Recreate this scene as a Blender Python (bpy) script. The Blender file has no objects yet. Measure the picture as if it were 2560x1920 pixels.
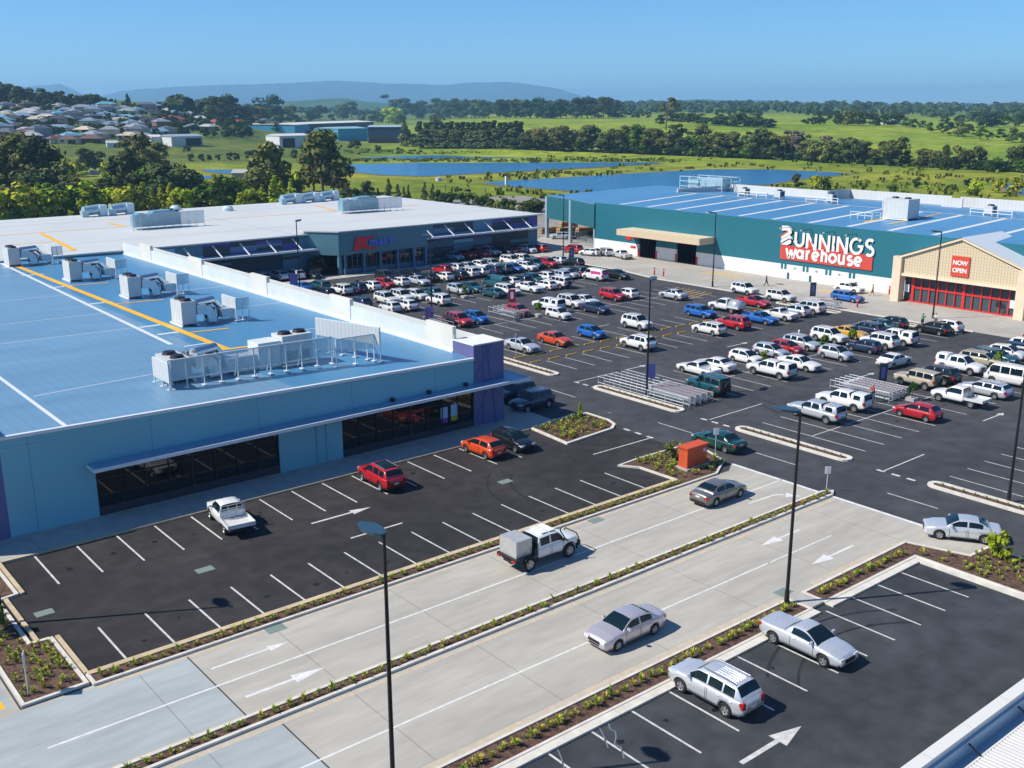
import bpy, math, random
from mathutils import Vector, Matrix
from math import sin, cos, pi, radians, sqrt, atan2, hypot

random.seed(7)
SC = bpy.context.scene
COL = SC.collection

# ------------------------------------------------------------------ camera
FPX, PITCH, ROLL, YAW = 2584.4, 0.262722, 0.001981, 0.883549   # focal length in px of a 2560 px wide frame
CAMH = 27.8
_h = Vector((cos(YAW), sin(YAW), 0)); _z = Vector((0, 0, 1))
FWD = _h*cos(PITCH) - _z*sin(PITCH)
RGT = FWD.cross(_z).normalized(); DWN = FWD.cross(RGT)
R_ = RGT*cos(ROLL) + DWN*sin(ROLL); D_ = -RGT*sin(ROLL) + DWN*cos(ROLL)
cam_data = bpy.data.cameras.new("camera"); cam = bpy.data.objects.new("camera", cam_data); COL.objects.link(cam)
m = Matrix((R_, -D_, -FWD)).transposed().to_4x4(); m.translation = Vector((0, 0, CAMH))
cam.matrix_world = m
cam_data.sensor_width = 36.0; cam_data.lens = 36.0*FPX/2560
cam_data.clip_start = 0.5; cam_data.clip_end = 60000
SC.camera = cam

# ------------------------------------------------------------------ light
SUN_ELEV = radians(44); SUN_AZ = Vector((-0.872, 0.489, 0))
w = bpy.data.worlds.new("World"); SC.world = w; w.use_nodes = True
nt = w.node_tree; bg = nt.nodes['Background']
sky = nt.nodes.new('ShaderNodeTexSky'); sky.sky_type = 'NISHITA'; sky.sun_disc = False
sky.sun_elevation = SUN_ELEV; sky.sun_rotation = atan2(SUN_AZ.x, SUN_AZ.y)
sky.altitude = 1500; sky.air_density = 1.0; sky.dust_density = 0.0; sky.ozone_density = 5.0
bg.inputs[1].default_value = 0.13
tint = nt.nodes.new('ShaderNodeMix'); tint.data_type = 'RGBA'; tint.blend_type = 'MULTIPLY'; tint.inputs[0].default_value = 1.0
tint.inputs[7].default_value = (0.435, 0.675, 0.875, 1)      # a clear, deep blue day
nt.links.new(sky.outputs[0], tint.inputs[6]); nt.links.new(tint.outputs[2], bg.inputs[0])
sl = bpy.data.lights.new("sun", 'SUN'); sl.energy = 5.0; sl.angle = radians(0.5); sl.color = (1.0, 0.93, 0.82)
so = bpy.data.objects.new("sun", sl); COL.objects.link(so)
sd = Vector((SUN_AZ.x*cos(SUN_ELEV), SUN_AZ.y*cos(SUN_ELEV), sin(SUN_ELEV)))
so.rotation_euler = sd.to_track_quat('Z', 'Y').to_euler()
SC.view_settings.view_transform = 'Standard'; SC.view_settings.look = 'None'
SC.view_settings.exposure = 0.30; SC.view_settings.gamma = 1.0
SC.render.engine = 'CYCLES'

# ------------------------------------------------------------------ helpers
def hgt(x, y):
    """terrain height"""
    r = hypot(x, y)
    if r < 430: return 0.0
    f = x*cos(YAW)+y*sin(YAW); s = x*sin(YAW)-y*cos(YAW)
    az = math.degrees(atan2(s, f))                      # + is to the right of the view axis
    def ss(a, b, v):
        t = max(0, min(1, (v-a)/(b-a))); return t*t*(3-2*t)
    left = ss(-7, -24, az) if az > -90 else 1
    h = left*(ss(480, 1250, r)*39 + ss(1200, 2200, r)*6)
    right = ss(-6, 1, az)
    h += right*(ss(560, 980, r)*12.5*(1-0.35*ss(14, 26, az)) + ss(1500, 3200, r)*8)
    h += ss(1400, 3500, r)*(7+5*sin(x*0.0021+1.3)*cos(y*0.0017))*(1-left)
    h -= ss(6000, 9000, r)*12
    return h

def ray(px, py):
    d = R_*((px-1280)/FPX) + D_*((py-960)/FPX) + FWD
    return d

def G(px, py, z=None):
    """the spot on the ground that the photograph shows at (px,py) of its 2560x1920 px"""
    d = ray(px, py)
    if z is not None:
        t = (z-CAMH)/d.z; return Vector((d.x*t, d.y*t, z))
    t = 20.0
    while t < 9000:
        p = Vector((d.x*t, d.y*t, CAMH+d.z*t))
        if p.z <= hgt(p.x, p.y): break
        t *= 1.004
    return Vector((p.x, p.y, hgt(p.x, p.y)))

def depth(p):
    return (Vector(p)-Vector((0, 0, CAMH))).dot(FWD)

_labels = {}
def tag(o, label=None, cat=None, group=None, kind=None):
    if label:
        o['label'] = label
        if kind is None: _labels.setdefault(label, []).append((o.name, group))
    if cat: o['category'] = cat
    if group: o['group'] = group
    if kind: o['kind'] = kind
    return o

def thing(name, loc=(0, 0, 0), rz=0, label=None, cat=None, group=None):
    o = bpy.data.objects.new(name, None); COL.objects.link(o)
    o.location = loc; o.rotation_euler = (0, 0, rz); o.empty_display_size = 0.2
    return tag(o, label, cat, group)

class MB:
    def __init__(s): s.v = []; s.f = []; s.mi = []; s.sm = []; s.cur = 0; s.smooth = False
    def add(s, vs, fs):
        b = len(s.v); s.v += [tuple(v) for v in vs]
        for f in fs: s.f.append(tuple(b+i for i in f)); s.mi.append(s.cur); s.sm.append(s.smooth)
        return s
    def box(s, x0, x1, y0, y1, z0, z1):
        if x0 > x1: x0, x1 = x1, x0
        if y0 > y1: y0, y1 = y1, y0
        vs = [(x, y, z) for z in (z0, z1) for y in (y0, y1) for x in (x0, x1)]
        return s.add(vs, [(0, 2, 3, 1), (4, 5, 7, 6), (0, 1, 5, 4), (2, 6, 7, 3), (0, 4, 6, 2), (1, 3, 7, 5)])
    def obox(s, c, u, v, n):
        c, u, v, n = map(Vector, (c, u, v, n))
        vs = [c+u*a+v*b+n*d for d in (-1, 1) for b in (-1, 1) for a in (-1, 1)]
        return s.add(vs, [(0, 2, 3, 1), (4, 5, 7, 6), (0, 1, 5, 4), (2, 6, 7, 3), (0, 4, 6, 2), (1, 3, 7, 5)])
    def bar(s, a, b, w, h=None):
        a, b = Vector(a), Vector(b); d = b-a; L = d.length
        if L < 1e-6: return s
        d /= L; up = Vector((0, 0, 1)) if abs(d.z) < .95 else Vector((1, 0, 0))
        u = d.cross(up).normalized(); v = u.cross(d)
        return s.obox((a+b)/2, d*L/2, u*w/2, v*(h or w)/2)
    def tube(s, a, b, r0, r1=None, n=10, cap=True):
        a, b = Vector(a), Vector(b); d = (b-a)
        if d.length < 1e-6: return s
        d.normalize(); r1 = r0 if r1 is None else r1
        up = Vector((0, 0, 1)) if abs(d.z) < .95 else Vector((1, 0, 0))
        u = d.cross(up).normalized(); v = d.cross(u)
        vs = []
        for p, r in ((a, r0), (b, r1)):
            for i in range(n):
                t = 2*pi*i/n; vs.append(p+u*cos(t)*r+v*sin(t)*r)
        fs = [(i, (i+1) % n, n+(i+1) % n, n+i) for i in range(n)]
        o = s.smooth; s.smooth = True; s.add(vs, fs); s.smooth = o
        if cap: s.add(vs, [tuple(range(n-1, -1, -1)), tuple(range(n, 2*n))])
        return s
    def path(s, pts, r, n=8):
        for a, b in zip(pts, pts[1:]): s.tube(a, b, r, None, n)
        return s
    def prism(s, poly, z0, z1, top=True, bot=False):
        n = len(poly); vs = [(p[0], p[1], z0) for p in poly]+[(p[0], p[1], z1) for p in poly]
        ar = sum(poly[i][0]*poly[(i+1) % n][1]-poly[(i+1) % n][0]*poly[i][1] for i in range(n))
        fs = [(i, (i+1) % n, n+(i+1) % n, n+i) for i in range(n)]
        if top: fs.append(tuple(range(n, 2*n)))
        if bot: fs.append(tuple(range(n-1, -1, -1)))
        if ar < 0: fs = [f[::-1] for f in fs]
        return s.add(vs, fs)
    def sheet(s, poly, z):
        n = len(poly); ar = sum(poly[i][0]*poly[(i+1) % n][1]-poly[(i+1) % n][0]*poly[i][1] for i in range(n))
        f = tuple(range(n)) if ar > 0 else tuple(range(n-1, -1, -1))
        return s.add([(p[0], p[1], z) for p in poly], [f])
    def lathe(s, prof, c, ax, n=16):
        """profile (radius, offset along axis)"""
        c, ax = Vector(c), Vector(ax).normalized()
        up = Vector((0, 0, 1)) if abs(ax.z) < .95 else Vector((1, 0, 0))
        u = ax.cross(up).normalized(); v = ax.cross(u); vs = []
        for r, o in prof:
            for i in range(n):
                t = 2*pi*i/n; vs.append(c+ax*o+u*cos(t)*r+v*sin(t)*r)
        fs = []
        for k in range(len(prof)-1):
            for i in range(n): fs.append((k*n+i, k*n+(i+1) % n, (k+1)*n+(i+1) % n, (k+1)*n+i))
        return s.add(vs, fs)
    def mesh(s, name, mats):
        used = sorted({i for f in s.f for i in f})
        if len(used) < len(s.v):
            mp = {i: n for n, i in enumerate(used)}; s.v = [s.v[i] for i in used]; s.f = [tuple(mp[i] for i in f) for f in s.f]
        me = bpy.data.meshes.new(name); me.from_pydata(s.v, [], s.f)
        if not isinstance(mats, (list, tuple)): mats = [mats]
        for mm in mats: me.materials.append(mm)
        me.polygons.foreach_set('material_index', s.mi)
        me.polygons.foreach_set('use_smooth', s.sm)
        me.update(); return me
    def build(s, name, mats, parent=None, loc=None, link=True):
        o = bpy.data.objects.new(name, s.mesh(name, mats))
        if link: COL.objects.link(o)
        if parent: o.parent = parent
        if loc: o.location = loc
        return o

def split_build(b, name, mtl, parent=None):
    """every separate piece of the builder becomes an object of its own"""
    par = list(range(len(b.v)))
    def find(i):
        while par[i] != i: par[i] = par[par[i]]; i = par[i]
        return i
    for f in b.f:
        for i in f[1:]: par[find(i)] = find(f[0])
    groups = {}
    for k, f in enumerate(b.f): groups.setdefault(find(f[0]), []).append(k)
    out = []
    for ks in groups.values():
        q = MB(); ids = sorted({i for k in ks for i in b.f[k]}); mp = {i: n for n, i in enumerate(ids)}
        q.v = [b.v[i] for i in ids]; q.f = [tuple(mp[i] for i in b.f[k]) for k in ks]; q.mi = [0]*len(ks); q.sm = [b.sm[k] for k in ks]
        out.append(q.build(name, mtl, parent))
    return out

# ------------------------------------------------------------------ materials
def lin(c):
    return tuple(((v/255)/12.92 if v/255 <= .04045 else ((v/255+.055)/1.055)**2.4) for v in c)
_mats = {}
def mat(name, col=(.5, .5, .5), rough=.6, metal=0, coat=0, objcol=False, noise=0, nscale=1.0, bump=0, bscale=8,
        emit=0, spec=.5, stretch=None, c2=None, detail=4, alpha=1, trans=0, ior=1.45, seams=None, spots=0):
    if name in _mats: return _mats[name]
    M = bpy.data.materials.new(name); M.use_nodes = True; t = M.node_tree; N = t.nodes; L = t.links
    b = N['Principled BSDF']; b.inputs['Roughness'].default_value = rough; b.inputs['Metallic'].default_value = metal
    b.inputs['Coat Weight'].default_value = coat; b.inputs['Coat Roughness'].default_value = .06
    b.inputs['Specular IOR Level'].default_value = spec; b.inputs['Alpha'].default_value = alpha
    b.inputs['Transmission Weight'].default_value = trans; b.inputs['IOR'].default_value = ior
    src = None
    if objcol:
        oi = N.new('ShaderNodeObjectInfo'); src = oi.outputs['Color']
    co = N.new('ShaderNodeTexCoord'); vec = co.outputs['Object']
    if stretch:
        mp = N.new('ShaderNodeMapping'); mp.inputs['Scale'].default_value = stretch
        L.new(vec, mp.inputs[0]); vec = mp.outputs[0]
    if noise or c2:
        n = N.new('ShaderNodeTexNoise'); n.inputs['Scale'].default_value = nscale; n.inputs['Detail'].default_value = detail
        L.new(vec, n.inputs['Vector'])
        cr = N.new('ShaderNodeValToRGB'); L.new(n.outputs[0], cr.inputs[0])
        cr.color_ramp.elements[0].position = .3; cr.color_ramp.elements[1].position = .7
        if c2 and not objcol:
            cr.color_ramp.elements[0].color = (*col, 1); cr.color_ramp.elements[1].color = (*c2, 1); src = cr.outputs[0]
        else:
            cr.color_ramp.elements[0].color = (1-noise,)*3+(1,); cr.color_ramp.elements[1].color = (1+noise,)*3+(1,)
            mx = N.new('ShaderNodeMix'); mx.data_type = 'RGBA'; mx.blend_type = 'MULTIPLY'; mx.inputs[0].default_value = 1
            if src: L.new(src, mx.inputs[6])
            else: mx.inputs[6].default_value = (*col, 1)
            L.new(cr.outputs[0], mx.inputs[7]); src = mx.outputs[2]
    if spots:
        n = N.new('ShaderNodeTexNoise'); n.inputs['Scale'].default_value = nscale*7; n.inputs['Detail'].default_value = 6
        L.new(vec, n.inputs['Vector']); cr = N.new('ShaderNodeValToRGB'); L.new(n.outputs[0], cr.inputs[0])
        cr.color_ramp.elements[0].position = .35; cr.color_ramp.elements[1].position = .65
        cr.color_ramp.elements[0].color = (1-spots,)*3+(1,); cr.color_ramp.elements[1].color = (1+spots,)*3+(1,)
        mx = N.new('ShaderNodeMix'); mx.data_type = 'RGBA'; mx.blend_type = 'MULTIPLY'; mx.inputs[0].default_value = 1
        L.new(src, mx.inputs[6]); L.new(cr.outputs[0], mx.inputs[7]); src = mx.outputs[2]
    if seams:      # (axis, period, width, darkness): thin lines every period metres
        sp = N.new('ShaderNodeSeparateXYZ'); L.new(co.outputs['Object'], sp.inputs[0])
        for ax, per, wd, dk in seams:
            md = N.new('ShaderNodeMath'); md.operation = 'FLOORED_MODULO'; L.new(sp.outputs[ax], md.inputs[0]); md.inputs[1].default_value = per
            lt = N.new('ShaderNodeMath'); lt.operation = 'LESS_THAN'; L.new(md.outputs[0], lt.inputs[0]); lt.inputs[1].default_value = wd
            mu = N.new('ShaderNodeMath'); mu.operation = 'MULTIPLY'; L.new(lt.outputs[0], mu.inputs[0]); mu.inputs[1].default_value = dk
            mx = N.new('ShaderNodeMix'); mx.data_type = 'RGBA'; mx.inputs[7].default_value = (*(v*.35 for v in col), 1)
            if src: L.new(src, mx.inputs[6])
            else: mx.inputs[6].default_value = (*col, 1)
            L.new(mu.outputs[0], mx.inputs[0]); src = mx.outputs[2]
    if src: L.new(src, b.inputs['Base Color'])
    else: b.inputs['Base Color'].default_value = (*col, 1)
    if bump:
        n = N.new('ShaderNodeTexNoise'); n.inputs['Scale'].default_value = bscale; n.inputs['Detail'].default_value = 3
        L.new(vec, n.inputs['Vector']); bp = N.new('ShaderNodeBump'); bp.inputs['Strength'].default_value = bump
        bp.inputs['Distance'].default_value = .05; L.new(n.outputs[0], bp.inputs['Height']); L.new(bp.outputs[0], b.inputs['Normal'])
    if emit:
        b.inputs['Emission Color'].default_value = (*col, 1); b.inputs['Emission Strength'].default_value = emit
    _mats[name] = M; return M

asphalt = mat('asphalt_car_park', (.036, .038, .043), .85, c2=(.062, .064, .070), nscale=.09, detail=8, spots=.2, bump=.3, bscale=30, seams=[(1, 6.1, .06, .18)])
asphalt_new = mat('asphalt_dark', (.017, .0155, .017), .9, c2=(.034, .031, .032), nscale=.12, detail=8, spots=.26, bump=.3, bscale=30, seams=[(1, 4.3, .05, .25)])
asphalt_s = mat('asphalt_south', (.030, .034, .040), .85, c2=(.050, .056, .062), nscale=.10, detail=8, spots=.24, bump=.3, bscale=30, seams=[(1, 4.7, .05, .25)])
concrete = mat('concrete_road', (.355, .338, .295), .85, c2=(.46, .44, .385), nscale=.16, stretch=(.35, 1.5, 1), detail=8, spots=.07,
               seams=[(0, 7.5, .05, .55), (1, 4.1, .03, .25)])
concrete_f = mat('concrete_forecourt', (.35, .335, .30), .85, c2=(.44, .42, .375), nscale=.15, detail=8, spots=.06,
                 seams=[(0, 5.0, .05, .35), (1, 5.0, .05, .35)])
footpath_m = mat('footpath_concrete', (.40, .39, .36), .85, noise=.12, nscale=1.2, seams=[(0, 5.2, .05, .5)])
kerb_m = mat('kerb_concrete', (.62, .59, .52), .8, noise=.12, nscale=1.5, seams=[(0, 2.4, .03, .4)])
kerb_tan = mat('kerb_tan', (.52, .42, .27), .8, noise=.15, nscale=1.5)
mulch = mat('mulch', (.035, .018, .012), .95, c2=(.17, .10, .07), nscale=5, detail=8, bump=1, bscale=14)
paint_w = mat('line_paint', (.66, .65, .62), .8, c2=(.40, .40, .39), nscale=2.6, detail=8)
paint_w2 = mat('line_paint_on_concrete', (.66, .66, .65), .8, noise=.15, nscale=3)
yellow = mat('yellow_paint', (.80, .44, .025), .6, noise=.12, nscale=2)
white_wall = mat('white_panel', (.74, .74, .72), .6, noise=.05, nscale=.6)
black_m = mat('black_metal', (.012, .012, .014), .45)
steel = mat('galvanised_steel', (.60, .65, .69), .35, metal=.25, noise=.15, nscale=4)
duct = mat('duct_metal', (.60, .64, .68), .22, metal=.9, noise=.1, nscale=3)
HAZE = True
# ================================================================== SETTING
def struct(o): o['kind'] = 'structure'; return o

# ground: one sheet to the horizon
def terrain():
    rs = [0, 120, 260, 380]; r = 430.0
    while r < 16000: rs.append(r); r *= 1.055
    na = 300; vs = [(0, 0, -.06)]; cols = []
    def cover(x, y):
        r = hypot(x, y); f = x*cos(YAW)+y*sin(YAW); s = x*sin(YAW)-y*cos(YAW); az = math.degrees(atan2(s, f))
        rough = (.20, .25, .028); pad = (.20, .29, .028); town = (.10, .15, .03); far = (.085, .15, .035)
        def mixc(a, b, t): t = max(0, min(1, t)); return tuple(p+(q-p)*t for p, q in zip(a, b))
        c = mixc(rough, pad, (r-500)/60)
        if az < -5: c = mixc(c, town, (-5-az)/5 if r > 560 else 0)
        c = mixc(c, far, (r-1500)/900)
        return c
    for i, r in enumerate(rs[1:]):
        for k in range(na):
            a = 2*pi*k/na; x, y = r*cos(a), r*sin(a)
            z = hgt(x, y)-.06
            vs.append((x, y, z))
    fs = [(0, 1+k, 1+(k+1) % na) for k in range(na)]
    for i in range(len(rs)-2):
        for k in range(na):
            a = 1+i*na+k; b = 1+i*na+(k+1) % na; fs.append((a, a+na, b+na, b))
    me = bpy.data.meshes.new('ground'); me.from_pydata(vs, [], fs)
    at = me.color_attributes.new('cover', 'FLOAT_COLOR', 'POINT')
    for i, v in enumerate(vs): at.data[i].color = (*cover(v[0], v[1]), 1)
    for p in me.polygons: p.use_smooth = True
    M = bpy.data.materials.new('grassland'); M.use_nodes = True; N = M.node_tree.nodes; L = M.node_tree.links
    b = N['Principled BSDF']; b.inputs['Roughness'].default_value = .95; b.inputs['Specular IOR Level'].default_value = .1
    va = N.new('ShaderNodeVertexColor'); va.layer_name = 'cover'; src = va.outputs[0]
    co = N.new('ShaderNodeTexCoord')
    for sc_, lo, hi in ((.012, (.72, .80, .75), (1.3, 1.12, 1.15)), (.09, (.72, .76, .75), (1.28, 1.2, 1.2)), (.7, (.75, .78, .8), (1.25, 1.2, 1.2))):
        n = N.new('ShaderNodeTexNoise'); n.inputs['Scale'].default_value = sc_; n.inputs['Detail'].default_value = 6; L.new(co.outputs['Object'], n.inputs['Vector'])
        cr = N.new('ShaderNodeValToRGB'); cr.color_ramp.elements[0].position = .36; cr.color_ramp.elements[1].position = .64
        cr.color_ramp.elements[0].color = (*lo, 1); cr.color_ramp.elements[1].color = (*hi, 1); L.new(n.outputs[0], cr.inputs[0])
        mx = N.new('ShaderNodeMix'); mx.data_type = 'RGBA'; mx.blend_type = 'MULTIPLY'; mx.inputs[0].default_value = 1
        L.new(src, mx.inputs[6]); L.new(cr.outputs[0], mx.inputs[7]); src = mx.outputs[2]
    L.new(src, b.inputs['Base Color'])
    me.materials.append(M)
    o = bpy.data.objects.new('ground', me); COL.objects.link(o); struct(o)
terrain()

def sheet(name, polys, z, mtl):
    b = MB()
    for p in polys: b.sheet(p, z)
    return struct(b.build(name, mtl))
def rect(x0, x1, y0, y1): return [(x0, y0), (x1, y0), (x1, y1), (x0, y1)]

sheet('service_yard', [rect(-60, 215, 149, 260)], -.012, mat('yard_gravel', (.20, .19, .17), .9, c2=(.30, .28, .25), nscale=.2, spots=.1))
sheet('car_park', [[(-60, 16.2), (126.7, 16.2), (126.7, 117), (128.9, 127), (128.9, 158.2), (-60, 158.2)]], 0.0, asphalt)
sheet('car_park_north', [rect(11.5, 63.2, 49.4, 67.0)], .004, asphalt_new)
sheet('car_park_south', [[(-30, 16.3), (58.3, 16.3), (58.3, 31.3), (-30, 31.3)]], .004, asphalt_s)
sheet('road', [[(-60, 32.2), (59.8, 32.2), (60.9, 28.4), (63.6, 28.4), (63.6, 49.6), (62, 48.6), (-60, 48.6)], rect(-60, 9.5, 48.6, 90)], .008, concrete)
sheet('forecourt', [[(126.7, -30), (144, -30), (144, 149), (150, 149), (150, 172), (128.9, 158.2), (128.9, 127), (126.7, 117)]], .008, concrete_f)

sheet('road', [rect(-60, 17.6, 41.3, 48.4), rect(-60, 9.3, 49, 90), rect(-60, 18.6, 32.3, 39.8)], .0095, mat('concrete_grey', (.30, .335, .34), .85, c2=(.40, .44, .44), nscale=.16, stretch=(.35, 1.5, 1), detail=8, spots=.07, seams=[(0, 7.5, .05, .55), (1, 4.1, .03, .25)]))
sheet('silt_stain', [rect(13, 60, 48.15, 48.5), rect(-20, 63, 39.6, 39.9), rect(-20, 47, 32.2, 32.75), rect(50, 60, 32.3, 32.8), rect(-20, 63, 41.15, 41.4)], .0108, mat('silt', (.52, .44, .32), .9, c2=(.46, .42, .35), nscale=.4, spots=.08))
# footpath along the shops, a real step up from the car park
b = MB(); b.box(11.5, 60.2, 66.9, 70.9, 0, .13); b.box(56.9, 59.9, 70.9, 92, 0, .13)
struct(b.build('footpath', footpath_m))
b = MB(); b.box(74.2, 112, 150.2, 153.1, 0, .13); b.box(56, 86.5, 154.6+3.1, 158.0, 0, .12)
struct(b.build('footpath', footpath_m))

# ---- planted beds with kerbs (island: outline polygon CCW, kerb width)
def inset(poly, d):
    n = len(poly); out = []
    ar = sum(poly[i][0]*poly[(i+1) % n][1]-poly[(i+1) % n][0]*poly[i][1] for i in range(n))
    sg = 1 if ar > 0 else -1
    for i in range(n):
        p0, p1, p2 = Vector((*poly[i-1], 0)), Vector((*poly[i], 0)), Vector((*poly[(i+1) % n], 0))
        a = (p1-p0).normalized(); c = (p2-p1).normalized()
        na_, nc = Vector((-a.y, a.x, 0))*sg, Vector((-c.y, c.x, 0))*sg
        bis = (na_+nc); bis = bis/max(.3, bis.length_squared/2) if bis.length > 1e-6 else na_
        q = p1+bis*d; out.append((q.x, q.y))
    return out
def bed(name, poly, kw=.18, h=.15, km=None, mul=mulch):
    """kerb ring + soil: the kerb is a structure, the soil too"""
    inn = inset(poly, kw); n = len(poly); b = MB()
    vs = [(*p, 0) for p in poly]+[(*p, h) for p in poly]+[(*p, h) for p in inn]+[(*p, h-.06) for p in inn]
    ar = sum(poly[i][0]*poly[(i+1) % n][1]-poly[(i+1) % n][0]*poly[i][1] for i in range(n)); fs = []
    for i in range(n):
        j = (i+1) % n
        for k in range(3): fs.append((k*n+i, k*n+j, (k+1)*n+j, (k+1)*n+i))
    if ar < 0: fs = [f[::-1] for f in fs]
    b.add(vs, fs); struct(b.build('kerb', km or kerb_m))
    b = MB(); b.sheet(inn, h-.06); struct(b.build('garden_bed', mul))
    return inn
def stadium(x0, x1, y0, y1, n=6):
    r = (x1-x0)/2; cx = (x0+x1)/2; pts = []
    for i in range(n+1): t = pi+pi*i/n; pts.append((cx+r*cos(t), y0+r+r*sin(t)*1))
    for i in range(n+1): t = pi*i/n; pts.append((cx+r*cos(t), y1-r+r*sin(t)))
    return pts
beds = {}
beds['median strip of the concrete road'] = bed('median', [(-40, 39.9), (63.6, 40.2), (64.4, 40.7), (63.6, 41.2), (-40, 41.0)], .2)
beds['strip beside the shop car park'] = bed('strip', [(12.9, 48.5), (60.6, 48.6), (63.4, 50.2), (64.3, 52.6), (64.2, 54.0), (63.2, 55.0), (58.5, 55.1), (55.9, 54.9), (56.9, 53.4), (57.0, 49.8), (12.9, 49.7)], .17)
beds['kerbed corner island beside the purple wall'] = bed('corner', [(56.5, 61.5), (62.6, 62.1), (63.7, 62.9), (64.2, 64.2), (64.2, 67.2), (62.0, 67.6), (57.0, 67.0)], .26)
beds['strip along the front parking bays'] = bed('south', [(-30, 30.5), (47.2, 30.5), (47.2, 32.2), (-30, 32.2)], .16)
beds['long bed on the right of the front parking bays'] = bed('right', [(48.4, 30.5), (58.2, 30.5), (58.2, 16.5), (63.3, 16.5), (63.3, 28.4), (61.1, 28.5), (59.9, 32.3), (48.4, 32.2)], .2)
beds['corner garden at the left edge'] = bed('left', [(9.6, 48.7), (12.8, 48.8), (12.8, 54.8), (11.7, 54.9), (11.7, 61.2), (12.8, 61.4), (12.8, 66.2), (9.6, 66.2)], .2)
b = MB(); b.box(47.25, 48.35, 30.6, 32.1, 0, .16); struct(b.build('kerb', footpath_m))
for k, (y0, y1) in {'kerbed island beside the yellow wheel stops': (79.5, 91.0), 'island beside the big trolley bay': (61.8, 73.6),
                    'island beside the silver ute': (43.8, 55.4), 'island at the right edge': (24.0, 37.1)}.items():
    beds[k] = bed('island', stadium(70.7, 72.2, y0, y1), .38)
bed('kerb_end', stadium(123.6, 125.0, 79.8, 90.5), .3); bed('kerb_end', stadium(123.8, 125.2, 62.5, 73), .3)
bed('kerb_end', [(83.4, 152.6), (88.2, 151.4), (88.2, 153.0), (84.2, 154.6)], .25)
# white concrete kerb strip in front of the bays (inner kerb) and kerb along the forecourt
b = MB(); b.box(-30, 47.2, 30.0, 30.5, 0, .12); b.box(57.7, 58.2, 16.5, 30.5, 0, .12); b.box(48.4, 57.7, 30.0, 30.5, 0, .12)
struct(b.build('kerb', kerb_m)); b = MB(); b.box(13.0, 57.0, 49.52, 49.9, 0, .165); struct(b.build('kerb', kerb_tan))
b = MB()
for x0, y0, x1, y1 in ((12.9, 49.9, 12.9, 54.8), (12.5, 54.8, 11.8, 54.8), (11.9, 54.9, 11.9, 61.2), (12.9, 61.4, 12.9, 66.9)):
    b.bar((x0+.12, y0, .07), (x1+.12, y1, .07), .22, .14)
b.box(12.9, 56.8, 66.72, 66.9, 0, .14); struct(b.build('kerb', kerb_tan))
b = MB()
for (x0, y0), (x1, y1) in (((126.6, 62), (126.6, 117)), ((126.6, 117), (128.8, 127)), ((128.8, 127), (128.8, 150))):
    b.bar((x0, y0, .06), (x1, y1, .06), .3, .12)
struct(b.build('kerb', kerb_m))

# ---- painted markings
def lineq(b, p, q, w, z=.012):
    p, q = Vector((*p, z)), Vector((*q, z)); d = (q-p).normalized(); s = Vector((-d.y, d.x, 0))*w/2
    b.add([p-s, q-s, q+s, p+s], [(0, 1, 2, 3)])
b = MB(); Z1 = .0085
for k in range(18):
    x = 15.1+2.6*k
    if x < 54.1: lineq(b, (x, 66.6), (x, 61.5), .12, Z1)
    if x < 56.0 and x > 13: lineq(b, (x, 54.5), (x, 50.0), .12, Z1)
for k in range(28):
    x = 29.3+2.63*(k-16)
    if x < 56.5: lineq(b, (x, 30.0), (x, 25.7), .12, Z1)
def arrow(b, x, y, dx, L, z, w=.14, head=.9, hw=.36):
    lineq(b, (x-dx*L/2, y), (x+dx*(L/2-head), y), w, z)
    b.add([(x+dx*(L/2-head), y-hw, z), (x+dx*L/2, y, z), (x+dx*(L/2-head), y+hw, z)], [(0, 1, 2) if dx > 0 else (2, 1, 0)])
arrow(b, 33.8, 60.1, 1, 4.8, Z1, .2, 1.6, .4); lineq(b, (32.2, 56.2), (36.3, 56.2), .16, Z1)
arrow(b, 34.9, 24.1, 1, 4.4, Z1, .25, 1.8, .5)
lineq(b, (56.5, 58.3), (63.2, 58.3), .12, Z1)
for y in (58.5, 59.9, 61.3): lineq(b, (63.5, y-.35), (63.5, y+.35), .3, .004)
Z2 = .004
def row(y0, y1, x0, n, dx=2.72, mid=None, skip=()):
    for k in range(n):
        if k in skip: continue
        x = x0+dx*k; lineq(b, (x, y0), (x, y1), .11, Z2)
    if mid: lineq(b, (x0, mid), (x0+dx*(n-1), mid), .1, Z2+.001)
row(44.4, 55.0, 74.5, 19, 2.78, 49.7); row(31.2, 36.9, 74.2, 16, 2.75); row(62.2, 73.0, 77.2, 17, 2.72, 67.5)
row(80.2, 85.2, 75.0, 18); row(88.6, 92.9, 75.0, 18); row(99.6, 109.9, 80.3, 16, 2.75, 104.8)
row(118.6, 129.4, 77, 16, 2.72, 124); row(135.4, 146.6, 77, 18, 2.72, 141); row(152.5, 158, 113, 8); row(153.2, 157.5, 74, 4)
for y0 in (76.1, 59.0, 41.0, 97):
    for k in range(3): lineq(b, (71.2, y0-k*1.3-.35), (71.2, y0-k*1.3+.35), .3, Z2)
lineq(b, (71.2, 76.3), (77.5, 76.5), .12, Z2); lineq(b, (71.5, 58.6), (79.5, 58.8), .12, Z2); lineq(b, (71.2, 40.8), (77.5, 40.9), .12, Z2)
for y in (84, 72, 57, 46, 34): lineq(b, (67.2, y), (67.2, y+4.0), .11, Z2)
arrow(b, 80.5, 76.6, 1, 3.5, Z2); arrow(b, 92.3, 42.4, 1, 4, Z2); arrow(b, 96.5, 58.5, 1, 4, Z2); arrow(b, 92.5, 95, -1, 4, Z2); arrow(b, 98, 76.6, 1, 4, Z2)
arrow(b, 84.5, 95.6, 1, 3.4, Z2); arrow(b, 66, 66, -1, .1, Z2, head=.05)
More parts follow.
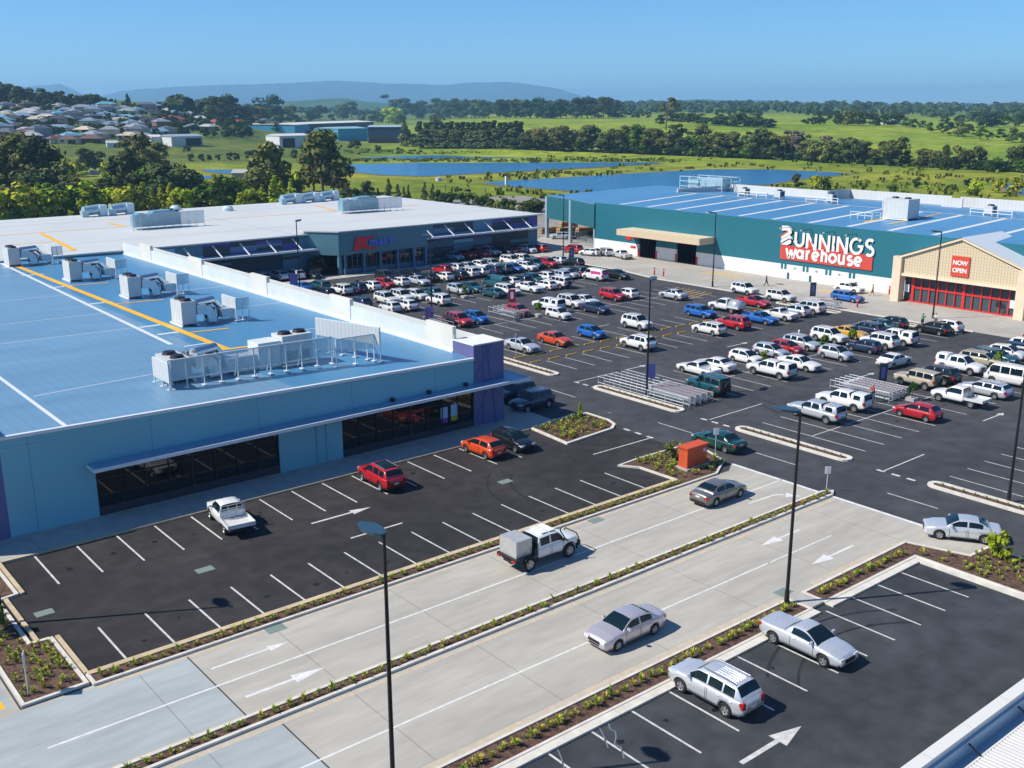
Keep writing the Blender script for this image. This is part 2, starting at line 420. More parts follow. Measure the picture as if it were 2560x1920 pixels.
# worn yellow hatching in the bays beside the forecourt
struct(b.build('parking_lines', paint_w))
b = MB(); Z3 = .012
lineq(b, (9.6, 44.6), (63.5, 44.7), .13, Z3); lineq(b, (14, 36.05), (50.5, 36.05), .12, Z3); lineq(b, (50.4, 36.05), (57.2, 36.05), .1, Z3)
lineq(b, (63.45, 32.6), (63.45, 49.4), .3, Z3)
arrow(b, 20.5, 42.8, 1, 4.4, Z3, .2, 1.8, .42); arrow(b, 20.3, 46.35, 1, 4.4, Z3, .16, 1.2, .3)
arrow(b, 54.3, 38.0, -1, 4.2, Z3, .16, 1.9, .4); arrow(b, 54.6, 34.2, -1, 4.6, Z3, .16, 1.9, .4)
lineq(b, (57.6, 43.2), (60.3, 43.1), .16, Z3); lineq(b, (60.3, 43.1), (61.0, 42.7), .16, Z3+.001)
b.add([(61.7, 41.6, Z3), (61.4, 42.8, Z3), (60.7, 42.3, Z3)], [(2, 0, 1)])
struct(b.build('road_markings', paint_w2))
b = MB()
b.sheet(rect(6.6, 9.0, 49.2, 49.9), .013)
for i in range(6): lineq(b, (137.5, 116-1.4*i), (140.5, 115.2-1.4*i), .45, .012)
for i in range(6): lineq(b, (136.6, 93-1.3*i), (139.8, 92.2-1.3*i), .35, .012)
lineq(b, (132, 112), (136, 109.5), .3, .012)
for i in range(7): lineq(b, (117+.1*i, 100.8+i*1.1), (123.5, 102+i*1.1), .14, .004)
for i in range(7): lineq(b, (142.9, 95-3*i+2.0), (142.9, 95-3*i), .2, .012)
struct(b.build('yellow_markings', yellow))
b = MB(); b.sheet(rect(17.58, 17.66, 41.3, 48.3), .0112); b.sheet(rect(18.58, 18.66, 32.6, 39.6), .0112); struct(b.build('road_joints', mat('joint_dark', (.06, .055, .05), .9)))
# drain lids flush in the asphalt and road
b = MB()
for x, y, a, c in ((22.7, 57.8, .55, .35), (13.3, 58.2, .5, .35), (46.9, 58.0, .55, .35)): b.box(x-a, x+a, y-c, y+c, 0, .013)
for x, y in ((22.6, 48.1), (46.9, 48.0), (47.8, 33.0), (43.0, 40.4)): b.box(x-.55, x+.55, y-.35, y+.35, 0, .02)
struct(b.build('drain_lids', mat('drain_grate', (.22, .28, .25), .6, noise=.1, nscale=8, seams=[(0, .12, .05, .5)])))
# cracks sealed with pale bitumen in the front bays
b = MB()
for pts in (((30.4, 30.0), (30.1, 29.6), (30.15, 29.3), (29.9, 29.0), (29.4, 28.6), (29.5, 28.3), (29.0, 27.6)), ((29.8, 30.0), (29.7, 29.8), (29.5, 29.4), (29.0, 28.6)), ((27.2, 30.0), (26.9, 29.4), (26.2, 28.3))):
    for p, q in zip(pts, pts[1:]): lineq(b, p, q, .06, .0085)
struct(b.build('pavement_cracks', mat('crack_seal', (.16, .20, .23), .5)))

# oil stains and dusty patches on the asphalt
def blot(b, x, y, r, z, rnd, st=1.0):
    n = 11; b.sheet([(x+cos(2*pi*i/n)*r*rnd.uniform(.6, 1.2)*st, y+sin(2*pi*i/n)*r*rnd.uniform(.6, 1.2)) for i in range(n)], z)
rs = random.Random(41); b1 = MB(); b2 = MB(); b3 = MB()
for k in range(16):
    for y in (63.8, 52.0):
        if rs.random() < .75: blot(b1, 16.4+2.6*k+rs.uniform(-.3, .3), y+rs.uniform(-.8, .8), rs.uniform(.08, .24), .0062, rs)
for k in range(16): 
    if rs.random() < .7: blot(b1, 19.4+2.63*k+rs.uniform(-.3, .3), 27.9+rs.uniform(-.8, .8), rs.uniform(.08, .24), .0062, rs)
for y in (46.8, 52.4, 64.8, 70.3, 82.8, 90.7, 102.2, 107.4, 34):
    for k in range(17):
        if rs.random() < .6: blot(b1, 76.2+2.74*k+rs.uniform(-.4, .4), y+rs.uniform(-1, 1), rs.uniform(.1, .28), .0022, rs)
for k in range(9): blot(b2, rs.uniform(14, 55), rs.uniform(55.5, 60.5), rs.uniform(.3, .9), .0060, rs, 1.8)
for k in range(7): blot(b2, rs.uniform(15, 55), rs.uniform(17.5, 25), rs.uniform(.3, .8), .0060, rs, 1.8)
for k in range(16): blot(b2, rs.uniform(66, 118), rs.choice((58.8, 76.5, 95.5, 40.5))+rs.uniform(-2, 2), rs.uniform(.4, 1.1), .0020, rs, 2)
struct(b1.build('oil_stains', mat('oil_stain', (.011, .011, .013), .5)))
for cx, cy, r0, a0, a1, z in ((52, 54, 6, 2.2, 3.7, .0064), (51.5, 54, 7.4, 2.2, 3.6, .0064), (70, 60, 9, -.5, .9, .0024), (70, 60, 10.5, -.5, .8, .0024), (45, 20, 8, .8, 2.3, .0064), (45, 20, 9.5, .9, 2.2, .0064), (82, 78, 7, 3.4, 4.6, .0024)):
    n = 14; b = b3
    for i in range(n): 
        p, q = a0+(a1-a0)*i/n, a0+(a1-a0)*(i+1)/n; b.add([(cx+cos(p)*r0, cy+sin(p)*r0, z), (cx+cos(p)*(r0+.17), cy+sin(p)*(r0+.17), z), (cx+cos(q)*(r0+.17), cy+sin(q)*(r0+.17), z), (cx+cos(q)*r0, cy+sin(q)*r0, z)], [(0, 1, 2, 3)])
struct(b3.build('tyre_marks', mat('tyre_mark', (.018, .018, .02), .7)))
# ---- yellow wheel stops on both sides of the central walkway
ws = MB(); ws.add([(-.82, -.08, 0), (.82, -.08, 0), (.82, .08, 0), (-.82, .08, 0), (-.78, -.045, .11), (.78, -.045, .11), (.78, .045, .11), (-.78, .045, .11)],
                  [(4, 5, 6, 7), (0, 1, 5, 4), (1, 2, 6, 5), (2, 3, 7, 6), (3, 0, 4, 7)])
wsm = ws.mesh('wheel_stop', yellow)
for k in range(18):
    for y, s in ((85.55, 'near'), (88.35, 'far')):
        o = bpy.data.objects.new('wheel_stop', wsm); COL.objects.link(o); o.location = (73.7+2.72*k, y, .004)
        tag(o, f'yellow wheel stop on the {s} edge of the walkway across the main car park', 'wheel stop', f'yellow wheel stops on the {s} walkway edge')
b = MB(); b.box(72.4, 123.5, 85.9, 88.0, 0, .008); struct(b.build('walkway', mat('walkway_asphalt', (.055, .05, .05), .9, noise=.15, nscale=.8)))

# ---- water: four settling ponds
def ponds():
    wm = bpy.data.materials.new('pond_water'); wm.use_nodes = True; N = wm.node_tree.nodes; L = wm.node_tree.links
    p = N['Principled BSDF']; p.inputs['Base Color'].default_value = (.018, .16, .34, 1); p.inputs['Roughness'].default_value = .16
    p.inputs['Specular IOR Level'].default_value = .5
    co = N.new('ShaderNodeTexCoord'); n = N.new('ShaderNodeTexNoise'); n.inputs['Scale'].default_value = 1.2; n.inputs['Detail'].default_value = 6
    L.new(co.outputs['Object'], n.inputs['Vector']); bp = N.new('ShaderNodeBump'); bp.inputs['Strength'].default_value = 1; bp.inputs['Distance'].default_value = .22
    L.new(n.outputs[0], bp.inputs['Height']); L.new(bp.outputs[0], p.inputs['Normal'])
    bank = mat('bank_earth', (.20, .15, .07), .95, c2=(.16, .17, .04), nscale=.2)
    P = [[(862, 412), (872, 429), (958, 438), (1060, 441), (1280, 430), (1483, 419), (1653, 409), (1640, 406.5), (1400, 407), (1040, 408)],
         [(890, 395), (1005, 390.5), (1280, 385), (1407, 389), (1330, 395), (1060, 397.5)],
         [(1207, 458), (1280, 467), (1309, 469), (1454, 480), (1569, 482), (1656, 470), (1920, 462), (2006, 447), (2108, 438), (2125, 434), (2007, 427.5), (1920, 424), (1772, 424), (1550, 436), (1280, 452)],
         [(503, 424), (579, 425), (579, 436), (520, 430)], [(2500, 462), (2560, 459.5), (2640, 462), (2640, 500), (2560, 488), (2527, 482)],
         [(476, 439), (560, 442), (545, 447), (480, 447)]]
    names = ['middle', 'far', 'near', 'left', 'right', 'small']
    for poly in P:
        pts = [G(x, y, 0) for x, y in poly]; pts = [(q.x, q.y) for q in pts]
        ar = sum(pts[i][0]*pts[(i+1) % len(pts)][1]-pts[(i+1) % len(pts)][0]*pts[i][1] for i in range(len(pts)))
        out = inset(pts, -2.2)
        b = MB(); b.sheet(out, .05); struct(b.build('pond_bank', bank))
        b = MB(); b.sheet(pts, .12); struct(b.build('water', wm))
ponds()

# ---- mountains
def mountains():
    prof = [(-700, 236), (-300, 226), (0, 222), (80, 216), (150, 211), (200, 232), (230, 246), (262, 237), (300, 229), (350, 224), (440, 219), (500, 216), (560, 215), (650, 213), (700, 211),
            (760, 209), (810, 206), (845, 205), (900, 208), (960, 212), (1010, 213), (1060, 214), (1110, 217), (1150, 212), (1200, 209.5), (1240, 210), (1270, 209), (1300, 212),
            (1340, 217), (1400, 226), (1440, 238), (1480, 250), (1560, 262)]
    def ridge(prof, D, name, mtl, seed):
        rnd = random.Random(seed); vs = []; fs = []; cols = []
        xs = []; i = 0
        for (x0, y0), (x1, y1) in zip(prof, prof[1:]):
            n = max(1, int(abs(x1-x0)/14))
            for k in range(n): t = k/n; xs.append((x0+(x1-x0)*t, y0+(y1-y0)*t+rnd.uniform(-.8, .8)))
        xs.append(prof[-1]); nr = 9
        for x, y in xs:
            d = ray(x, y); d = Vector((d.x, d.y, 0)).normalized(); L = D/cos(atan2(x-1280, FPX))
            H = max(2, CAMH+(264.9-y)/FPX*D)
            for k in range(nr):
                t = k/(nr-1); off = (1-t)**1.3*D*.28
                z = H*t**1.25*(1+rnd.uniform(-.12, .12)*(t < .99)) + (-8 if k == 0 else 0)
                p = d*(L-off); vs.append((p.x, p.y, z))
            p = d*(L+D*.2); vs.append((p.x, p.y, -10))
        nr += 1
        for i in range(len(xs)-1):
            for k in range(nr-1): a = i*nr+k; fs.append((a, a+nr, a+nr+1, a+1))
        b = MB(); b.smooth = True; b.add(vs, fs); return struct(b.build(name, mtl))
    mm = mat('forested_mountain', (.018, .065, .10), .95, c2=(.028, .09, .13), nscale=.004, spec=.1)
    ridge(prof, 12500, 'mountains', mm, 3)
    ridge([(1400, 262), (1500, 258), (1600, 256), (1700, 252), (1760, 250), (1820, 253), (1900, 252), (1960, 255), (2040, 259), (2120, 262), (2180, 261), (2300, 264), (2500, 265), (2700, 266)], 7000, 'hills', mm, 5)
    ridge([(560, 262), (640, 258), (700, 254), (760, 251), (830, 246), (870, 247), (920, 255), (1000, 258), (1100, 256), (1200, 260), (1300, 262), (1400, 264)], 4300, 'hills', mat('wooded_hill', (.03, .075, .035), .95, c2=(.06, .14, .04), nscale=.006, spec=.1), 6)
    ridge([(1400, 266), (1500, 262), (1560, 256), (1640, 257), (1740, 252), (1800, 254), (1860, 260), (1940, 262), (2080, 266), (2200, 268)], 3600, 'hills', _mats['wooded_hill'], 8)
mountains()
# ================================================================== BUILDINGS
roof_blue = mat('roof_sheet_blue', (.125, .255, .385), .42, c2=(.165, .31, .445), nscale=.05, stretch=(.3, 1, 1), detail=8, seams=[(0, .9, .07, .26)], spec=.6, spots=.07)
roof_pale = mat('roof_sheet_pale', (.58, .60, .58), .5, noise=.05, nscale=.06, seams=[(0, 1.2, .08, .12)])
roof_b = mat('roof_sheet_deep_blue', (.065, .215, .40), .45, c2=(.09, .26, .46), nscale=.05, seams=[(1, .9, .06, .15)], spec=.6)
flash = mat('white_flashing', (.66, .70, .74), .5)
slate = mat('painted_panel_slate', (.19, .44, .53), .55, noise=.06, nscale=.12, seams=[(0, 8.2, .05, .6)])
slate_d = mat('panel_dark_slate', (.045, .085, .12), .6, noise=.06, nscale=.2)
purple = mat('panel_purple', (.125, .125, .27), .5, noise=.08, nscale=.5)
purple_l = mat('purple_strap', (.09, .15, .42), .5)
glass_d = mat('shop_glass', (.006, .008, .010), .04, spec=.7)
mull = mat('mullion_dark', (.018, .02, .024), .4)
plinth = mat('plinth_dark', (.035, .032, .045), .7)
parapet_m = mat('parapet_panel', (.62, .66, .66), .6, noise=.07, nscale=.3, seams=[(1, .8, .06, .16)])
parapet_c = mat('parapet_cream', (.68, .66, .58), .6, noise=.07, nscale=.3)

def part(b, name, mtl, parent, **k):
    return b.build(name, mtl, parent, **k)

# ---------------- retail building on the left
def retail():
    T = thing('retail_building', (0, 0, 0), 0, 'long slate blue shop building with pale blue metal roof beside the front car park', 'building')
    zt = lambda x: 7.32-.0181*x
    X0, X1, Y0, Y1 = 11.4, 53.4, 70.4, 157.6
    b = MB()                              # upper wall and solid lower bays, built round the openings
    def wall(x0, x1, z0, z1f):
        b.add([(x0, Y0, z0), (x1, Y0, z0), (x1, Y0, z1f(x1)), (x0, Y0, z1f(x0)), (x0, Y0+.3, z0), (x1, Y0+.3, z0), (x1, Y0+.3, z1f(x1)), (x0, Y0+.3, z1f(x0))],
              [(0, 1, 2, 3), (5, 4, 7, 6), (4, 5, 1, 0), (3, 2, 6, 7), (4, 0, 3, 7), (1, 5, 6, 2)])
    wall(14.7, 20.5, 0, zt); wall(20.5, 34.4, 3.6, zt); wall(34.4, 40.0, 0, zt); wall(40.0, 53.4, 3.6, zt)
    for x in (37.6, 38.5): b.box(x, x+.1, Y0-.12, Y0, .1, 3.9)
    part(b, 'wall', slate, T)
    b = MB()                              # window openings: glass, reveals
    for x0, x1 in ((20.5, 34.4), (40.0, 53.4)): b.box(x0, x1, Y0+.22, Y0+.26, .75, 3.6)
    split_build(b, 'shop_window', glass_d, T)
    b = MB()
    for x0, x1 in ((20.5, 34.4), (40.0, 53.4)):
        n = 8
        for k in range(n+1):
            x = x0+(x1-x0)*k/n; wd = .14 if k % 4 == 0 else .05; b.box(x-wd/2, x+wd/2, Y0+.1, Y0+.22, .75, 3.6)
        b.box(x0, x1, Y0+.12, Y0+.21, 2.75, 2.82)
    part(b, 'window_frame', mull, T)
    b = MB()
    for x0, x1 in ((20.5, 34.4), (40.0, 53.4)): b.box(x0+.003, x1-.003, Y0+.1, Y0+.28, .1, .75)
    split_build(b, 'plinth', plinth, T)
    # posters in the right-hand window
    b = MB()
    for x, z, wd, hh in ((49.9, 1.45, .75, 1.0), (51.0, 1.45, .75, 1.1)): b.box(x, x+wd, Y0+.19, Y0+.2, z, z+hh)
    split_build(b, 'poster', mat('poster_pale', (.35, .5, .7), .5), T)
    b = MB()
    for x in (49.9,): b.box(x, x+.75, Y0+.18, Y0+.186, 1.05, 1.44)
    split_build(b, 'poster', mat('poster_purple', (.25, .05, .3), .5), T)
    b = MB(); b.box(51.0, 51.75, Y0+.18, Y0+.186, 1.05, 1.5); split_build(b, 'poster', mat('poster_yellow', (.55, .33, .03), .5), T)
    b = MB()
    for x, z, wd, hh in ((46.5, 1.9, .5, .9), (47.1, 1.7, .6, .5), (46.9, 2.5, 1.2, .35), (46.2, 2.6, .35, .3)): b.box(x, x+wd, Y0+.19, Y0+.2, z, z+hh)
    split_build(b, 'poster', mat('poster_red', (.35, .01, .03), .5), T)
    # canopy
    b = MB(); b.box(20.0, 58.6, 68.9, 70.38, 4.0, 4.1); b.box(56.86, 58.6, 70.38, 80, 4.0, 4.1)
    b.box(20.1, 58.5, 69.0, 70.36, 3.86, 3.995)
    c = part(b, 'canopy', mat('canopy_sheet', (.22, .36, .5), .4), T)
    b = MB(); b.box(19.95, 58.7, 68.8, 68.9, 3.88, 4.13); b.box(58.6, 58.7, 68.9, 80, 3.88, 4.13); b.box(19.95, 20.0, 68.9, 70.3, 3.88, 4.13)
    part(b, 'gutter', mat('gutter_white', (.62, .66, .70), .4), c)
    b = MB()
    for x in (44.6, 48.3, 52.2): b.box(x, x+.3, 70.0, 70.3, 4.12, 4.4)
    split_build(b, 'light_fitting', black_m, c)
    # roof
    b = MB(); b.add([(X0, Y0, zt(X0)-.0), (X1, Y0, zt(X1)), (X1, Y1, zt(X1)), (X0, Y1, zt(X0))], [(0, 1, 2, 3)])
    b.add([(-40, Y0+40, 7.1), (X0, Y0+40, zt(X0)), (X0, Y1, zt(X0)), (-40, Y1, 7.1)], [(0, 1, 2, 3)])
    rf = part(b, 'roof', roof_blue, T)
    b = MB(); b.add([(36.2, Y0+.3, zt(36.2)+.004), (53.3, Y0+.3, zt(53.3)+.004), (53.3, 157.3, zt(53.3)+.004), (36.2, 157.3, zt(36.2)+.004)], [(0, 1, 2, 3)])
    part(b, 'east_roof_painted_shade', mat('roof_sheet_painted_shade', (.055, .205, .36), .42, c2=(.075, .24, .42), nscale=.05, stretch=(.3, 1, 1), detail=5, seams=[(0, .9, .06, .16)], spec=.6), rf)  # darker blue imitates the duller sheen of an east slope; plane stays unchanged
    b = MB()
    def rl(x0, y0, x1, y1, w, h=.03):
        p, q = Vector((x0, y0, 0)), Vector((x1, y1, 0)); d = (q-p).normalized(); s = Vector((-d.y, d.x, 0))*w/2
        vs = [p-s, q-s, q+s, p+s]; vs = [(v.x, v.y, zt(v.x)+h) for v in vs]; b.add(vs, [(0, 1, 2, 3)])
    rl(19, 70.6, 19, 88.5, .3, .012); rl(36.2, 157, 34.6, 91.5, .45, .012)
    for y in (81.0, 100.5, 110, 124, 143): rl(19.5 if y < 90 else 8, y-1 if y < 90 else y, 35.5, y+(1.5 if y < 90 else .6), .12, .008)
    for y in (90, 96.5, 101, 117, 131, 143, 152): rl(35.2, y, 38, y+.2, .5 if y > 95 else .3, .01)
    for y in (90.3, 105.5, 120): rl(44, y, 53.2, y+.4, .12, .008)
    part(b, 'roof_flashing', flash, rf)
    b = MB(); b.box(14.6, X1, Y0-.1, Y0+.25, zt(53.4)-.12, zt(53.4)-.1)
    b.add([(11.4, Y0-.12, zt(11.4)-.14), (53.4, Y0-.12, zt(53.4)-.14), (53.4, Y0-.12, zt(53.4)+.08), (11.4, Y0-.12, zt(11.4)+.08),
           (11.4, Y0+.2, zt(11.4)-.14), (53.4, Y0+.2, zt(53.4)-.14), (53.4, Y0+.2, zt(53.4)+.08), (11.4, Y0+.2, zt(11.4)+.08)],
          [(0, 1, 2, 3), (5, 4, 7, 6), (4, 5, 1, 0), (3, 2, 6, 7), (4, 0, 3, 7), (1, 5, 6, 2)])
    part(b, 'fascia', flash, rf)
    b = MB(); yz = .035
    rl(37.8, 86.3, 37.1, 162-5, .75, yz); rl(35.6, 86.6, 42.5, 86.4, .5, yz+.002); rl(36.2, 85.6, 37.0, 86.6, .4, yz+.004)
    for y, x1 in ((95.6, 42.0), (115.3, 43.2), (131.2, 42.3), (151.6, 40.6)): rl(37.9, y, x1, y-.2, .35, yz+.002)
    split_build(b, 'roof_walkway', yellow, rf)
    # purple corner boxes with crossed straps
    for x0, x1, zz in ((53.4, 56.8, 7.5), (8.6, 14.7, 7.5)):
        b = MB(); b.box(x0, x1, Y0-.02, Y0+3.0, 0, zz) if x0 > 20 else b.box(x0, x1, Y0+.02, Y0+10.0, 0, zz)
        pb = split_build(b, 'corner_box', purple, T)[0]
        b = MB(); yy = Y0-.05 if x0 > 20 else Y0-.01
        L = x1-x0
        for (u0, z0, u1, z1) in ((.3, 0, .32, 7.4), (.75, 0, .42, 7.4), (.02, 4.4, .6, 7.4), (.02, 0.3, .55, 4.2), (.95, 2.2, .35, 4.4)):
            b.bar((x0+u0*L, yy, z0+.1), (x0+u1*L, yy, z1), .12, .05)
        split_build(b, 'strap', purple_l, pb)
        b = MB(); b.box(x0-.04, x1+.04, Y0-.07, Y0+3.05, zz, zz+.1); part(b, 'cap', white_wall, pb)
    # stepped parapet on the east side
    b = MB(); y = 73.5
    b.box(53.5, 53.75, 73.4, 157.4, 6.0, 8.05)
    b.box(56.55, 56.8, 73.4, 157.4, 0.0, 7.4)
    pp = split_build(b, 'parapet', parapet_m, T)[0]
    b = MB()
    for y0, y1 in ((73.5, 76.5), (91.3, 97.0), (110, 116), (128.4, 134), (146.1, 152)):
        b.box(53.44, 53.85, y0, y0+4.2, 6.0, 8.7)
    split_build(b, 'parapet_panel', parapet_c, pp)
    b = MB(); b.box(53.3, 53.5, 73.4, 157.4, 6.36, 6.52); part(b, 'parapet_flashing', flash, pp)
retail()

# ---------------- big discount store behind
def discount_store():
    T = thing('discount_store', (0, 0, 0), 0, 'large white roofed discount store with striped blue and purple front behind the car park', 'building')
    zr = 6.95
    b = MB(); b.box(56.8, 87.6, 158.0, 158.3, 0, zr-.02); b.box(106, 136.3, 158.0, 158.3, 0, zr-.02); b.box(136.3, 136.6, 158.3, 215, 0, zr-.02)
    b.box(-60, 56.8, 157.62, 157.9, 5.5, zr-.02); b.box(-60, 136.3, 214.7, 215, 0, zr-.02); b.box(-60, -59.7, 158, 215, 0, zr-.02)
    part(b, 'wall', mat('wall_panel_blue', (.09, .21, .30), .55, noise=.05, nscale=.3), T)
    rnd = random.Random(11)
    cols = {'stripe_purple': (.10, .08, .32), 'stripe_dark': (.035, .055, .085), 'stripe_light': (.26, .55, .72), 'stripe_mid': (.10, .22, .34)}
    bs = {k: MB() for k in cols}
    for x0, x1 in ((57, 83.2), (106.3, 136.2)):
        x = x0; k = 0
        while x < x1:
            wd = min(4.6, x1-x)
            z = .3; off = rnd.choice((0, .5, .9))
            while z < zr-.25:
                h = rnd.choice((.45, .55, .9, 1.2)); h = min(h, zr-.2-z)
                c = rnd.choice(('stripe_dark', 'stripe_dark', 'stripe_mid', 'stripe_purple', 'stripe_light')) if z > 2.8 else rnd.choice(('stripe_dark', 'stripe_mid', 'stripe_dark'))
                if rnd.random() < .75: bs[c].box(x+.01, x+wd-.01, 157.94, 158.0, z, z+h-.02)
                z += h
            x += wd; k += 1
    for k_, bb in bs.items(): split_build(bb, 'cladding_stripe', mat(k_, cols[k_], .55), T)
    b = MB(); b.add([(-60, 157.4, zr), (137, 157.4, zr), (137, 215.3, zr), (-60, 215.3, zr), (-60, 157.4, zr-.22), (137, 157.4, zr-.22), (137, 215.3, zr-.22), (-60, 215.3, zr-.22)],
                    [(0, 1, 2, 3), (7, 6, 5, 4), (4, 5, 1, 0), (5, 6, 2, 1), (6, 7, 3, 2), (7, 4, 0, 3)])
    rf = part(b, 'roof', roof_pale, T)
    b = MB()
    for x0, y0, x1, y1, w in ((-50, 190, 64, 189, .45), (65, 189, 64.6, 196, .9), (47.9, 162.2, 50.3, 188, .8), (66, 189.6, 130, 189.4, .45), (108.8, 190, 111, 202, .7), (42, 175, 48.5, 174.6, .45), (40, 162, 48, 161.8, .45)):
        lineq(b, (x0, y0), (x1, y1), w, zr+.02)
    split_build(b, 'roof_walkway', yellow, rf)
    b = MB()
    for y in (170, 203, 209): lineq(b, (-50, y), (136, y), .25, zr+.012)
    lineq(b, (82.5, 158), (83.5, 214), .2, zr+.014); lineq(b, (30, 158), (31, 214), .3, zr+.014)
    part(b, 'roof_flashing', mat('flashing_grey', (.42, .50, .56), .5), rf)
    # entrance block
    b = MB()
    poly = [(84.2, 157.98), (88.0, 153.2), (106.1, 153.2), (106.1, 157.98)]
    b.prism(poly, 3.45, 7.3, top=True, bot=True)
    b.box(87.9, 88.4, 153.21, 153.7, 0.1, 3.44)
    en = part(b, 'entrance_block', mat('entrance_panel', (.09, .22, .26), .5, noise=.05, nscale=.3), T)
    b = MB(); b.prism([(84.0, 158.0), (87.95, 153.02), (106.3, 153.02), (106.3, 159.5), (84.0, 159.5)], 7.303, 7.5, bot=True)
    part(b, 'entrance_roof', roof_pale, en)
    b = MB()
    for x in (89.2, 93.0, 96.3, 99.9, 103.3, 105.9): b.box(x-.16, x+.16, 153.22, 153.55, .12, 3.44)
    split_build(b, 'column', mat('column_blue', (.10, .24, .36), .5), en)
    b = MB(); b.box(88.4, 106, 153.9, 153.95, .9, 3.44); part(b, 'entrance_glass', glass_d, en)
    b = MB(); b.box(88.4, 106, 153.85, 154.0, .12, .9)
    for k in range(18): b.box(88.9+k*.98, 88.98+k*.98, 153.78, 153.9, .9, 3.44)
    part(b, 'entrance_frame', mat('frame_blue', (.08, .17, .26), .5), en)
    b = MB(); b.box(84.0, 87.9, 156.2, 156.3, .1, 3.0); part(b, 'side_glazing', glass_d, en)
    # canopies with raking struts
    for x0, x1 in ((56.8, 85.0), (107.0, 135.5)):
        b = MB(); b.box(x0, x1, 155.1, 157.92, 4.5, 4.62); c = part(b, 'canopy', mat('canopy_white', (.50, .58, .64), .4), T)
        b = MB()
        x = x0+1.5
        while x < x1-1: b.bar((x, 157.8, 6.4), (x+.5, 155.2, 4.66), .16, .16); x += 4.7
        split_build(b, 'strut', white_wall, c)
        b = MB(); b.box(x0-.05, x1+.05, 155.0, 155.1, 4.40, 4.70); part(b, 'gutter', white_wall, c)
    # sign: big slanted red letter and the rest of the name in blue
    b = MB(); y0, y1 = 152.86, 153.02
    def pp(pts, ox=90.7, oz=4.0, y0=y0, y1=y1):
        n = len(pts); vs = [(ox+u, y0, oz+v) for u, v in pts]+[(ox+u, y1, oz+v) for u, v in pts]
        ar = sum(pts[i][0]*pts[(i+1) % n][1]-pts[(i+1) % n][0]*pts[i][1] for i in range(n))
        fs = [tuple(range(n)), tuple(range(2*n-1, n-1, -1))]+[(i, n+i, n+(i+1) % n, (i+1) % n) for i in range(n)]
        if ar < 0: fs = [f[::-1] for f in fs]
        b.add(vs, fs)
    pp([(0, 0), (1.25, 0), (1.5, .62), (1.9, .35), (3.2, .05), (5.2, .12), (3.9, .35), (2.9, .62), (2.45, 1.05), (3.0, 1.75), (4.9, 2.3), (2.6, 2.25), (2.0, 2.1), (1.75, 1.8), (1.95, 2.3), (.62, 2.3)])
    sg = part(b, 'sign_letter', mat('sign_red', (.85, .015, .03), .4), en)
    b = MB(); ox, oz = 94.1, 4.75
    strokes([[(0, 0), (.05, .8)], [(.05, .6), (.3, .78), (.48, .7), (.5, 0)], [(.5, .6), (.75, .78), (.93, .7), (.95, 0)]], b, ox, oz)
    strokes([[(1.4, .75), (1.8, .72), (1.9, .5), (1.9, 0)], [(1.9, .4), (1.45, .38), (1.3, .2), (1.45, .04), (1.9, .06)]], b, ox, oz)
    strokes([[(2.35, 0), (2.35, .8)], [(2.35, .5), (2.55, .75), (2.8, .78)]], b, ox, oz)
    strokes([[(3.25, 1.15), (3.25, .2), (3.4, .03), (3.65, .03)], [(3.0, .78), (3.65, .78)]], b, ox, oz)
    part(b, 'sign_lettering', mat('sign_blue', (.18, .18, .90), .4), en)
_sd = [0]
def ribbon(b, pts, w, tr, depth=.1):
    """a letter stroke: mitred ribbon of width w along pts, mapped by tr(u, v, d)"""
    pts = [Vector((p[0], p[1], 0)) for p in pts]; n = len(pts); Lf = []; Rt = []
    _sd[0] += 1; e = (_sd[0] % 5)*.004
    for i in range(n):
        d0 = (pts[i]-pts[i-1]).normalized() if i else (pts[1]-pts[0]).normalized()
        d1 = (pts[i+1]-pts[i]).normalized() if i < n-1 else d0
        s = (d0+d1)
        s = s.normalized() if s.length > .2 else d0
        nn = Vector((-s.y, s.x, 0)); k = 1/max(.5, abs(nn.dot(Vector((-d0.y, d0.x, 0)))))
        Lf.append(pts[i]+nn*w/2*k); Rt.append(pts[i]-nn*w/2*k)
    vs = [tr(p.x, p.y, depth+e) for p in Lf]+[tr(p.x, p.y, depth+e) for p in Rt]+[tr(p.x, p.y, 0) for p in Lf]+[tr(p.x, p.y, 0) for p in Rt]
    fs = []
    for i in range(n-1):
        fs += [(i, n+i, n+i+1, i+1), (2*n+i, i, i+1, 2*n+i+1), (n+i, 3*n+i, 3*n+i+1, n+i+1)]
    fs += [(0, 2*n, 3*n, n), (n-1, 2*n-1, 4*n-1, 3*n-1)]
    b.add(vs, fs)
def strokes(ss, b, ox, oz, w=.2):
    for s in ss: ribbon(b, s, w, lambda u, v, d: (ox+u*1.25, 153.0-d, oz+v*1.0))
discount_store()

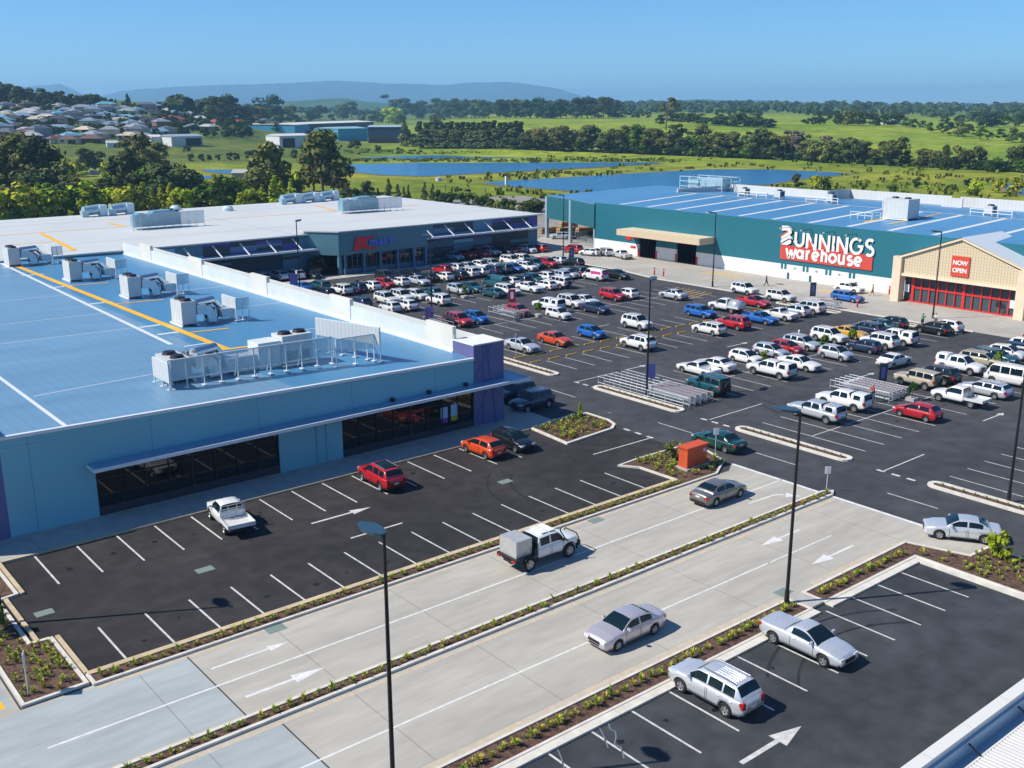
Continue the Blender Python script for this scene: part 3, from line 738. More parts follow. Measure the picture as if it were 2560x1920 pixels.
# ---------------- green hardware warehouse
teal = mat('teal_panel', (.012, .135, .180), .55, noise=.05, nscale=.15, seams=[(1, 7.6, .06, .35)])
teal_d = mat('teal_panel_dark', (.015, .12, .15), .55, noise=.05, nscale=.15)
cream = mat('cream_panel', (.66, .55, .38), .7, noise=.06, nscale=.8)
redp = mat('red_paint', (.55, .03, .02), .5)
def text_mesh(s, size, extr, bold=0.0, sx=1.0):
    cu = bpy.data.curves.new('t', 'FONT'); cu.body = s; cu.size = size; cu.extrude = extr; cu.offset = bold; cu.space_character = .93
    cu.align_x = 'CENTER'; cu.align_y = 'BOTTOM_BASELINE'
    o = bpy.data.objects.new('t', cu); COL.objects.link(o); dg = bpy.context.evaluated_depsgraph_get()
    me = bpy.data.meshes.new_from_object(o.evaluated_get(dg)); bpy.data.objects.remove(o)
    return me
def hardware():
    T = thing('hardware_warehouse', (0, 0, 0), 0, 'huge teal and white hardware warehouse with blue roof and big lettered sign', 'building')
    XW = 143.6; ZT = 9.35
    def slab(b, y0, y1, z0, z1, x0=XW, x1=XW+.3): b.box(x0, x1, y0, y1, z0, z1)
    b = MB()                                   # teal upper wall round the door openings
    slab(b, -40, 122.6, 2.35, ZT); slab(b, 122.6, 127.3, 3.6, ZT); slab(b, 127.3, 132.4, 2.35, ZT); slab(b, 132.4, 136.8, 3.6, ZT); slab(b, 136.8, 149, 2.35, ZT)
    b.box(XW, 190, 148.8, 149, 0, ZT-.05); b.box(189.8, 190, -40, 149, 0, ZT)
    part(b, 'upper_wall', teal, T)
    b = MB()
    for y0, y1 in ((-40, 122.6), (127.3, 132.4), (136.8, 149)): slab(b, y0, y1, 0, 2.35, XW-.04)
    for y in (96.5, 99.2, 101.9, 104.4): pass
    part(b, 'lower_wall', white_wall, T)
    b = MB()
    for y in (90.7, 95.0, 99.3, 103.6):
        b.box(XW-.1, XW-.04, y-.55, y-.15, 1.55, 2.4); b.box(XW-.1, XW-.04, y+.15, y+.55, 1.55, 2.4)
    for y in (89.9, 98.3, 102.6): b.box(XW-.25, XW-.04, y-.12, y+.12, 0, 1.05)
    split_build(b, 'downpipe', mat('teal_trim', (.02, .16, .19), .5), T)
    b = MB()
    for y in (93, 97.2, 101.4): b.box(XW-.09, XW-.04, y-.2, y+.2, 1.7, 2.0)
    split_build(b, 'wall_vent', mat('vent_grey', (.25, .32, .36), .5), T)
    b = MB()                                   # dark interior behind the truck doors
    b.box(152, 152.1, 121, 138.5, 0, 5); b.box(XW+.3, 152, 122.4, 122.6, 0, 5); b.box(XW+.3, 152, 136.8, 137, 0, 5); b.box(XW+.3, 152, 122.6, 136.8, 4.4, 4.5); b.box(XW+.3, 152, 122.6, 136.8, 0.015, .03)
    part(b, 'loading_bay', mat('interior_dark', (.03, .03, .032), .8), T)
    b = MB()
    for y in (122.4, 127.4, 132.3, 136.9): b.box(XW-.16, XW-.045, y-.22, y+.1, 0, 1.5)
    b.box(XW-.12, XW-.042, 137.2, 138.6, 3.3, 4.2); b.box(XW-.12, XW-.042, 138.9, 140.2, 2.9, 4.6); b.box(XW-.12, XW-.042, 137.6, 138.9, 1.5, 1.9)
    split_build(b, 'red_panel', redp, T)
    b = MB(); b.box(XW-4.2, XW-.002, 118.4, 138.6, 4.35, 5.4); aw = part(b, 'awning', cream, T)
    b = MB(); b.box(XW-4.25, XW-4.2, 118.35, 138.65, 4.3, 5.45); b.box(XW-4.25, XW-.01, 118.33, 118.4, 4.3, 5.45); part(b, 'awning_fascia', mat('cream_sheet', (.60, .48, .32), .7, seams=[(1, .5, .07, .35)]), aw)
    # roof with skylight strips
    XR, ZR = 166.5, 10.3
    zf = lambda x: 9.35+(x-XW)*(.95/(XR-XW)) if x < XR else ZR-(x-XR)*.04
    b = MB(); b.add([(XW, -40, 9.351), (XR, -40, ZR), (XR, 149, ZR), (XW, 149, 9.351)], [(0, 1, 2, 3)])
    b.add([(XR, -40, ZR), (190, -40, zf(190)), (190, 149, zf(190)), (XR, 149, ZR)], [(0, 1, 2, 3)])
    rf = part(b, 'roof', roof_b, T)
    b = MB()
    y = -36.0
    while y < 146:
        x0 = XW+.8; b.add([(x0, y-.45, zf(x0)+.02), (XR-.3, y-.45, ZR+.01), (XR-.3, y+.45, ZR+.01), (x0, y+.45, zf(x0)+.02)], [(0, 1, 2, 3)])
        y += 7.15
    b.add([(XR-.25, -40, ZR+.03), (XR+.25, -40, ZR+.03), (XR+.25, 149, ZR+.03), (XR-.25, 149, ZR+.03)], [(0, 1, 2, 3)])
    split_build(b, 'skylight_strip', mat('skylight', (.62, .66, .66), .5), rf)
    b = MB(); b.box(182, 182.3, 122, 147.4, 9.6, 11.3); b.box(182.3, 190.0, 121.8, 122, 9.5, 11.3); b.box(189.7, 190, 100, 121.8, 9.4, 11.2)
    b.box(186, 186.3, 96, 100, 9.4, 11.2); b.box(189, 189.3, -40, 98, 9.3, 11.25); b.box(166, 182, 147.4, 147.7, 9.8, 11.0)
    split_build(b, 'parapet', mat('parapet_sheet', (.60, .60, .57), .6, noise=.05, nscale=.3, seams=[(1, .7, .1, .2)]), rf)
    b = MB()                                   # guard rails along the ridge
    for y in range(30, 140, 16):
        for z in (.55, 1.05): b.bar((XR+1, y, ZR+z), (XR+1, y+7, ZR+z), .09)
        for k in range(4): b.bar((XR+1, y+k*2.3, ZR), (XR+1, y+k*2.3, ZR+1.05), .1)
        b.bar((XR+1, y, ZR+1.05), (XR+3.2, y, ZR), .08)
    part(b, 'guard_rail', white_wall, rf)
    b = MB(); 
    for (x0, y0, x1, y1) in ((150.0, 93.4, 157, 93.4), (150, 89.2, 166, 89.0), (157.2, 89, 157.2, 93.6), (163, 132, 172, 132), (165, 118, 172, 118)):
        b.add([(x0, y0-.3, zf(x0)+.05), (x1, y0-.3, zf(x1)+.05), (x1, y1+.3, zf(x1)+.05), (x0, y1+.3, zf(x0)+.05)] if y0 != y1 or True else [], [(0, 1, 2, 3)])
    split_build(b, 'roof_walkway', yellow, rf)
    # open timber yard canopy at the left end
    b = MB(); pts = [(143.9, 149.1), (147.6, 160.3), (149.8, 170.6), (190, 175), (190, 149.1)]
    b.prism(pts, 8.95, 9.05, bot=True); yr = part(b, 'yard_roof', roof_b, T)
    b = MB(); b.bar((143.7, 149.1, 6.6), (147.5, 160.3, 6.6), .3, 4.6); b.bar((147.5, 160.3, 6.6), (149.7, 170.6, 6.6), .3, 4.6)
    part(b, 'yard_fascia', teal_d, yr)
    b = MB()
    for x, y in ((149.6, 170.2), (147.6, 160.4), (144.2, 149.4), (165, 172), (165, 160), (178, 172), (178, 160)): b.box(x-.3, x+.3, y-.3, y+.3, 0, 8.9)
    split_build(b, 'yard_post', mat('post_blue_grey', (.30, .38, .44), .5), yr)
    # gable entrance
    b = MB(); b.box(138.4, 139.9, 79.6, 80.9, 0, 6.6); b.box(138.4, 139.9, 61.4, 62.7, 0, 6.6); gb = part(b, 'entrance_portico', mat('cream_pillar', (.70, .58, .42), .7, noise=.05, nscale=.6), T)
    b = MB()
    vs = [(138.9, 79.6, 4.2), (138.9, 62.7, 4.2), (138.9, 62.7, 6.55), (138.9, 71.0, 9.75), (138.9, 79.6, 6.55)]
    b.add(vs+[(139.3, y, z) for _, y, z in vs], [(4, 3, 2, 1, 0), (5, 6, 7, 8, 9), (0, 1, 6, 5), (1, 2, 7, 6), (2, 3, 8, 7), (3, 4, 9, 8), (4, 0, 5, 9)])
    part(b, 'gable_cladding', mat('cream_grid', (.62, .52, .35), .7, seams=[(1, .42, .09, .45), (2, .42, .07, .3)]), gb)
    b = MB(); b.bar((138.75, 80.2, 6.5), (138.75, 71.0, 10.0), .3, .34); b.bar((138.75, 71.0, 10.0), (138.75, 61.4, 6.5), .3, .34)
    b.box(138.6, 138.86, 62.7, 79.6, 3.85, 4.25); b.box(139.0, 139.8, 62.7, 79.6, 3.9, 4.2); part(b, 'portico_trim', mat('cream_trim', (.74, .63, .45), .6), gb)
    b = MB(); b.add([(138.5, 80.9, 6.45), (138.5, 71.0, 10.2), (150, 71.0, 10.2), (150, 80.9, 6.45), (138.5, 60.9, 6.45), (150, 60.9, 6.45)], [(0, 1, 2, 3), (1, 4, 5, 2)])
    part(b, 'portico_roof', mat('white_roof', (.62, .68, .72), .4, seams=[(0, .8, .06, .15)]), gb)
    b = MB(); b.box(140.0, 140.05, 62.7, 79.6, .1, 3.9); part(b, 'entrance_glass', mat('entry_glass', (.05, .07, .085), .08, spec=.6), gb)
    b = MB()
    for k in range(13):
        y = 78.2-k*1.28; wd = .42 if k in (0, 6) else .15; b.box(139.8, 140.0, y-wd/2, y+wd/2, .05, 3.9)
    b.box(139.84, 139.97, 62.7, 78.2, 2.05, 2.3); b.box(139.82, 139.98, 62.7, 79.6, .0, .2); b.box(139.84, 139.97, 62.7, 79.6, 3.75, 3.9)
    part(b, 'entrance_frame', redp, gb)
    b = MB(); b.box(139.7, 139.78, 63.1, 63.9, 1.2, 2.3); b.box(139.7, 139.78, 78.7, 79.4, 1.4, 2.5); split_build(b, 'notice', mat('notice_pale', (.55, .66, .75), .5), gb)
    b = MB(); b.box(138.72, 138.88, 69.6, 72.2, 4.75, 7.55); ns = part(b, 'opening_sign', mat('sign_orange_red', (.60, .07, .03), .5), gb)
    for s, z in (('NOW', 6.35), ('OPEN', 5.3)):
        me = text_mesh(s, .84, .02, .032); me.materials.append(white_wall)
        o = bpy.data.objects.new('sign_lettering', me); COL.objects.link(o); o.parent = ns
        o.matrix_world = Matrix(((0, 0, -1, 138.69), (-1, 0, 0, 70.9), (0, 1, 0, z), (0, 0, 0, 1)))
    # wall sign
    b = MB(); x = XW-.16; b.box(x, XW-.001, 87.3, 104.4, 3.15, 5.5)
    for y in (96.6, 92.2+1.7, 89.9+.2): pass
    sgb = part(b, 'sign_board', mat('sign_board_red', (.56, .065, .045), .5), T)
    tr = lambda u, v, d: (x-.02-d, 104.4-u, 5.5+v)
    W = .60
    def arc(cx, cy, rx, ry, a0, a1, n=12): return [(cx+rx*cos(radians(a0+(a1-a0)*i/n)), cy+ry*sin(radians(a0+(a1-a0)*i/n))) for i in range(n+1)]
    b = MB()
    u0 = 2.6                                    # U N N I N G S
    ribbon(b, [(u0+.3, 2.35), (u0+.3, .9)]+arc(u0+1.05, .9, .75, .75, 180, 360, 8)+[(u0+1.8, 2.35)], W*.8, tr, .05)
    def N_(u): 
        ribbon(b, [(u, -.1), (u, 2.35)], W*.8, tr, .05); ribbon(b, [(u+.05, 2.2), (u+1.55, -.25)], W*.8, tr, .05); ribbon(b, [(u+1.6, -.3), (u+1.6, 2.35)], W*.8, tr, .05)
    N_(5.15); N_(7.6); ribbon(b, [(10.05, -.1), (10.05, 2.35)], W*.8, tr, .05); N_(10.85)
    ribbon(b, arc(14.15, 1.15, 1.0, 1.15, 45, 360, 16)+[(14.3, 1.1)], W*.75, tr, .05)
    ribbon(b, arc(16.5, 1.75, .62, .58, 40, 270, 9)+arc(16.5, .55, .62, .62, 90, -140, 9), W*.75, tr, .05)
    part(b, 'sign_lettering', white_wall, sgb)
    b = MB(); w2 = .44; tr2 = lambda u, v, d: (x-.02-d, 103.25-u, 3.52+v)       # warehouse
    rb = lambda pts: ribbon(b, pts, w2, tr2, .05)
    rb([(.1, 1.55), (.55, .1), (.62, .1), (1.05, 1.35)]); rb([(1.05, 1.35), (1.45, .1), (1.55, .1), (1.95, 1.55)])
    rb(arc(2.75, .78, .52, .6, 0, 360, 14)); rb([(3.35, 1.5), (3.35, 0)])
    rb([(4.1, 0), (4.1, 1.55)]); rb([(4.15, .95)]+arc(4.6, 1.0, .4, .42, 170, 80, 4))
    rb([(5.2, .72), (6.25, .80)]); rb(arc(5.75, .78, .55, .62, 5, 310, 14))
    rb([(6.95, 0), (6.95, 2.25)]); rb([(7.0, .8)]+arc(7.4, .95, .38, .45, 170, 0, 6)+[(7.78, 0)])
    rb(arc(8.95, .78, .60, .62, 0, 360, 14))
    rb([(10.1, 1.55), (10.1, .6)]+arc(10.5, .55, .4, .45, 180, 350, 6)); rb([(10.98, 1.55), (10.98, 0)])
    rb(arc(12.1, 1.12, .40, .32, 40, 260, 7)+arc(12.1, .45, .42, .36, 80, -150, 7))
    rb([(12.95, .72), (14.0, .80)]); rb(arc(13.5, .78, .55, .62, 5, 310, 14))
    part(b, 'sign_lettering', white_wall, sgb)
    b = MB()                                    # the slashed B
    def poly(pts):
        n = len(pts); ar = sum(pts[i][0]*pts[(i+1) % n][1]-pts[(i+1) % n][0]*pts[i][1] for i in range(n))
        if ar < 0: pts = pts[::-1]
        vs = [tr(u, v, .08) for u, v in pts]+[tr(u, v, 0) for u, v in pts]
        b.add(vs, [tuple(range(n))]+[(i, n+i, n+(i+1) % n, (i+1) % n) for i in range(n)])
    poly([(.1, 2.35), (.1, 3.15), (1.3, 3.2), (1.9, 3.0), (2.15, 2.6), (2.05, 2.1), (1.75, 1.8), (.1, .85), (.15, 1.4), (1.35, 2.15), (1.3, 2.45)])
    poly([(.05, .25), (.05, .72), (1.75, 1.72), (2.3, 1.3), (2.3, 1.0), (1.6, 1.2)])
    poly([(.1, .06), (1.7, 1.0), (2.2, .85), (1.95, .35), (1.3, .06)])
    part(b, 'sign_lettering', white_wall, sgb)
    b = MB(); poly([(-.15, 1.45), (1.1, 2.35), (1.35, 2.35), (1.3, 2.15), (-.15, 1.15)]); part(b, 'sign_slash', _mats['sign_board_red'], sgb)
    b = MB()                                    # arrow points of the board reaching up into the Ns
    for u in (5.42, 7.87, 11.12): poly([(u, 0), (u+1.0, 0), (u, 1.5)])
    split_build(b, 'sign_point', _mats['sign_board_red'], sgb)
    for k, y in enumerate((102.2, 98.2, 94.0, 90.0)):
        b = MB(); b.tube((XW, y, 7.4), (XW-.8, y+.1, 8.6), .05); b.tube((XW-.8, y+.1, 8.6), (XW-1.9, y+1.0, 8.45), .045); lm = part(b, 'sign_lamp', black_m, T)
        b = MB(); b.box(XW-2.15, XW-1.85, y+.9, y+1.2, 8.3, 8.5); part(b, 'lamp_head', mat('lamp_grey', (.4, .4, .4), .5), lm)
hardware()

# ---------------- building at the lower right corner
def corner_building():
    T = thing('corner_building', (0, 0, 0), 0, 'low building in the bottom right corner with white ribbed roof behind a pale gutter', 'building')
    b = MB(); b.box(24, 75, 15.9, 16.19, 0, 4.3); b.box(24, 24.3, -10, 15.9, 0, 4.3); part(b, 'wall', white_wall, T)
    b = MB(); b.box(23.9, 75, 15.82, 16.3, 4.3, 4.55); b.box(24, 75, 15.15, 15.3, 3.7, 3.8)
    p = part(b, 'parapet_cap', mat('cap_cream', (.66, .66, .62), .5, seams=[(0, 3, .04, .4)]), T)
    b = MB(); b.box(24, 75, 15.0, 15.82, 3.6, 3.66); b.box(24, 75, 15.7, 15.82, 3.66, 4.3); part(b, 'gutter', mat('gutter_blue', (.30, .45, .58), .35, metal=.3), T)
    b = MB(); step = .22; x = 24.0; vs = []; fs = []
    pr = []
    while x < 75: pr += [(x, 0), (x+.07, .05), (x+.13, .05), (x+.2, 0)]; x += step
    for (xx, zz) in pr: vs.append((xx, 15.12, 3.95+zz)); vs.append((xx, -12, 4.9+zz))
    n = len(pr)
    for i in range(n-1): fs.append((2*i, 2*i+1, 2*i+3, 2*i+2)[::-1])
    b.add(vs, fs); b.add([(24, 15.1, 3.66), (75, 15.1, 3.66), (75, 15.1, 3.99), (24, 15.1, 3.99)], [(0, 1, 2, 3)])
    part(b, 'roof', mat('ribbed_roof', (.50, .50, .50), .5, noise=.04, nscale=1), T)
    b = MB()
    for x in (32.3, 35.6, 39.6): b.tube((x, 15.05, 3.72), (x-.1, 15.75, 4.2), .04)
    split_build(b, 'cable', black_m, T)
corner_building()

# ---------------- rooftop plant
def fan_unit(name, loc, rz, label, group, fans=2, L=3.2, Wd=1.7, H=2.0):
    T = thing(name, loc, rz, label, 'air conditioner', group)
    b = MB(); b.box(-L/2, L/2, -Wd/2, Wd/2, .25, H); part(b, 'housing', mat('unit_cream', (.54, .57, .57), .5, noise=.05, nscale=.8, seams=[(0, .8, .03, .5)]), T)
    b = MB()
    for k in range(fans): 
        cx = -L/2+(k+.5)*L/fans; b.lathe([(.0, 0.24), (.22, .26), (.48, .22), (.58, .0)], (cx, 0, H), (0, 0, 1), 14)
    split_build(b, 'fan_cowl', black_m, T)
    b = MB(); b.box(-L/2-.2, L/2+.2, -Wd/2-.15, -Wd/2, 0.02, .2); b.box(-L/2-.2, L/2+.2, Wd/2, Wd/2+.15, .02, .2); split_build(b, 'skid', white_wall, T)
    b = MB(); b.box(-L/2+.3, L/2-.3, -Wd/2-.02, -Wd/2-.001, .5, 1.3); part(b, 'grille', mat('grille_dark', (.04, .05, .06), .6), T)
    return T
mesh_screen = mat('perforated_screen', (.42, .55, .62), .5, alpha=.42)
ribbed = mat('ribbed_screen', (.62, .66, .66), .5, alpha=.82, seams=[(0, .45, .1, .3)])
def screen(label, loc, rz, L, H, z0, group=None, solid=False):
    """acoustic screen on posts"""
    T = thing('roof_screen', loc, rz, label, 'screen', group)
    b = MB(); b.box(0, L, -.03, .03, z0, z0+H); part(b, 'panel', ribbed if solid else mesh_screen, T)
    b = MB(); n = max(2, int(L/1.35))
    for k in range(n+1):
        x = L*k/n; b.bar((x, .08, .02), (x, .08, z0+H), .08); b.box(x-.16, x+.16, -.1, .4, .0, .06)
    b.bar((0, .08, z0+H), (L, .08, z0+H), .09); b.bar((0, .08, z0), (L, .08, z0), .07)
    for k in range(0, n, 2): x = L*k/n; b.bar((x, .08, z0+H*.9), (x+.2, 1.3, .03), .06)
    part(b, 'frame', mat('screen_frame', (.60, .66, .70), .5), T)
    return T
def duct_set(name, loc, rz, label, group):
    T = thing(name, loc, rz, label, 'duct', group)
    b = MB(); b.smooth = False
    # big curved elbow: swept box
    def sweep(pts, w, h):
        ring = []
        for i, p in enumerate(pts):
            d = (Vector(pts[min(i+1, len(pts)-1)])-Vector(pts[max(i-1, 0)])).normalized(); up = Vector((0, 1, 0)); s = d.cross(up).normalized()
            c = Vector(p); ring.append([c+up*w/2+s*h/2, c-up*w/2+s*h/2, c-up*w/2-s*h/2, c+up*w/2-s*h/2])
        vs = [v for r in ring for v in r]; fs = []
        for i in range(len(pts)-1):
            for k in range(4): fs.append((i*4+k, i*4+(k+1) % 4, i*4+4+(k+1) % 4, i*4+4+k))
        fs += [(3, 2, 1, 0), tuple(range(len(vs)-4, len(vs)))]
        b.add(vs, fs)
    sweep([(0, 0, 1.5), (.7, 0, 1.5), (1.25, 0, 1.3), (1.55, 0, .8), (1.6, 0, .1)], 1.3, .9)
    sweep([(0, 1.5, 1.7), (1.2, 1.5, 1.7), (1.8, 1.5, 1.5), (2.2, 1.5, 1.0), (2.3, 1.5, .1)], 1.0, .8)
    part(b, 'elbow', duct, T)
    b = MB(); b.tube((.2, .2, 2.05), (2.4, 1.1, 2.05), .42, .42, 16); b.tube((2.4, 1.1, 2.05), (3.3, 1.1, 1.0), .3, .3, 14); part(b, 'pipe', duct, T)
    b = MB(); b.lathe([(.7, 0), (.78, .1), (.78, .22), (.7, .3)], (1.75, -.2, .8), (0, 1, 0), 18); part(b, 'flange', mat('flange_dark', (.03, .05, .06), .4), T)
    b = MB(); b.box(2.7, 4.0, -.4, .7, .35, 1.25); b.box(2.9, 3.7, .8, 1.5, .3, 1.0); part(b, 'plenum', mat('plenum_metal', (.42, .52, .58), .35, metal=.5), T)
    return T
zr_ = lambda x: 7.32-.0181*x+.02
ordn = ['first', 'second', 'third', 'fourth', 'fifth']
for i, (x, y) in enumerate([(38.9, 99.8), (40.4, 118.8), (39.0, 135.3), (36.5, 153.5)]):
    z = zr_(x); p = ['nearest one on the yellow walkway', 'second one on the yellow walkway', 'third one on the yellow walkway', 'farthest one on the yellow walkway'][i]
    fan_unit('rooftop_unit', (x+.4, y, z), pi/2, f'cream rooftop cooling unit with fans, {p}', 'cooling units on the blue roof', L=2.7, Wd=1.5, H=2.5)
    duct_set('duct_assembly', (x+1.3, y-.6, z), 0, f'shiny duct elbows beside the cooling unit, {p}', 'duct assemblies on the blue roof')
    screen(f'white screen panel standing behind the ducts, {p}', (x+5.2, y+1.6, z), -pi/2, 3.4, 1.1, 1.2, 'screens behind the duct assemblies', True)
    screen(f'narrow mesh screen at right angles behind the ducts, {p}', (x+5.2, y-1.8, z), 0, 1.4, 1.1, 1.2, 'mesh screens behind the duct assemblies')
z = zr_(31)
fan_unit('rooftop_unit', (29.9, 78.9, z), pi/2, 'cream rooftop cooling unit with two black fans behind the low screen near the roof edge', 'cooling units on the blue roof', H=1.9)
duct_set('duct_assembly', (31.0, 77.8, z), 0, 'shiny duct boxes behind the long mesh screen near the roof edge', 'duct assemblies on the blue roof')
screen('short white screen panel at the left end of the long mesh screen', (28.2, 78.9, z), -pi/2, 3.3, 1.5, .55, None, True)
screen('long see-through mesh screen on posts along the near roof edge', (28.2, 75.6, z), radians(-2.0), 13.9, 1.6, .75)
screen('wide white ribbed screen panel on posts near the parapet', (43.9, 81.2, zr_(43)), radians(-74), 7.6, 1.5, 1.5, None, True)
screen('short raised mesh screen joining the wide white panel at the roof edge', (42.2, 74.6, zr_(43)), radians(-3), 3.6, 1.2, 1.2)
fan_unit('rooftop_unit', (40.1, 78.4, zr_(40)), 0, 'large cooling unit with two black fans beside the wide white screen panel', 'cooling units on the blue roof', L=2.8, Wd=2.0, H=2.6)
b = MB(); b.box(36.6, 38.6, 77.6, 79.6, zr_(37), zr_(37)+2.2); b.box(34.5, 36.6, 77.9, 79.2, zr_(37), zr_(37)+1.3)
tag(part(b, 'air_duct_box', mat('duct_cream', (.62, .66, .66), .45, noise=.06), None), 'pale boxed duct joined to the cooling unit near the roof edge', 'duct')
# plant on the discount store roof
for i, (x, y, L) in enumerate(((63.8, 181.6, 13.0), (106.2, 182.7, 14.2))):
    s = 'left' if i == 0 else 'right'
    screen(f'long mesh screen on posts on the white roof, the {s} one of two', (x, y, 6.97), 0, L, 2.2, .5, 'long screens on the white roof')
    T = thing('duct_cover', (x+.6, y+.6, 6.97), 0, f'humped blue grey duct behind the {s} long screen on the white roof', 'duct', 'humped ducts on the white roof')
    b = MB(); pts = [(0, .5), (0, 2.2), (1, 2.9), (2, 2.6), (2.6, 2.3), (3.6, 3.0), (6.6, 3.1), (8.2, 2.6), (8.2, .4)]
    n = len(pts); b.add([(u, 0, v) for u, v in pts]+[(u, 2.2, v) for u, v in pts], [tuple(range(n-1, -1, -1)), tuple(range(n, 2*n))]+[(k, (k+1) % n, n+(k+1) % n, n+k) for k in range(n)])
    part(b, 'casing', mat('casing_blue', (.20, .40, .50), .35, metal=.4, noise=.1, nscale=.7), T)
    b = MB(); b.lathe([(0, .3), (.4, .28), (.5, 0)], (7, 1.1, 2.95), (0, 0, 1), 12); b.lathe([(0, .3), (.4, .28), (.5, 0)], (8, 1.1, 2.65), (0, 0, 1), 12); split_build(b, 'fan_cowl', black_m, T)
for i, (x, y) in enumerate([(66.5, 211), (72, 211.5), (109, 210.5), (114, 211), (119.5, 212)]):
    T = thing('roof_ventilator', (x, y, 6.97), 0, f'bulky pale blue ventilation duct at the far roof edge, number {i+1} from the left' if False else f'bulky pale blue duct at the far edge of the white roof, {ordn[i]} from the left', 'duct', 'ducts at the far roof edge')
    b = MB(); b.tube((-1.8, 0, 1.1), (1.8, .4, 1.3), .9, 1.0, 14); b.box(-2.2, -1.0, -.8, .8, 0.02, 1.2); part(b, 'casing', mat('casing_pale', (.38, .55, .62), .35, metal=.4, noise=.1, nscale=.7), T)
    b = MB(); b.box(1.2, 2.6, -.9, .9, .02, 2.1); part(b, 'box', mat('box_pale', (.5, .62, .68), .5), T)
for x, y in ((84, 213), (92, 205)):
    b = MB(); b.lathe([(1.1, 0), (1.1, .5), (.7, .9), (0, 1)], (0, 0, 0), (0, 0, 1), 14)
    o = part(b, 'roof_cowl', _mats['box_pale'], None, loc=(x, y, 6.97)); tag(o, 'small round pale roof cowl, ' + ('at the far roof edge' if y > 210 else 'in front of the far roof edge'), 'vent', 'round cowls on the white roof')
# plant on the hardware roof
T = fan_unit('rooftop_unit', (156.6, 91.0, 9.9), pi/2, 'big white cooling unit with railing on the blue hardware store roof', None, L=4.4, Wd=3.4, H=3.3)
T = thing('roof_railing', (153.2, 95.2, 9.8), 0, 'white pipe railing beside the big cooling unit on the hardware roof', 'railing')
b = MB()
for z in (.6, 1.1): b.bar((-.5, -1.5, z), (-.5, 2.5, z), .08); b.bar((-.5, -1.5, z), (2.0, -1.5, z), .08)
for k in range(4): b.bar((-.5, -1.5+1.33*k, 0), (-.5, -1.5+1.33*k, 1.1), .08)
b.bar((2, -1.5, 0), (2, -1.5, 1.1), .08); part(b, 'rail', white_wall, T)
for i, (x, y) in enumerate(((168.5, 132), (169, 124), (170, 113), (169.5, 82.5))):
    fan_unit('rooftop_unit', (x, y, 10.35), 0, f'small white cooling unit at the ridge of the hardware roof, {ordn[i]} from the left', 'small units on the hardware roof', fans=1, L=1.6, Wd=1.3, H=1.5)
T = thing('roof_plant_frame', (181.5, 152.0, 9.0), 0, 'pale blue open framed plant deck rising above the far hardware roof', 'plant deck')
b = MB()
for z in (1.5, 2.6, 3.6):
    for y in (-6, 6): b.bar((-3, y, z), (3, y, z), .12)
    for x in (-3, 3): b.bar((x, -6, z), (x, 6, z), .12)
for x in (-3, 0, 3):
    for y in (-6, -3, 0, 3, 6): b.bar((x, y, 0), (x, y, 3.7), .14)
part(b, 'frame', mat('frame_pale', (.45, .58, .62), .5), T)
b = MB(); b.box(-2, 2, -5, 1, 1.5, 3.4); b.box(-1.5, 2, 2, 5, 1.5, 2.9); part(b, 'tank', _mats['casing_pale'], T)
# timber stacks in the yard
tim = mat('timber', (.40, .25, .12), .8, noise=.25, nscale=2); rnd = random.Random(4)
for i in range(16):
    x = 156+(i % 4)*7+rnd.uniform(-1, 1); y = 158+(i//4)*6.5+rnd.uniform(-1, 1)
    T = thing('timber_stack', (x, y, 0), rnd.uniform(-.1, .1), 'strapped timber stack on bearers in the yard under the canopy', 'timber stack', 'timber stacks in the yard')
    b = MB(); h = 0.15
    for k in range(rnd.choice((2, 3, 4))): b.box(-2.4+rnd.uniform(-.1, .1), 2.4, -.6, .6, h, h+.5); h += .6
    part(b, 'planks', tim, T)
    b = MB(); 
    for xx in (-1.5, 1.5): b.box(xx-.06, xx+.06, -.62, .62, 0, h-.05)
    split_build(b, 'bearer', mat('bearer', (.05, .04, .03), .9), T)
for i in range(7):
    x, y = [(146.5, 152.5), (151, 156), (152.5, 162), (147.5, 155.8), (153.4, 166), (150.2, 151.5), (156, 152.5)][i]
    T = thing('wire_cage', (x, y, 0), .3, 'galvanised wire stillage cage standing in front of the timber yard', 'cage', 'wire cages at the timber yard')
    b = MB()
    for k in range(6):
        t = -1+k*.4
        for s in (-.7, .7): b.bar((t, s, .1), (t, s, 1.7), .04)
    for z in (.15, .6, 1.15, 1.7):
        for s in (-.7, .7): b.bar((-1, s, z), (1, s, z), .04)
        for s in (-1, 1): b.bar((s, -.7, z), (s, .7, z), .04)
    part(b, 'frame', steel, T)
# ================================================================== VEHICLES
paint = mat('car_paint', objcol=True, rough=.32, coat=.8, spec=.5)
paint_met = mat('car_paint_metallic', objcol=True, rough=.3, metal=.5, coat=.8, spec=.5)
cglass = mat('car_glass', (.006, .016, .024), .06, spec=.45)
tyre_m = mat('tyre_rubber', (.014, .014, .015), .8)
rim_m = mat('wheel_rim', (.46, .47, .48), .3, metal=.7)
rimd_m = mat('wheel_rim_dark', (.03, .03, .03), .4)
plastic = mat('black_plastic', (.014, .014, .015), .5)
head_m = mat('headlamp', (.62, .64, .66), .1, coat=1)
tail_m = mat('tail_lamp', (.42, .012, .01), .2, coat=1)
plate_m = mat('number_plate', (.62, .63, .6), .4)
seat_m = mat('tray_alloy', (.40, .42, .44), .45, metal=.3, noise=.15, nscale=3)
liner_m = mat('tub_liner', (.05, .05, .055), .8, noise=.2, nscale=4)

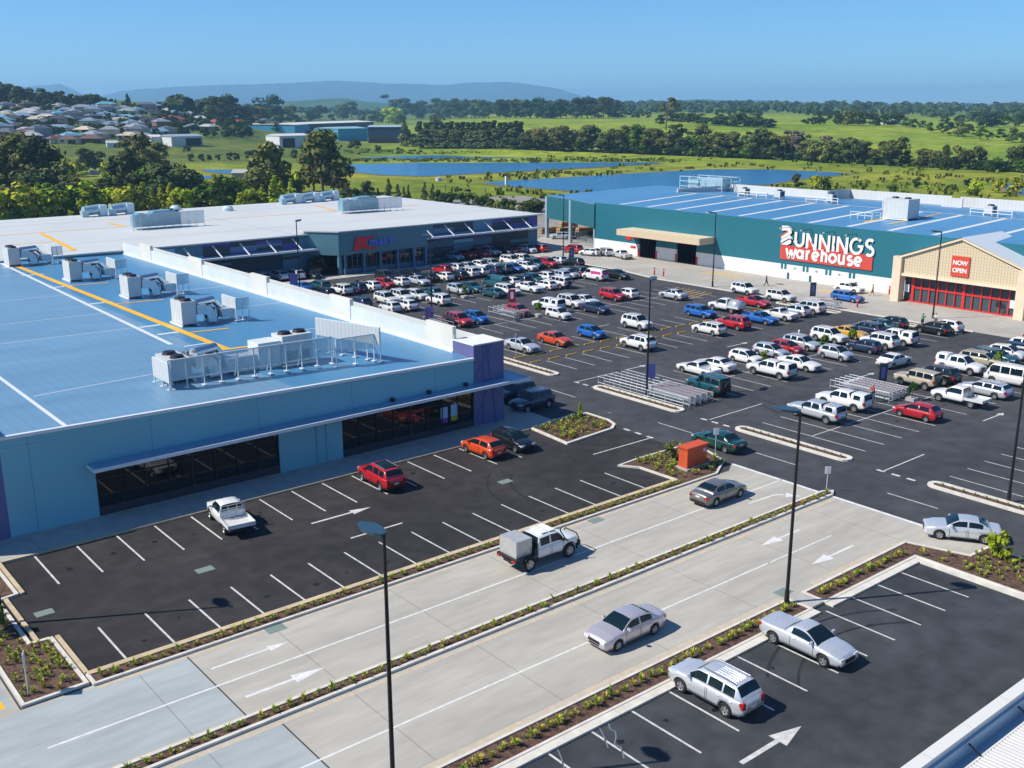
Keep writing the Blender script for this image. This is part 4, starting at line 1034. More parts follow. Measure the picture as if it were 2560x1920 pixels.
KIND = {  # L, W, zs(sill), wheel r, deck profile rear->front (x, z), cabin (xr0, xr1, xw1, xw0, zroof), pillars, wheel x
 'sedan': dict(L=4.75, W=1.82, zs=.24, r=.33, deck=[(-2.37, .80), (-2.3, .98), (-1.5, .99), (.9, .98), (1.7, .90), (2.2, .78), (2.37, .60)],
               cab=(-1.72, -.95, .28, 1.02, 1.44), glass=[(-1.18, -.32), (-.22, .82)], wx=(-1.35, 1.42)),
 'hatch': dict(L=4.15, W=1.74, zs=.24, r=.31, deck=[(-2.07, .72), (-2.0, .95), (-1.4, 1.0), (.9, 1.0), (1.5, .92), (1.9, .80), (2.07, .62)],
               cab=(-2.0, -1.45, .25, 1.12, 1.50), glass=[(-1.45, -.5), (-.4, .9)], wx=(-1.25, 1.28)),
 'wagon': dict(L=4.85, W=1.82, zs=.25, r=.33, deck=[(-2.42, .75), (-2.33, .98), (-1.5, 1.0), (1.0, 1.0), (1.8, .92), (2.3, .80), (2.42, .62)],
               cab=(-2.33, -1.95, .40, 1.15, 1.50), glass=[(-1.95, -1.1), (-1.02, -.2), (-.1, .95)], wx=(-1.40, 1.45)),
 'suv':   dict(L=4.65, W=1.86, zs=.34, r=.37, deck=[(-2.32, .85), (-2.24, 1.1), (-1.5, 1.13), (.9, 1.12), (1.7, 1.06), (2.18, .95), (2.32, .72)],
               cab=(-2.24, -1.80, .40, 1.10, 1.72), glass=[(-1.8, -1.15), (-1.07, -.25), (-.15, .9)], wx=(-1.35, 1.40)),
 'fourwd': dict(L=4.75, W=1.90, zs=.48, r=.40, deck=[(-2.37, .90), (-2.33, 1.18), (-1.5, 1.2), (.8, 1.2), (1.7, 1.17), (2.28, 1.12), (2.37, .85)],
               cab=(-2.34, -2.22, .55, .95, 1.88), glass=[(-2.1, -1.15), (-1.05, -.3), (-.2, .62)], wx=(-1.40, 1.45)),
 'van':   dict(L=4.9, W=1.9, zs=.3, r=.34, deck=[(-2.45, .9), (-2.42, 1.15), (-1.5, 1.18), (1.4, 1.12), (2.0, .98), (2.35, .85), (2.45, .65)],
               cab=(-2.43, -2.3, 1.0, 1.75, 1.95), glass=[(.35, 1.45)], wx=(-1.5, 1.55)),
 'minibus': dict(L=5.4, W=1.95, zs=.3, r=.34, deck=[(-2.7, .9), (-2.67, 1.15), (-1.5, 1.18), (2.0, 1.14), (2.45, 1.0), (2.62, .85), (2.7, .6)],
               cab=(-2.68, -2.5, 1.85, 2.5, 2.2), glass=[(-2.4, -1.2), (-1.1, .05), (.15, 1.0), (1.1, 2.1)], wx=(-1.5, 1.75)),
 'ute':   dict(L=5.1, W=1.86, zs=.30, r=.35, deck=[(-2.55, .80), (-2.5, 1.0), (-1.0, 1.03), (1.0, 1.02), (1.8, .95), (2.4, .82), (2.55, .62)],
               cab=(-.78, -.45, .35, 1.12, 1.55), glass=[(-.45, .92)], wx=(-1.55, 1.55), bed=(-2.42, -.85, .55)),
 'canopyute': dict(L=5.25, W=1.88, zs=.42, r=.39, deck=[(-2.62, .85), (-2.57, 1.12), (-1.0, 1.15), (1.1, 1.14), (1.9, 1.10), (2.45, 1.0), (2.62, .75)],
               cab=(-1.15, -.85, .55, 1.22, 1.78), glass=[(-.8, -.05), (.05, 1.02)], wx=(-1.62, 1.60), canopy=(-2.55, -1.2, 1.80)),
 'utility_cab': dict(L=5.2, W=1.86, zs=.45, r=.40, deck=[(-.75, .9), (-.7, 1.12), (.5, 1.14), (1.2, 1.13), (2.0, 1.10), (2.5, 1.0), (2.6, .75)],
               cab=(-.72, -.55, .6, 1.3, 1.80), glass=[(-.5, 1.05)], wx=(-1.5, 1.70), tray=True),
 'crew_cab': dict(L=5.2, W=1.90, zs=.62, r=.47, deck=[(-.85, 1.0), (-.8, 1.32), (.5, 1.34), (1.35, 1.33), (2.0, 1.30), (2.5, 1.22), (2.6, .95)],
               cab=(-.82, -.7, .85, 1.42, 2.02), glass=[(-.6, .15), (.27, 1.2)], wx=(-1.55, 1.75), tray=True),
}
KIND['saloon_ute'] = dict(KIND['ute'], bed=None, deck=[(-2.55, .80), (-2.5, 1.02), (-1.0, 1.05), (1.0, .98), (1.8, .90), (2.4, .76), (2.55, .55)], cab=(-.85, -.5, .3, 1.12, 1.46))

def interp(tab, x):
    if x <= tab[0][0]: return tab[0][1]
    for (x0, y0), (x1, y1) in zip(tab, tab[1:]):
        if x <= x1: return y0+(y1-y0)*(x-x0)/(x1-x0)
    return tab[-1][1]

def obj0(b, name, m): return bpy.data.objects.new(name, b.mesh(name, m))

def make_car(kind, extras=()):
    K = KIND[kind]; L, W, zs, r = K['L'], K['W'], K['zs'], K['r']; deck = K['deck']
    xr0, xr1, xw1, xw0, zr = K['cab']; ra = r*1.20; xa = deck[0][0]; xb = deck[-1][0]
    parts = []      # (object, [children])
    # ---- lower body
    xs = set([xa, xb]); n = 26
    for i in range(n+1): xs.add(round(xa+(xb-xa)*i/n, 3))
    for x, _ in deck: xs.add(x)
    for wx in K['wx']:
        for i in range(11):
            x = wx+ra*cos(pi*i/10)
            if xa+.02 < x < xb-.02: xs.add(round(x, 4))
            for e in (-1, 1):
                if xa+.05 < wx+e*(ra+.012) < xb-.05: xs.add(round(wx+e*(ra+.012), 4))
    xs = sorted(xs); bed = K.get('bed')
    if bed: xs = sorted(set(xs) | {bed[0]-.01, bed[0]+.01, bed[1]-.01, bed[1]+.01})
    def hw(x):
        d = max(0, (.75-min(x-xa, xb-x))/.75)
        if K.get('tray') and x < 0: d = 0
        return W/2*(1-.17*d*d)
    def zb(x):
        z = zs+(.10 if (xb-x) < .15 or (x-xa) < .12 else 0)
        for wx in K['wx']:
            if abs(x-wx) < ra: z = max(z, r+sqrt(max(0, ra*ra-(x-wx)**2))*.94)
        return z
    b = MB(); b.smooth = True; rows = []
    for x in xs:
        w_ = hw(x); dk = interp(deck, x); z0 = zb(x); bl = dk-.05; z0 = min(z0, bl-.14)
        inb = bed and bed[0] <= x <= bed[1]
        if inb: top = [(w_*.93, bl+.045), (w_*.86, bl+.04), (w_*.84, bed[2]), (0, bed[2])]
        else: top = [(w_*.93, bl+.03), (w_*.80, dk+.005), (w_*.45, dk+.035), (0, dk+.045)]
        rows.append([(0, z0), (w_*.80, z0), (w_*.985, z0+.02), (w_, z0+(bl-z0)*.35), (w_*1.0, z0+(bl-z0)*.62), (w_*.975, bl-.03)]+top)
    m_ = len(rows[0]); vs = []; 
    for x, rw in zip(xs, rows):
        for s in (1, -1):
            for (y, z) in rw: vs.append((x, s*y, z))
    fs = []
    for i in range(len(xs)-1):
        for s in (0, 1):
            for k in range(m_-1):
                a = i*2*m_+s*m_+k; c = a+2*m_; f = (a, c, c+1, a+1); fs.append(f if s == 1 else f[::-1])
    for i, fl in ((0, False), (len(xs)-1, True)):
        l = [i*2*m_+k for k in range(m_)]; rr = [i*2*m_+m_+k for k in range(m_-1, -1, -1)]; f = tuple(l+rr)
        fs.append(f if fl else f[::-1])
    b.add(vs, fs)
    body = b
    # ---- cabin
    H = zr; def_wb = .93; 
    st = sorted(set([xr0, xr1, xw1, xw0]+[round(xr0+(xr1-xr0)*i/4, 3) for i in range(5)]+[round(xw1+(xw0-xw1)*i/6, 3) for i in range(7)]
                    +[g for gg in K['glass'] for g in gg]+[round(xr1+(xw1-xr1)*i/4, 3) for i in range(5)]))
    def zroof(x):
        dk = interp(deck, x)+.02
        if x < xr1: t = (x-xr0)/(xr1-xr0); return dk+(zr-.04-dk)*(1-(1-t)**1.35)
        if x > xw1: t = (xw0-x)/(xw0-xw1); return dk+(zr-.02-dk)*(1-(1-t)**1.25)
        t = (x-xr1)/(xw1-xr1); return zr-.04*(1-t)+-.02*t+.045*sin(pi*t)
    wt = W/2*(.80 if kind in ('van', 'minibus', 'fourwd', 'crew_cab') else .72)
    sec = []
    for x in st:
        dk = interp(deck, x)-.02; zt = zroof(x); h = zt-dk; tt = min(1, max(.0, h/(zr-dk))); wb = hw(x)*.93; wtt = wb+(wt-wb)*tt
        sec.append([(wb, dk), (wb-(wb-wtt)*.06, dk+h*.14), (wb-(wb-wtt)*.80, dk+h*.84), (wtt*.95, dk+h*.95), (wtt*.55, zt-.005), (0, zt+.012)])
    ms = 6; cv = []
    for x, rw in zip(st, sec):
        for s in (1, -1):
            for (y, z) in rw: cv.append((x, s*y, z))
    cf = {'body': [], 'windscreen': [], 'rear_window': [], 'side_window': []}
    rear_glass = not (kind == 'van' and 'blankrear' in extras)
    for i in range(len(st)-1):
        xm = (st[i]+st[i+1])/2
        for s in (0, 1):
            for k in range(ms-1):
                a = i*2*ms+s*ms+k; c = a+2*ms; f = (a, c, c+1, a+1); f = f if s == 1 else f[::-1]; tgt = 'body'
                if k in (3, 4) and xm > xw1 and st[i+1] < xw0+.01 and i < len(st)-1: tgt = 'windscreen'
                if k in (3, 4) and xm < xr1-.0 and xm > xr0+(xr1-xr0)*.25 and rear_glass: tgt = 'rear_window'
                if k == 1 and any(g0 < xm < g1 for g0, g1 in K['glass']): tgt = 'side_window'
                cf[tgt].append(f)
    for i, fl in ((0, False), (len(st)-1, True)):
        l = [i*2*ms+k for k in range(ms)]; rr = [i*2*ms+ms+k for k in range(ms-1, -1, -1)]; f = tuple(l+rr); cf['body'].append(f if fl else f[::-1])
    body.add(cv, cf['body'])
    # canopy on the tub
    if K.get('canopy'):
        c0, c1, cz = K['canopy']; stc = [c0, c0+.12, c0+.4, (c0+c1)/2, c1-.25, c1]; b2 = []; hz = []
        for x in stc:
            dk = interp(deck, x)-.02; zt = cz if x > c0+.2 else (dk+(cz-dk)*(.55 if x == c0 else .97)); h = zt-dk; wb = hw(x)*.95; wtt = W/2*.80
            t = 1 if x > c0+.05 else .6; wtt = wb+(wtt-wb)*t
            b2.append([(wb, dk), (wb-(wb-wtt)*.1, dk+h*.2), (wb-(wb-wtt)*.8, dk+h*.82), (wtt*.93, dk+h*.96), (wtt*.5, zt), (0, zt+.02)])
        cv2 = []
        for x, rw in zip(stc, b2):
            for s in (1, -1):
                for (y, z) in rw: cv2.append((x, s*y, z))
        cb, cs, cr = [], [], []
        for i in range(len(stc)-1):
            for s in (0, 1):
                for k in range(5):
                    a = i*12+s*6+k; c = a+12; f = (a, c, c+1, a+1); f = f if s == 1 else f[::-1]
                    (cs if (k == 1 and 2 <= i <= 3) else cr if (k in (3, 4) and i == 0) else cb).append(f)
        for i, fl in ((0, False), (len(stc)-1, True)):
            l = [i*12+k for k in range(6)]; rr = [i*12+6+k for k in range(5, -1, -1)]; f = tuple(l+rr); cb.append(f if fl else f[::-1])
        q = MB(); q.smooth = True; q.add(cv2, cb); can = obj0(q, 'canopy', paint)
        q = MB(); q.add(cv2, cs+cr); q.box(c0-.012, c0+.02, -W*.36, W*.36, interp(deck, c0)+.12, cz-.25); can_g = obj0(q, 'canopy_window', cglass)
        parts.append((can, [can_g]))
    bd = obj0(body, 'body', paint)
    bd.data.shade_smooth() if hasattr(bd.data, 'shade_smooth') else None
    parts.insert(0, (bd, []))
    for nm in ('windscreen', 'rear_window'):
        if cf[nm]: q = MB(); q.smooth = True; q.add(cv, cf[nm]); parts.append((obj0(q, nm, cglass), []))
    # side windows: one part per side and pane
    for s in (0, 1):
        for g0, g1 in K['glass']:
            fl = []
            for f in cf['side_window']:
                c = sum((Vector(cv[i]) for i in f), Vector())/4
                if g0 < c.x < g1 and (c.y > 0) == (s == 0): fl.append(f)
            q = MB(); q.add(cv, fl); parts.append((obj0(q, 'side_window', cglass), []))
    # wheels
    dark = 'darkrim' in extras
    for wx in K['wx']:
        for s in (-1, 1):
            yo = s*(W/2-.02+(.06 if kind == 'crew_cab' else 0)); wd = .2+(.08 if kind == 'crew_cab' else 0)
            q = MB(); q.smooth = True
            q.lathe([(r*.62, 0), (r*.9, 0), (r, -s*.03), (r, -s*(wd-.03)), (r*.9, -s*wd), (0, -s*wd)], (wx, yo, r), (0, 1, 0), 20)
            t_ = obj0(q, 'wheel', tyre_m)
            q = MB(); q.lathe([(0, -s*.035), (r*.16, -s*.02), (r*.2, -s*.045), (r*.6, -s*.03), (r*.66, -s*.001)], (wx, yo, r), (0, 1, 0), 20)
            ob = obj0(q, 'rim', rimd_m if dark else rim_m)
            q = MB()
            for k in range(5):
                t = 2*pi*k/5+.3; t2 = t+2*pi/10
                c1, s1 = cos(t2), sin(t2); q.obox((wx+c1*r*.42, yo-s*.028, r+s1*r*.42), (c1*r*.13, 0, s1*r*.13), (-s1*r*.07, 0, c1*r*.07), (0, .004, 0))
            ob2 = obj0(q, 'rim_slot', plastic)
            ob2.parent = None
            parts.append((t_, [ob, ob2]))
    # lamps, plates, mirrors, grille
    zf = interp(deck, xb-.22)-.13; zt_ = interp(deck, xa+.12)-.20
    for s in (-1, 1):
        yw = hw(xb-.12)
        q = MB(); q.obox((xb-.17, s*(yw-.17), zf), (.16, -s*.05, .02), (0, .17, 0), (-.02, 0, .065)); parts.append((obj0(q, 'headlight', head_m), []))
        if not K.get('tray'):
            yw = hw(xa+.08); q = MB(); q.obox((xa+.10, s*(yw-.10), zt_), (.10, s*.02, 0), (0, .11, 0), (0, 0, .10 if kind in ('sedan', 'ute', 'saloon_ute') else .17)); parts.append((obj0(q, 'tail_light', tail_m), []))
        q = MB(); xm = xw0-.28; q.obox((xm, s*(hw(xm)*.93+.13), interp(deck, xm)+.10), (.06, 0, 0), (0, .11, 0), (0, 0, .07)); parts.append((obj0(q, 'wing_mirror', paint if kind not in ('crew_cab', 'fourwd') else plastic), []))
    q = MB(); q.obox((xb-.03, 0, zf-.07), (.05, 0, .01), (0, W*.24, 0), (0, 0, .075)); q.obox((xb-.02, 0, zs+.2), (.04, 0, 0), (0, W*.2, 0), (0, 0, .04)); parts.append((obj0(q, 'grille', plastic), []))
    if not K.get('tray'):
        zz = zs+.33 if kind not in ('sedan', 'ute', 'saloon_ute') else zt_-.05
        q = MB(); q.box(xa-.03, xa+.04, -.19, .19, zz, zz+.12); parts.append((obj0(q, 'number_plate', plate_m), []))
        q = MB(); q.box(xa-.035, xa+.14, -W*.38, W*.38, zs+.05, zs+.15); parts.append((obj0(q, 'bumper', plastic), []))
    if kind in ('suv', 'wagon') or 'racks' in extras:
        for s in (-1, 1):
            q = MB(); q.bar((xr1+.15, s*wt*.86, zr+.045), (xw1-.15, s*wt*.86, zr+.06), .05, .04); parts.append((obj0(q, 'roof_rail', rim_m), []))
    if 'ribs' in extras:
        q = MB()
        for k in range(-2, 3): q.box(xr1+.25, xw1-.7, k*.17-.012, k*.17+.012, zr+.0, zr+.035)
        parts.append((obj0(q, 'roof_rib', paint), []))
    if 'near' in extras:
        for gx in ([g for gg in K['glass'] for g in gg][1:-1:1]+[K['glass'][-1][1]+.02])[:4] if len(K['glass']) > 1 else (K['glass'][0][0]-.02, K['glass'][0][1]+.02):
            for s in (-1, 1):
                w_ = hw(gx); dk = interp(deck, gx); z0 = zs; bl = dk-.05; q = MB()
                pts = [(w_*.99, z0+.10), (w_+.002, z0+(bl-z0)*.35), (w_+.002, z0+(bl-z0)*.62), (w_*.977, bl-.03)]
                for (ya, za), (yb, zb_) in zip(pts, pts[1:]): q.add([(gx-.011, s*(ya+.004), za), (gx+.011, s*(ya+.004), za), (gx+.011, s*(yb+.004), zb_), (gx-.011, s*(yb+.004), zb_)], [(0, 1, 2, 3)])
                parts.append((obj0(q, 'door_gap', plastic), []))
        for gg in K['glass'][:2]:
            for s in (-1, 1): gx = gg[0]+.12; q = MB(); q.obox((gx+.05, s*(hw(gx)+.012), interp(deck, gx)-.17), (.09, 0, 0), (0, .014, 0), (0, 0, .016)); parts.append((obj0(q, 'door_handle', paint), []))
        q = MB(); q.box(xa+.3, xb-.45, -W*.42, W*.42, zs-.06, zs+.02); parts.append((obj0(q, 'underbody', plastic), []))
        for s in (-1, 1): q = MB(); q.box(-.9, .75, s*(W/2-.015)-.012, s*(W/2-.015)+.012, zs+.0, zs+.07); parts.append((obj0(q, 'sill', plastic), []))
    if bed:
        q = MB(); q.box(bed[0]+.03, bed[1]-.03, -W/2*.83, W/2*.83, bed[2]+.004, bed[2]+.03); parts.append((obj0(q, 'tub_liner', liner_m), []))
    if kind == 'saloon_ute':
        q = MB(); q.smooth = True
        q.add([(-2.42, -.78, 1.045), (-.95, -.80, 1.08), (-.95, .80, 1.08), (-2.42, .78, 1.045), (-2.42, 0, 1.10), (-.95, 0, 1.15)], [(0, 1, 5, 4), (4, 5, 2, 3)]); parts.append((obj0(q, 'tonneau', paint), []))
    if kind == 'fourwd':
        q = MB(); q.lathe([(0, .14), (.3, .14), (.36, .08), (.36, -.02), (0, -.02)], (xa-.14, 0, 1.05), (-1, 0, 0), 18); parts.append((obj0(q, 'spare_wheel', tyre_m), []))
    if K.get('tray'):
        hb = zs+.28
        q = MB(); q.box(-2.55, -.8, -.42, .42, zs, zs+.18); q.box(-2.5, -.85, -.75, .75, hb-.12, hb-.02); parts.append((obj0(q, 'chassis', plastic), []))
        if kind == 'utility_cab':
            q = MB(); q.box(-2.65, -.82, -.92, .92, hb, hb+.07)
            for (x0, x1, y0, y1) in ((-2.65, -.82, -.95, -.9), (-2.65, -.82, .9, .95), (-2.68, -2.63, -.95, .95)): q.box(x0, x1, y0, y1, hb, hb+.28)
            parts.append((obj0(q, 'tray', seat_m if 'dark' in extras else mat('tray_white', (.60, .61, .60), .5, noise=.1)), []))
            q = MB()
            for y in (-.85, -.3, .3, .85): q.bar((-.84, y, hb), (-.84, y, 1.75), .05)
            for z in (1.2, 1.5, 1.75): q.bar((-.84, -.85, z), (-.84, .85, z), .05)
            parts.append((obj0(q, 'headboard', rim_m), []))
            for s in (-1, 1): q = MB(); q.box(-2.7, -2.64, s*.75-.12, s*.75+.12, hb-.12, hb-.02); parts.append((obj0(q, 'tail_light', tail_m), []))
        else:
            q = MB(); q.box(-2.65, -.9, -.95, .95, hb+.02, hb+.12); q.box(-.95, -.88, -.9, .9, hb, 1.75); q.box(-1.15, -.95, -.95, .95, hb+.1, hb+.5); parts.append((obj0(q, 'tray', plastic), []))
            q = MB(); q.box(-2.45, -1.2, -.72, .9, hb+.12, hb+1.2)
            bx = obj0(q, 'tool_box', mat('alloy_box', (.50, .50, .49), .4, metal=.3, noise=.1, nscale=3, seams=[(0, .55, .02, .5)])); parts.append((bx, []))
            for wx in K['wx']:
                for s in (-1, 1):
                    q = MB(); q.smooth = False; pts = [(wx+.62*cos(pi*i/8), .47+.60*sin(pi*i/8)) for i in range(9)]
                    vs = [(x, s*.88, z) for x, z in pts]+[(x, s*1.06, z-.02) for x, z in pts]
                    q.add(vs, [(i, i+1, 10+i, 9+i) if s < 0 else (9+i, 10+i, i+1, i) for i in range(8)])
                    parts.append((obj0(q, 'wheel_arch', plastic), []))
            q = MB(); q.path([(2.55, -.85, .75), (2.72, -.8, .95), (2.72, -.5, 1.3), (2.72, .5, 1.3), (2.72, .8, .95), (2.55, .85, .75)], .04); q.box(2.55, 2.75, -.9, .9, .6, .9); parts.append((obj0(q, 'bull_bar', plastic), []))
            for s in (-1, 1): q = MB(); q.box(-2.72, -2.64, s*.72-.16, s*.72+.16, hb-.08, hb+.04); parts.append((obj0(q, 'tail_light', tail_m), []))
            q = MB(); q.path([(1.6, -.95, 1.2), (1.3, -.98, 1.5), (1.0, -.9, 2.0), (1.0, -.9, 2.2)], .04); parts.append((obj0(q, 'snorkel', plastic), []))
            q = MB()
            for x in (-.3, .3): q.box(x, x+.5, -.6, .6, 2.06, 2.10)
            parts.append((obj0(q, 'roof_panel', white_wall), []))
    if 'tank' in extras:
        q = MB(); q.smooth = True; hb = zs+.28; pts = [(.93*cos(pi*i/10), .95*sin(pi*i/10)**.6) for i in range(11)]
        vs = [(-2.6, y, hb+.1+z) for y, z in pts]+[(-.95, y, hb+.1+z) for y, z in pts]
        q.add(vs, [(i, i+1, 12+i, 11+i) for i in range(10)]+[tuple(range(10, -1, -1)), tuple(range(11, 22))]); parts.append((obj0(q, 'canopy', mat('canopy_silver', (.52, .56, .6), .3, metal=.4)), []))
    if 'pinkpanel' in extras:
        pk = mat('pink_vinyl', (.52, .05, .20), .4)
        for s in (-1, 1):
            q = MB(); q.add([(-2.0, s*.935, .75), (-.1, s*.955, .75), (.3, s*.88, 1.62), (-2.0, s*.83, 1.62)], [(0, 1, 2, 3) if s < 0 else (3, 2, 1, 0)]); o_ = obj0(q, 'side_graphic', pk); parts.append((o_, []))
        q = MB(); q.box(-2.52, -2.47, -.65, .65, 1.15, 1.6); parts.append((obj0(q, 'side_graphic', pk), []))
    if 'hazard' in extras:
        q = MB(); q.box(-2.12, -2.08, -.6, .0, .5, .9); parts.append((obj0(q, 'rear_panel', yellow), []))
    return parts

_templates = {}
def car(kind, color, x, y, head, label, group=None, extras=(), cat='car', z=.012, name='parked_car'):
    key = (kind, tuple(extras))
    if key not in _templates: _templates[key] = make_car(kind, extras)
    T = thing(name, (x, y, z), head, label, cat, group); met = any(k_ in label.split(',')[0].split()[:3] for k_ in ('silver', 'gold', 'grey'))
    for p, ch in _templates[key]:
        c = p.copy(); COL.objects.link(c); c.parent = T; c.color = (*color, 1)
        if met and c.material_slots and c.material_slots[0].material is paint: c.material_slots[0].link = 'OBJECT'; c.material_slots[0].material = paint_met
        for g in ch: d = g.copy(); COL.objects.link(d); d.parent = c; d.color = (*color, 1)
    return T
CLR = dict(white=(.72, .73, .72), silver=(.70, .73, .76), black=(.010, .011, .013), navy=(.018, .035, .085), blue=(.012, .11, .42), teal=(.010, .075, .10),
           red=(.42, .010, .018), orange=(.58, .065, .010), yellow=(.66, .36, .03), beige=(.42, .37, .27), green=(.006, .055, .045), skyblue=(.28, .42, .56),
           olive=(.22, .21, .19), gold=(.36, .35, .38), purple=(.10, .06, .30))
rows_def = [(46.6, 'row by the concrete road', 46.7), (52.6, 'second row from road', 52.6), (64.8, 'third row from road', 64.8),
            (70.3, 'fourth row from road', 70.3), (83.0, 'near side of walkway', 82.9), (90.4, 'far side of walkway', 90.9),
            (102, 'first row past walkway', 102.2), (107.3, 'second row past walkway', 107.3), (120.8, 'third row past walkway', 121.0),
            (126.8, 'fourth row past walkway', 126.6), (137.5, 'second row before store', 137.9), (144, 'last row before store', 143.7), (155.5, 'against discount store', 155.3)]
CARS = """hatch white R 75.2 156.4|suv silver R 77.8 155.6|suv white R 80.5 154.9|hatch black F 83.0 153.6|sedan blue R 75.9 144|wagon teal R 78.7 143.6|hatch black R 76.2 137.2|suv white R 79.2 137.6|hatch navy R 81.9 137.6|hatch white R 84.6 137.8|hatch red F 87.6 138.4|hatch white R 90.2 138.2|suv black F 91.2 143.9|hatch black F 94.0 143.7|hatch black F 96.5 143.7|sedan silver F 93.2 137.2|hatch navy R 75.9 127|suv white F 80.2 126.6|suv white F 82.9 126.5|hatch white R 77.2 120.6|hatch white R 79.9 120.6|hatch white F 85.6 126.5|hatch teal R 88.2 126.5|hatch skyblue F 114.1 155.9|hatch red F 117.3 156.2|suv red F 119.9 155.5|fourwd white F 122.9 156|suv black F 125.4 154.8|suv red F 128.1 156|hatch white F 131 154.6|hatch red R 133.5 154.3|hatch red R 102.9 144.2|hatch silver R 105.5 144|sedan silver F 108.1 143.6|hatch white F 110.8 143.4|wagon silver F 113.5 143.9|suv white F 118.2 144.2|suv white F 120.9 143.9|suv teal F 118.9 138.6|suv red F 121.6 138|hatch silver R 125.3 139.5|sedan black R 96.2 138.8|hatch white R 98.9 138|hatch black R 101.4 137.6|suv white R 103.9 138.1|hatch silver R 106.3 138|suv navy R 108.7 137.9|suv teal R 111.2 138.2|hatch blue F 113.7 138|hatch white F 116.3 137.4|hatch silver F 93.2 126.8|sedan teal F 95.8 126.4|van teal R 100.8 127.2|sedan teal R 95.6 120.8|wagon white F 98.5 121|hatch white R 103.6 127|hatch black R 106 126.7|hatch teal F 108.6 127.6|sedan white F 102.7 120.7|hatch white R 106.1 121.1|hatch white R 111.2 128|wagon silver R 113.9 127.2|fourwd white R 108.8 120.9|suv black R 118.4 129|hatch silver F 116.4 127.1|suv white R 85.6 121|suv red F 79.1 107.3|hatch blue F 81.9 107.1|hatch red F 89.4 108.4|canopyute white R 94.9 107.8|hatch white F 92.1 102.3|sedan black F 122.0 121|suv red F 107.6 107.9|hatch white R 110.3 107.1|sedan silver R 115.1 102.6|suv white F 99 107.2|sedan white F 101.7 107.1|sedan navy F 98.8 101.6|sedan silver F 76.1 90.7|sedan orange F 81.3 90.9|suv white F 95.5 91|hatch blue F 87.4 90.9|suv white R 87.4 82.9|wagon blue F 107.8 90.8|utility_cab+tank white R 113.3 90.8|ute red F 119.4 90.9|suv white F 125.6 90.6|suv white R 121.3 83.1|hatch silver R 118.2 82.7|ute white R 114.6 82.8|ute blue F 110.6 83.2|suv red R 105.0 83.1|wagon white R 100.2 82.9|wagon silver F 102.1 70.7|suv white F 107.7 70.8|sedan yellow F 111.9 70.6|hatch silver F 96.1 70.5|hatch red F 99 70.2|hatch white F 91.6 70.4|sedan white F 93.8 64.9|hatch silver F 100.7 64.8|sedan teal R 118.4 70.6|wagon navy R 115.6 70.6|hatch black R 121 70.1|canopyute white R 113 65|suv white R 109.7 64.9|hatch navy R 106.4 64.8|ute white R 83.5 70|sedan white R 86.3 70.2|canopyute white R 88.9 64.9|fourwd teal R 78.5 64.5|hatch black R 121.9 65.1|hatch white R 124.5 64.4|canopyute white R 84.4 54.2|canopyute silver R 79.3 52.6|canopyute white F 105.8 53.4|wagon beige F 110.6 53.2|wagon teal F 113.3 53|hatch white F 116 52.8|hatch white F 121.5 53.4|minibus white R 104.9 46.4|fourwd beige R 96.8 52.6|suv black R 100 52|utility_cab white R 94.1 46.6|wagon silver R 98.9 46.4|hatch red R 86.6 46.9|hatch purple F 126.1 54.6"""
TN = dict(hatch='hatchback', sedan='sedan', wagon='station wagon', suv='SUV', fourwd='boxy off-roader', van='van', minibus='minibus', ute='pickup with open tub', canopyute='pickup with canopy', utility_cab='pickup with silver canopy tank')
ORD = 'first second third fourth fifth sixth seventh eighth ninth tenth eleventh twelfth thirteenth fourteenth fifteenth sixteenth seventeenth eighteenth nineteenth twentieth'.split()
lst = []
for ln in CARS.split('|'):
    k, c, f, x, y = ln.split(); x, y = float(x), float(y); ri = min(range(len(rows_def)), key=lambda i: abs(rows_def[i][0]-y)); lst.append([ri, x, y, k, c, f])
lst.sort(key=lambda t: (t[0], t[1])); cnt = {}
rnd = random.Random(21)
for ri, x, y, k, c, f in lst:
    ys = y if ri in (12, 10, 11) else y*.3+rows_def[ri][2]*.7
    kk, *ex = k.split('+')
    if k.startswith('utility_cab') and 'tank' not in ex: ex = []; nm = 'pickup with flat tray'
    else: nm = TN[kk]
    key = (ri, c, nm, f); same = [t for t in lst if (t[0], t[4], t[3], t[5]) == (ri, c, k, f)]
    cnt[key] = cnt.get(key, 0)+1
    which = f"{ORD[cnt[key]-1]} such from left, " if len(same) > 1 else ''
    face = 'nose to camera' if f == 'F' else 'tail to camera'
    lab = f"{c} {nm}, {face}, {which}{rows_def[ri][1]}"
    jt = rnd.uniform(.86, 1.05); wj = rnd.uniform(-.012, .012) if c in ('white', 'silver') else 0; col = CLR[c]; col = (col[0]*jt+wj, col[1]*jt, col[2]*jt-wj)
    if (c, kk) == ('teal', 'fourwd'): ex = ['racks']
    cat = 'pickup' if 'pickup' in nm else 'van' if kk == 'van' else 'minibus' if kk == 'minibus' else 'car'
    T = car(kk, col, x, ys, (-pi/2 if f == 'F' else pi/2)+rnd.uniform(-.04, .04), lab, 'cars parked in the main car park', tuple(ex), cat)
    T.scale = (rnd.uniform(.95, 1.05), rnd.uniform(.97, 1.03), rnd.uniform(.95, 1.06))
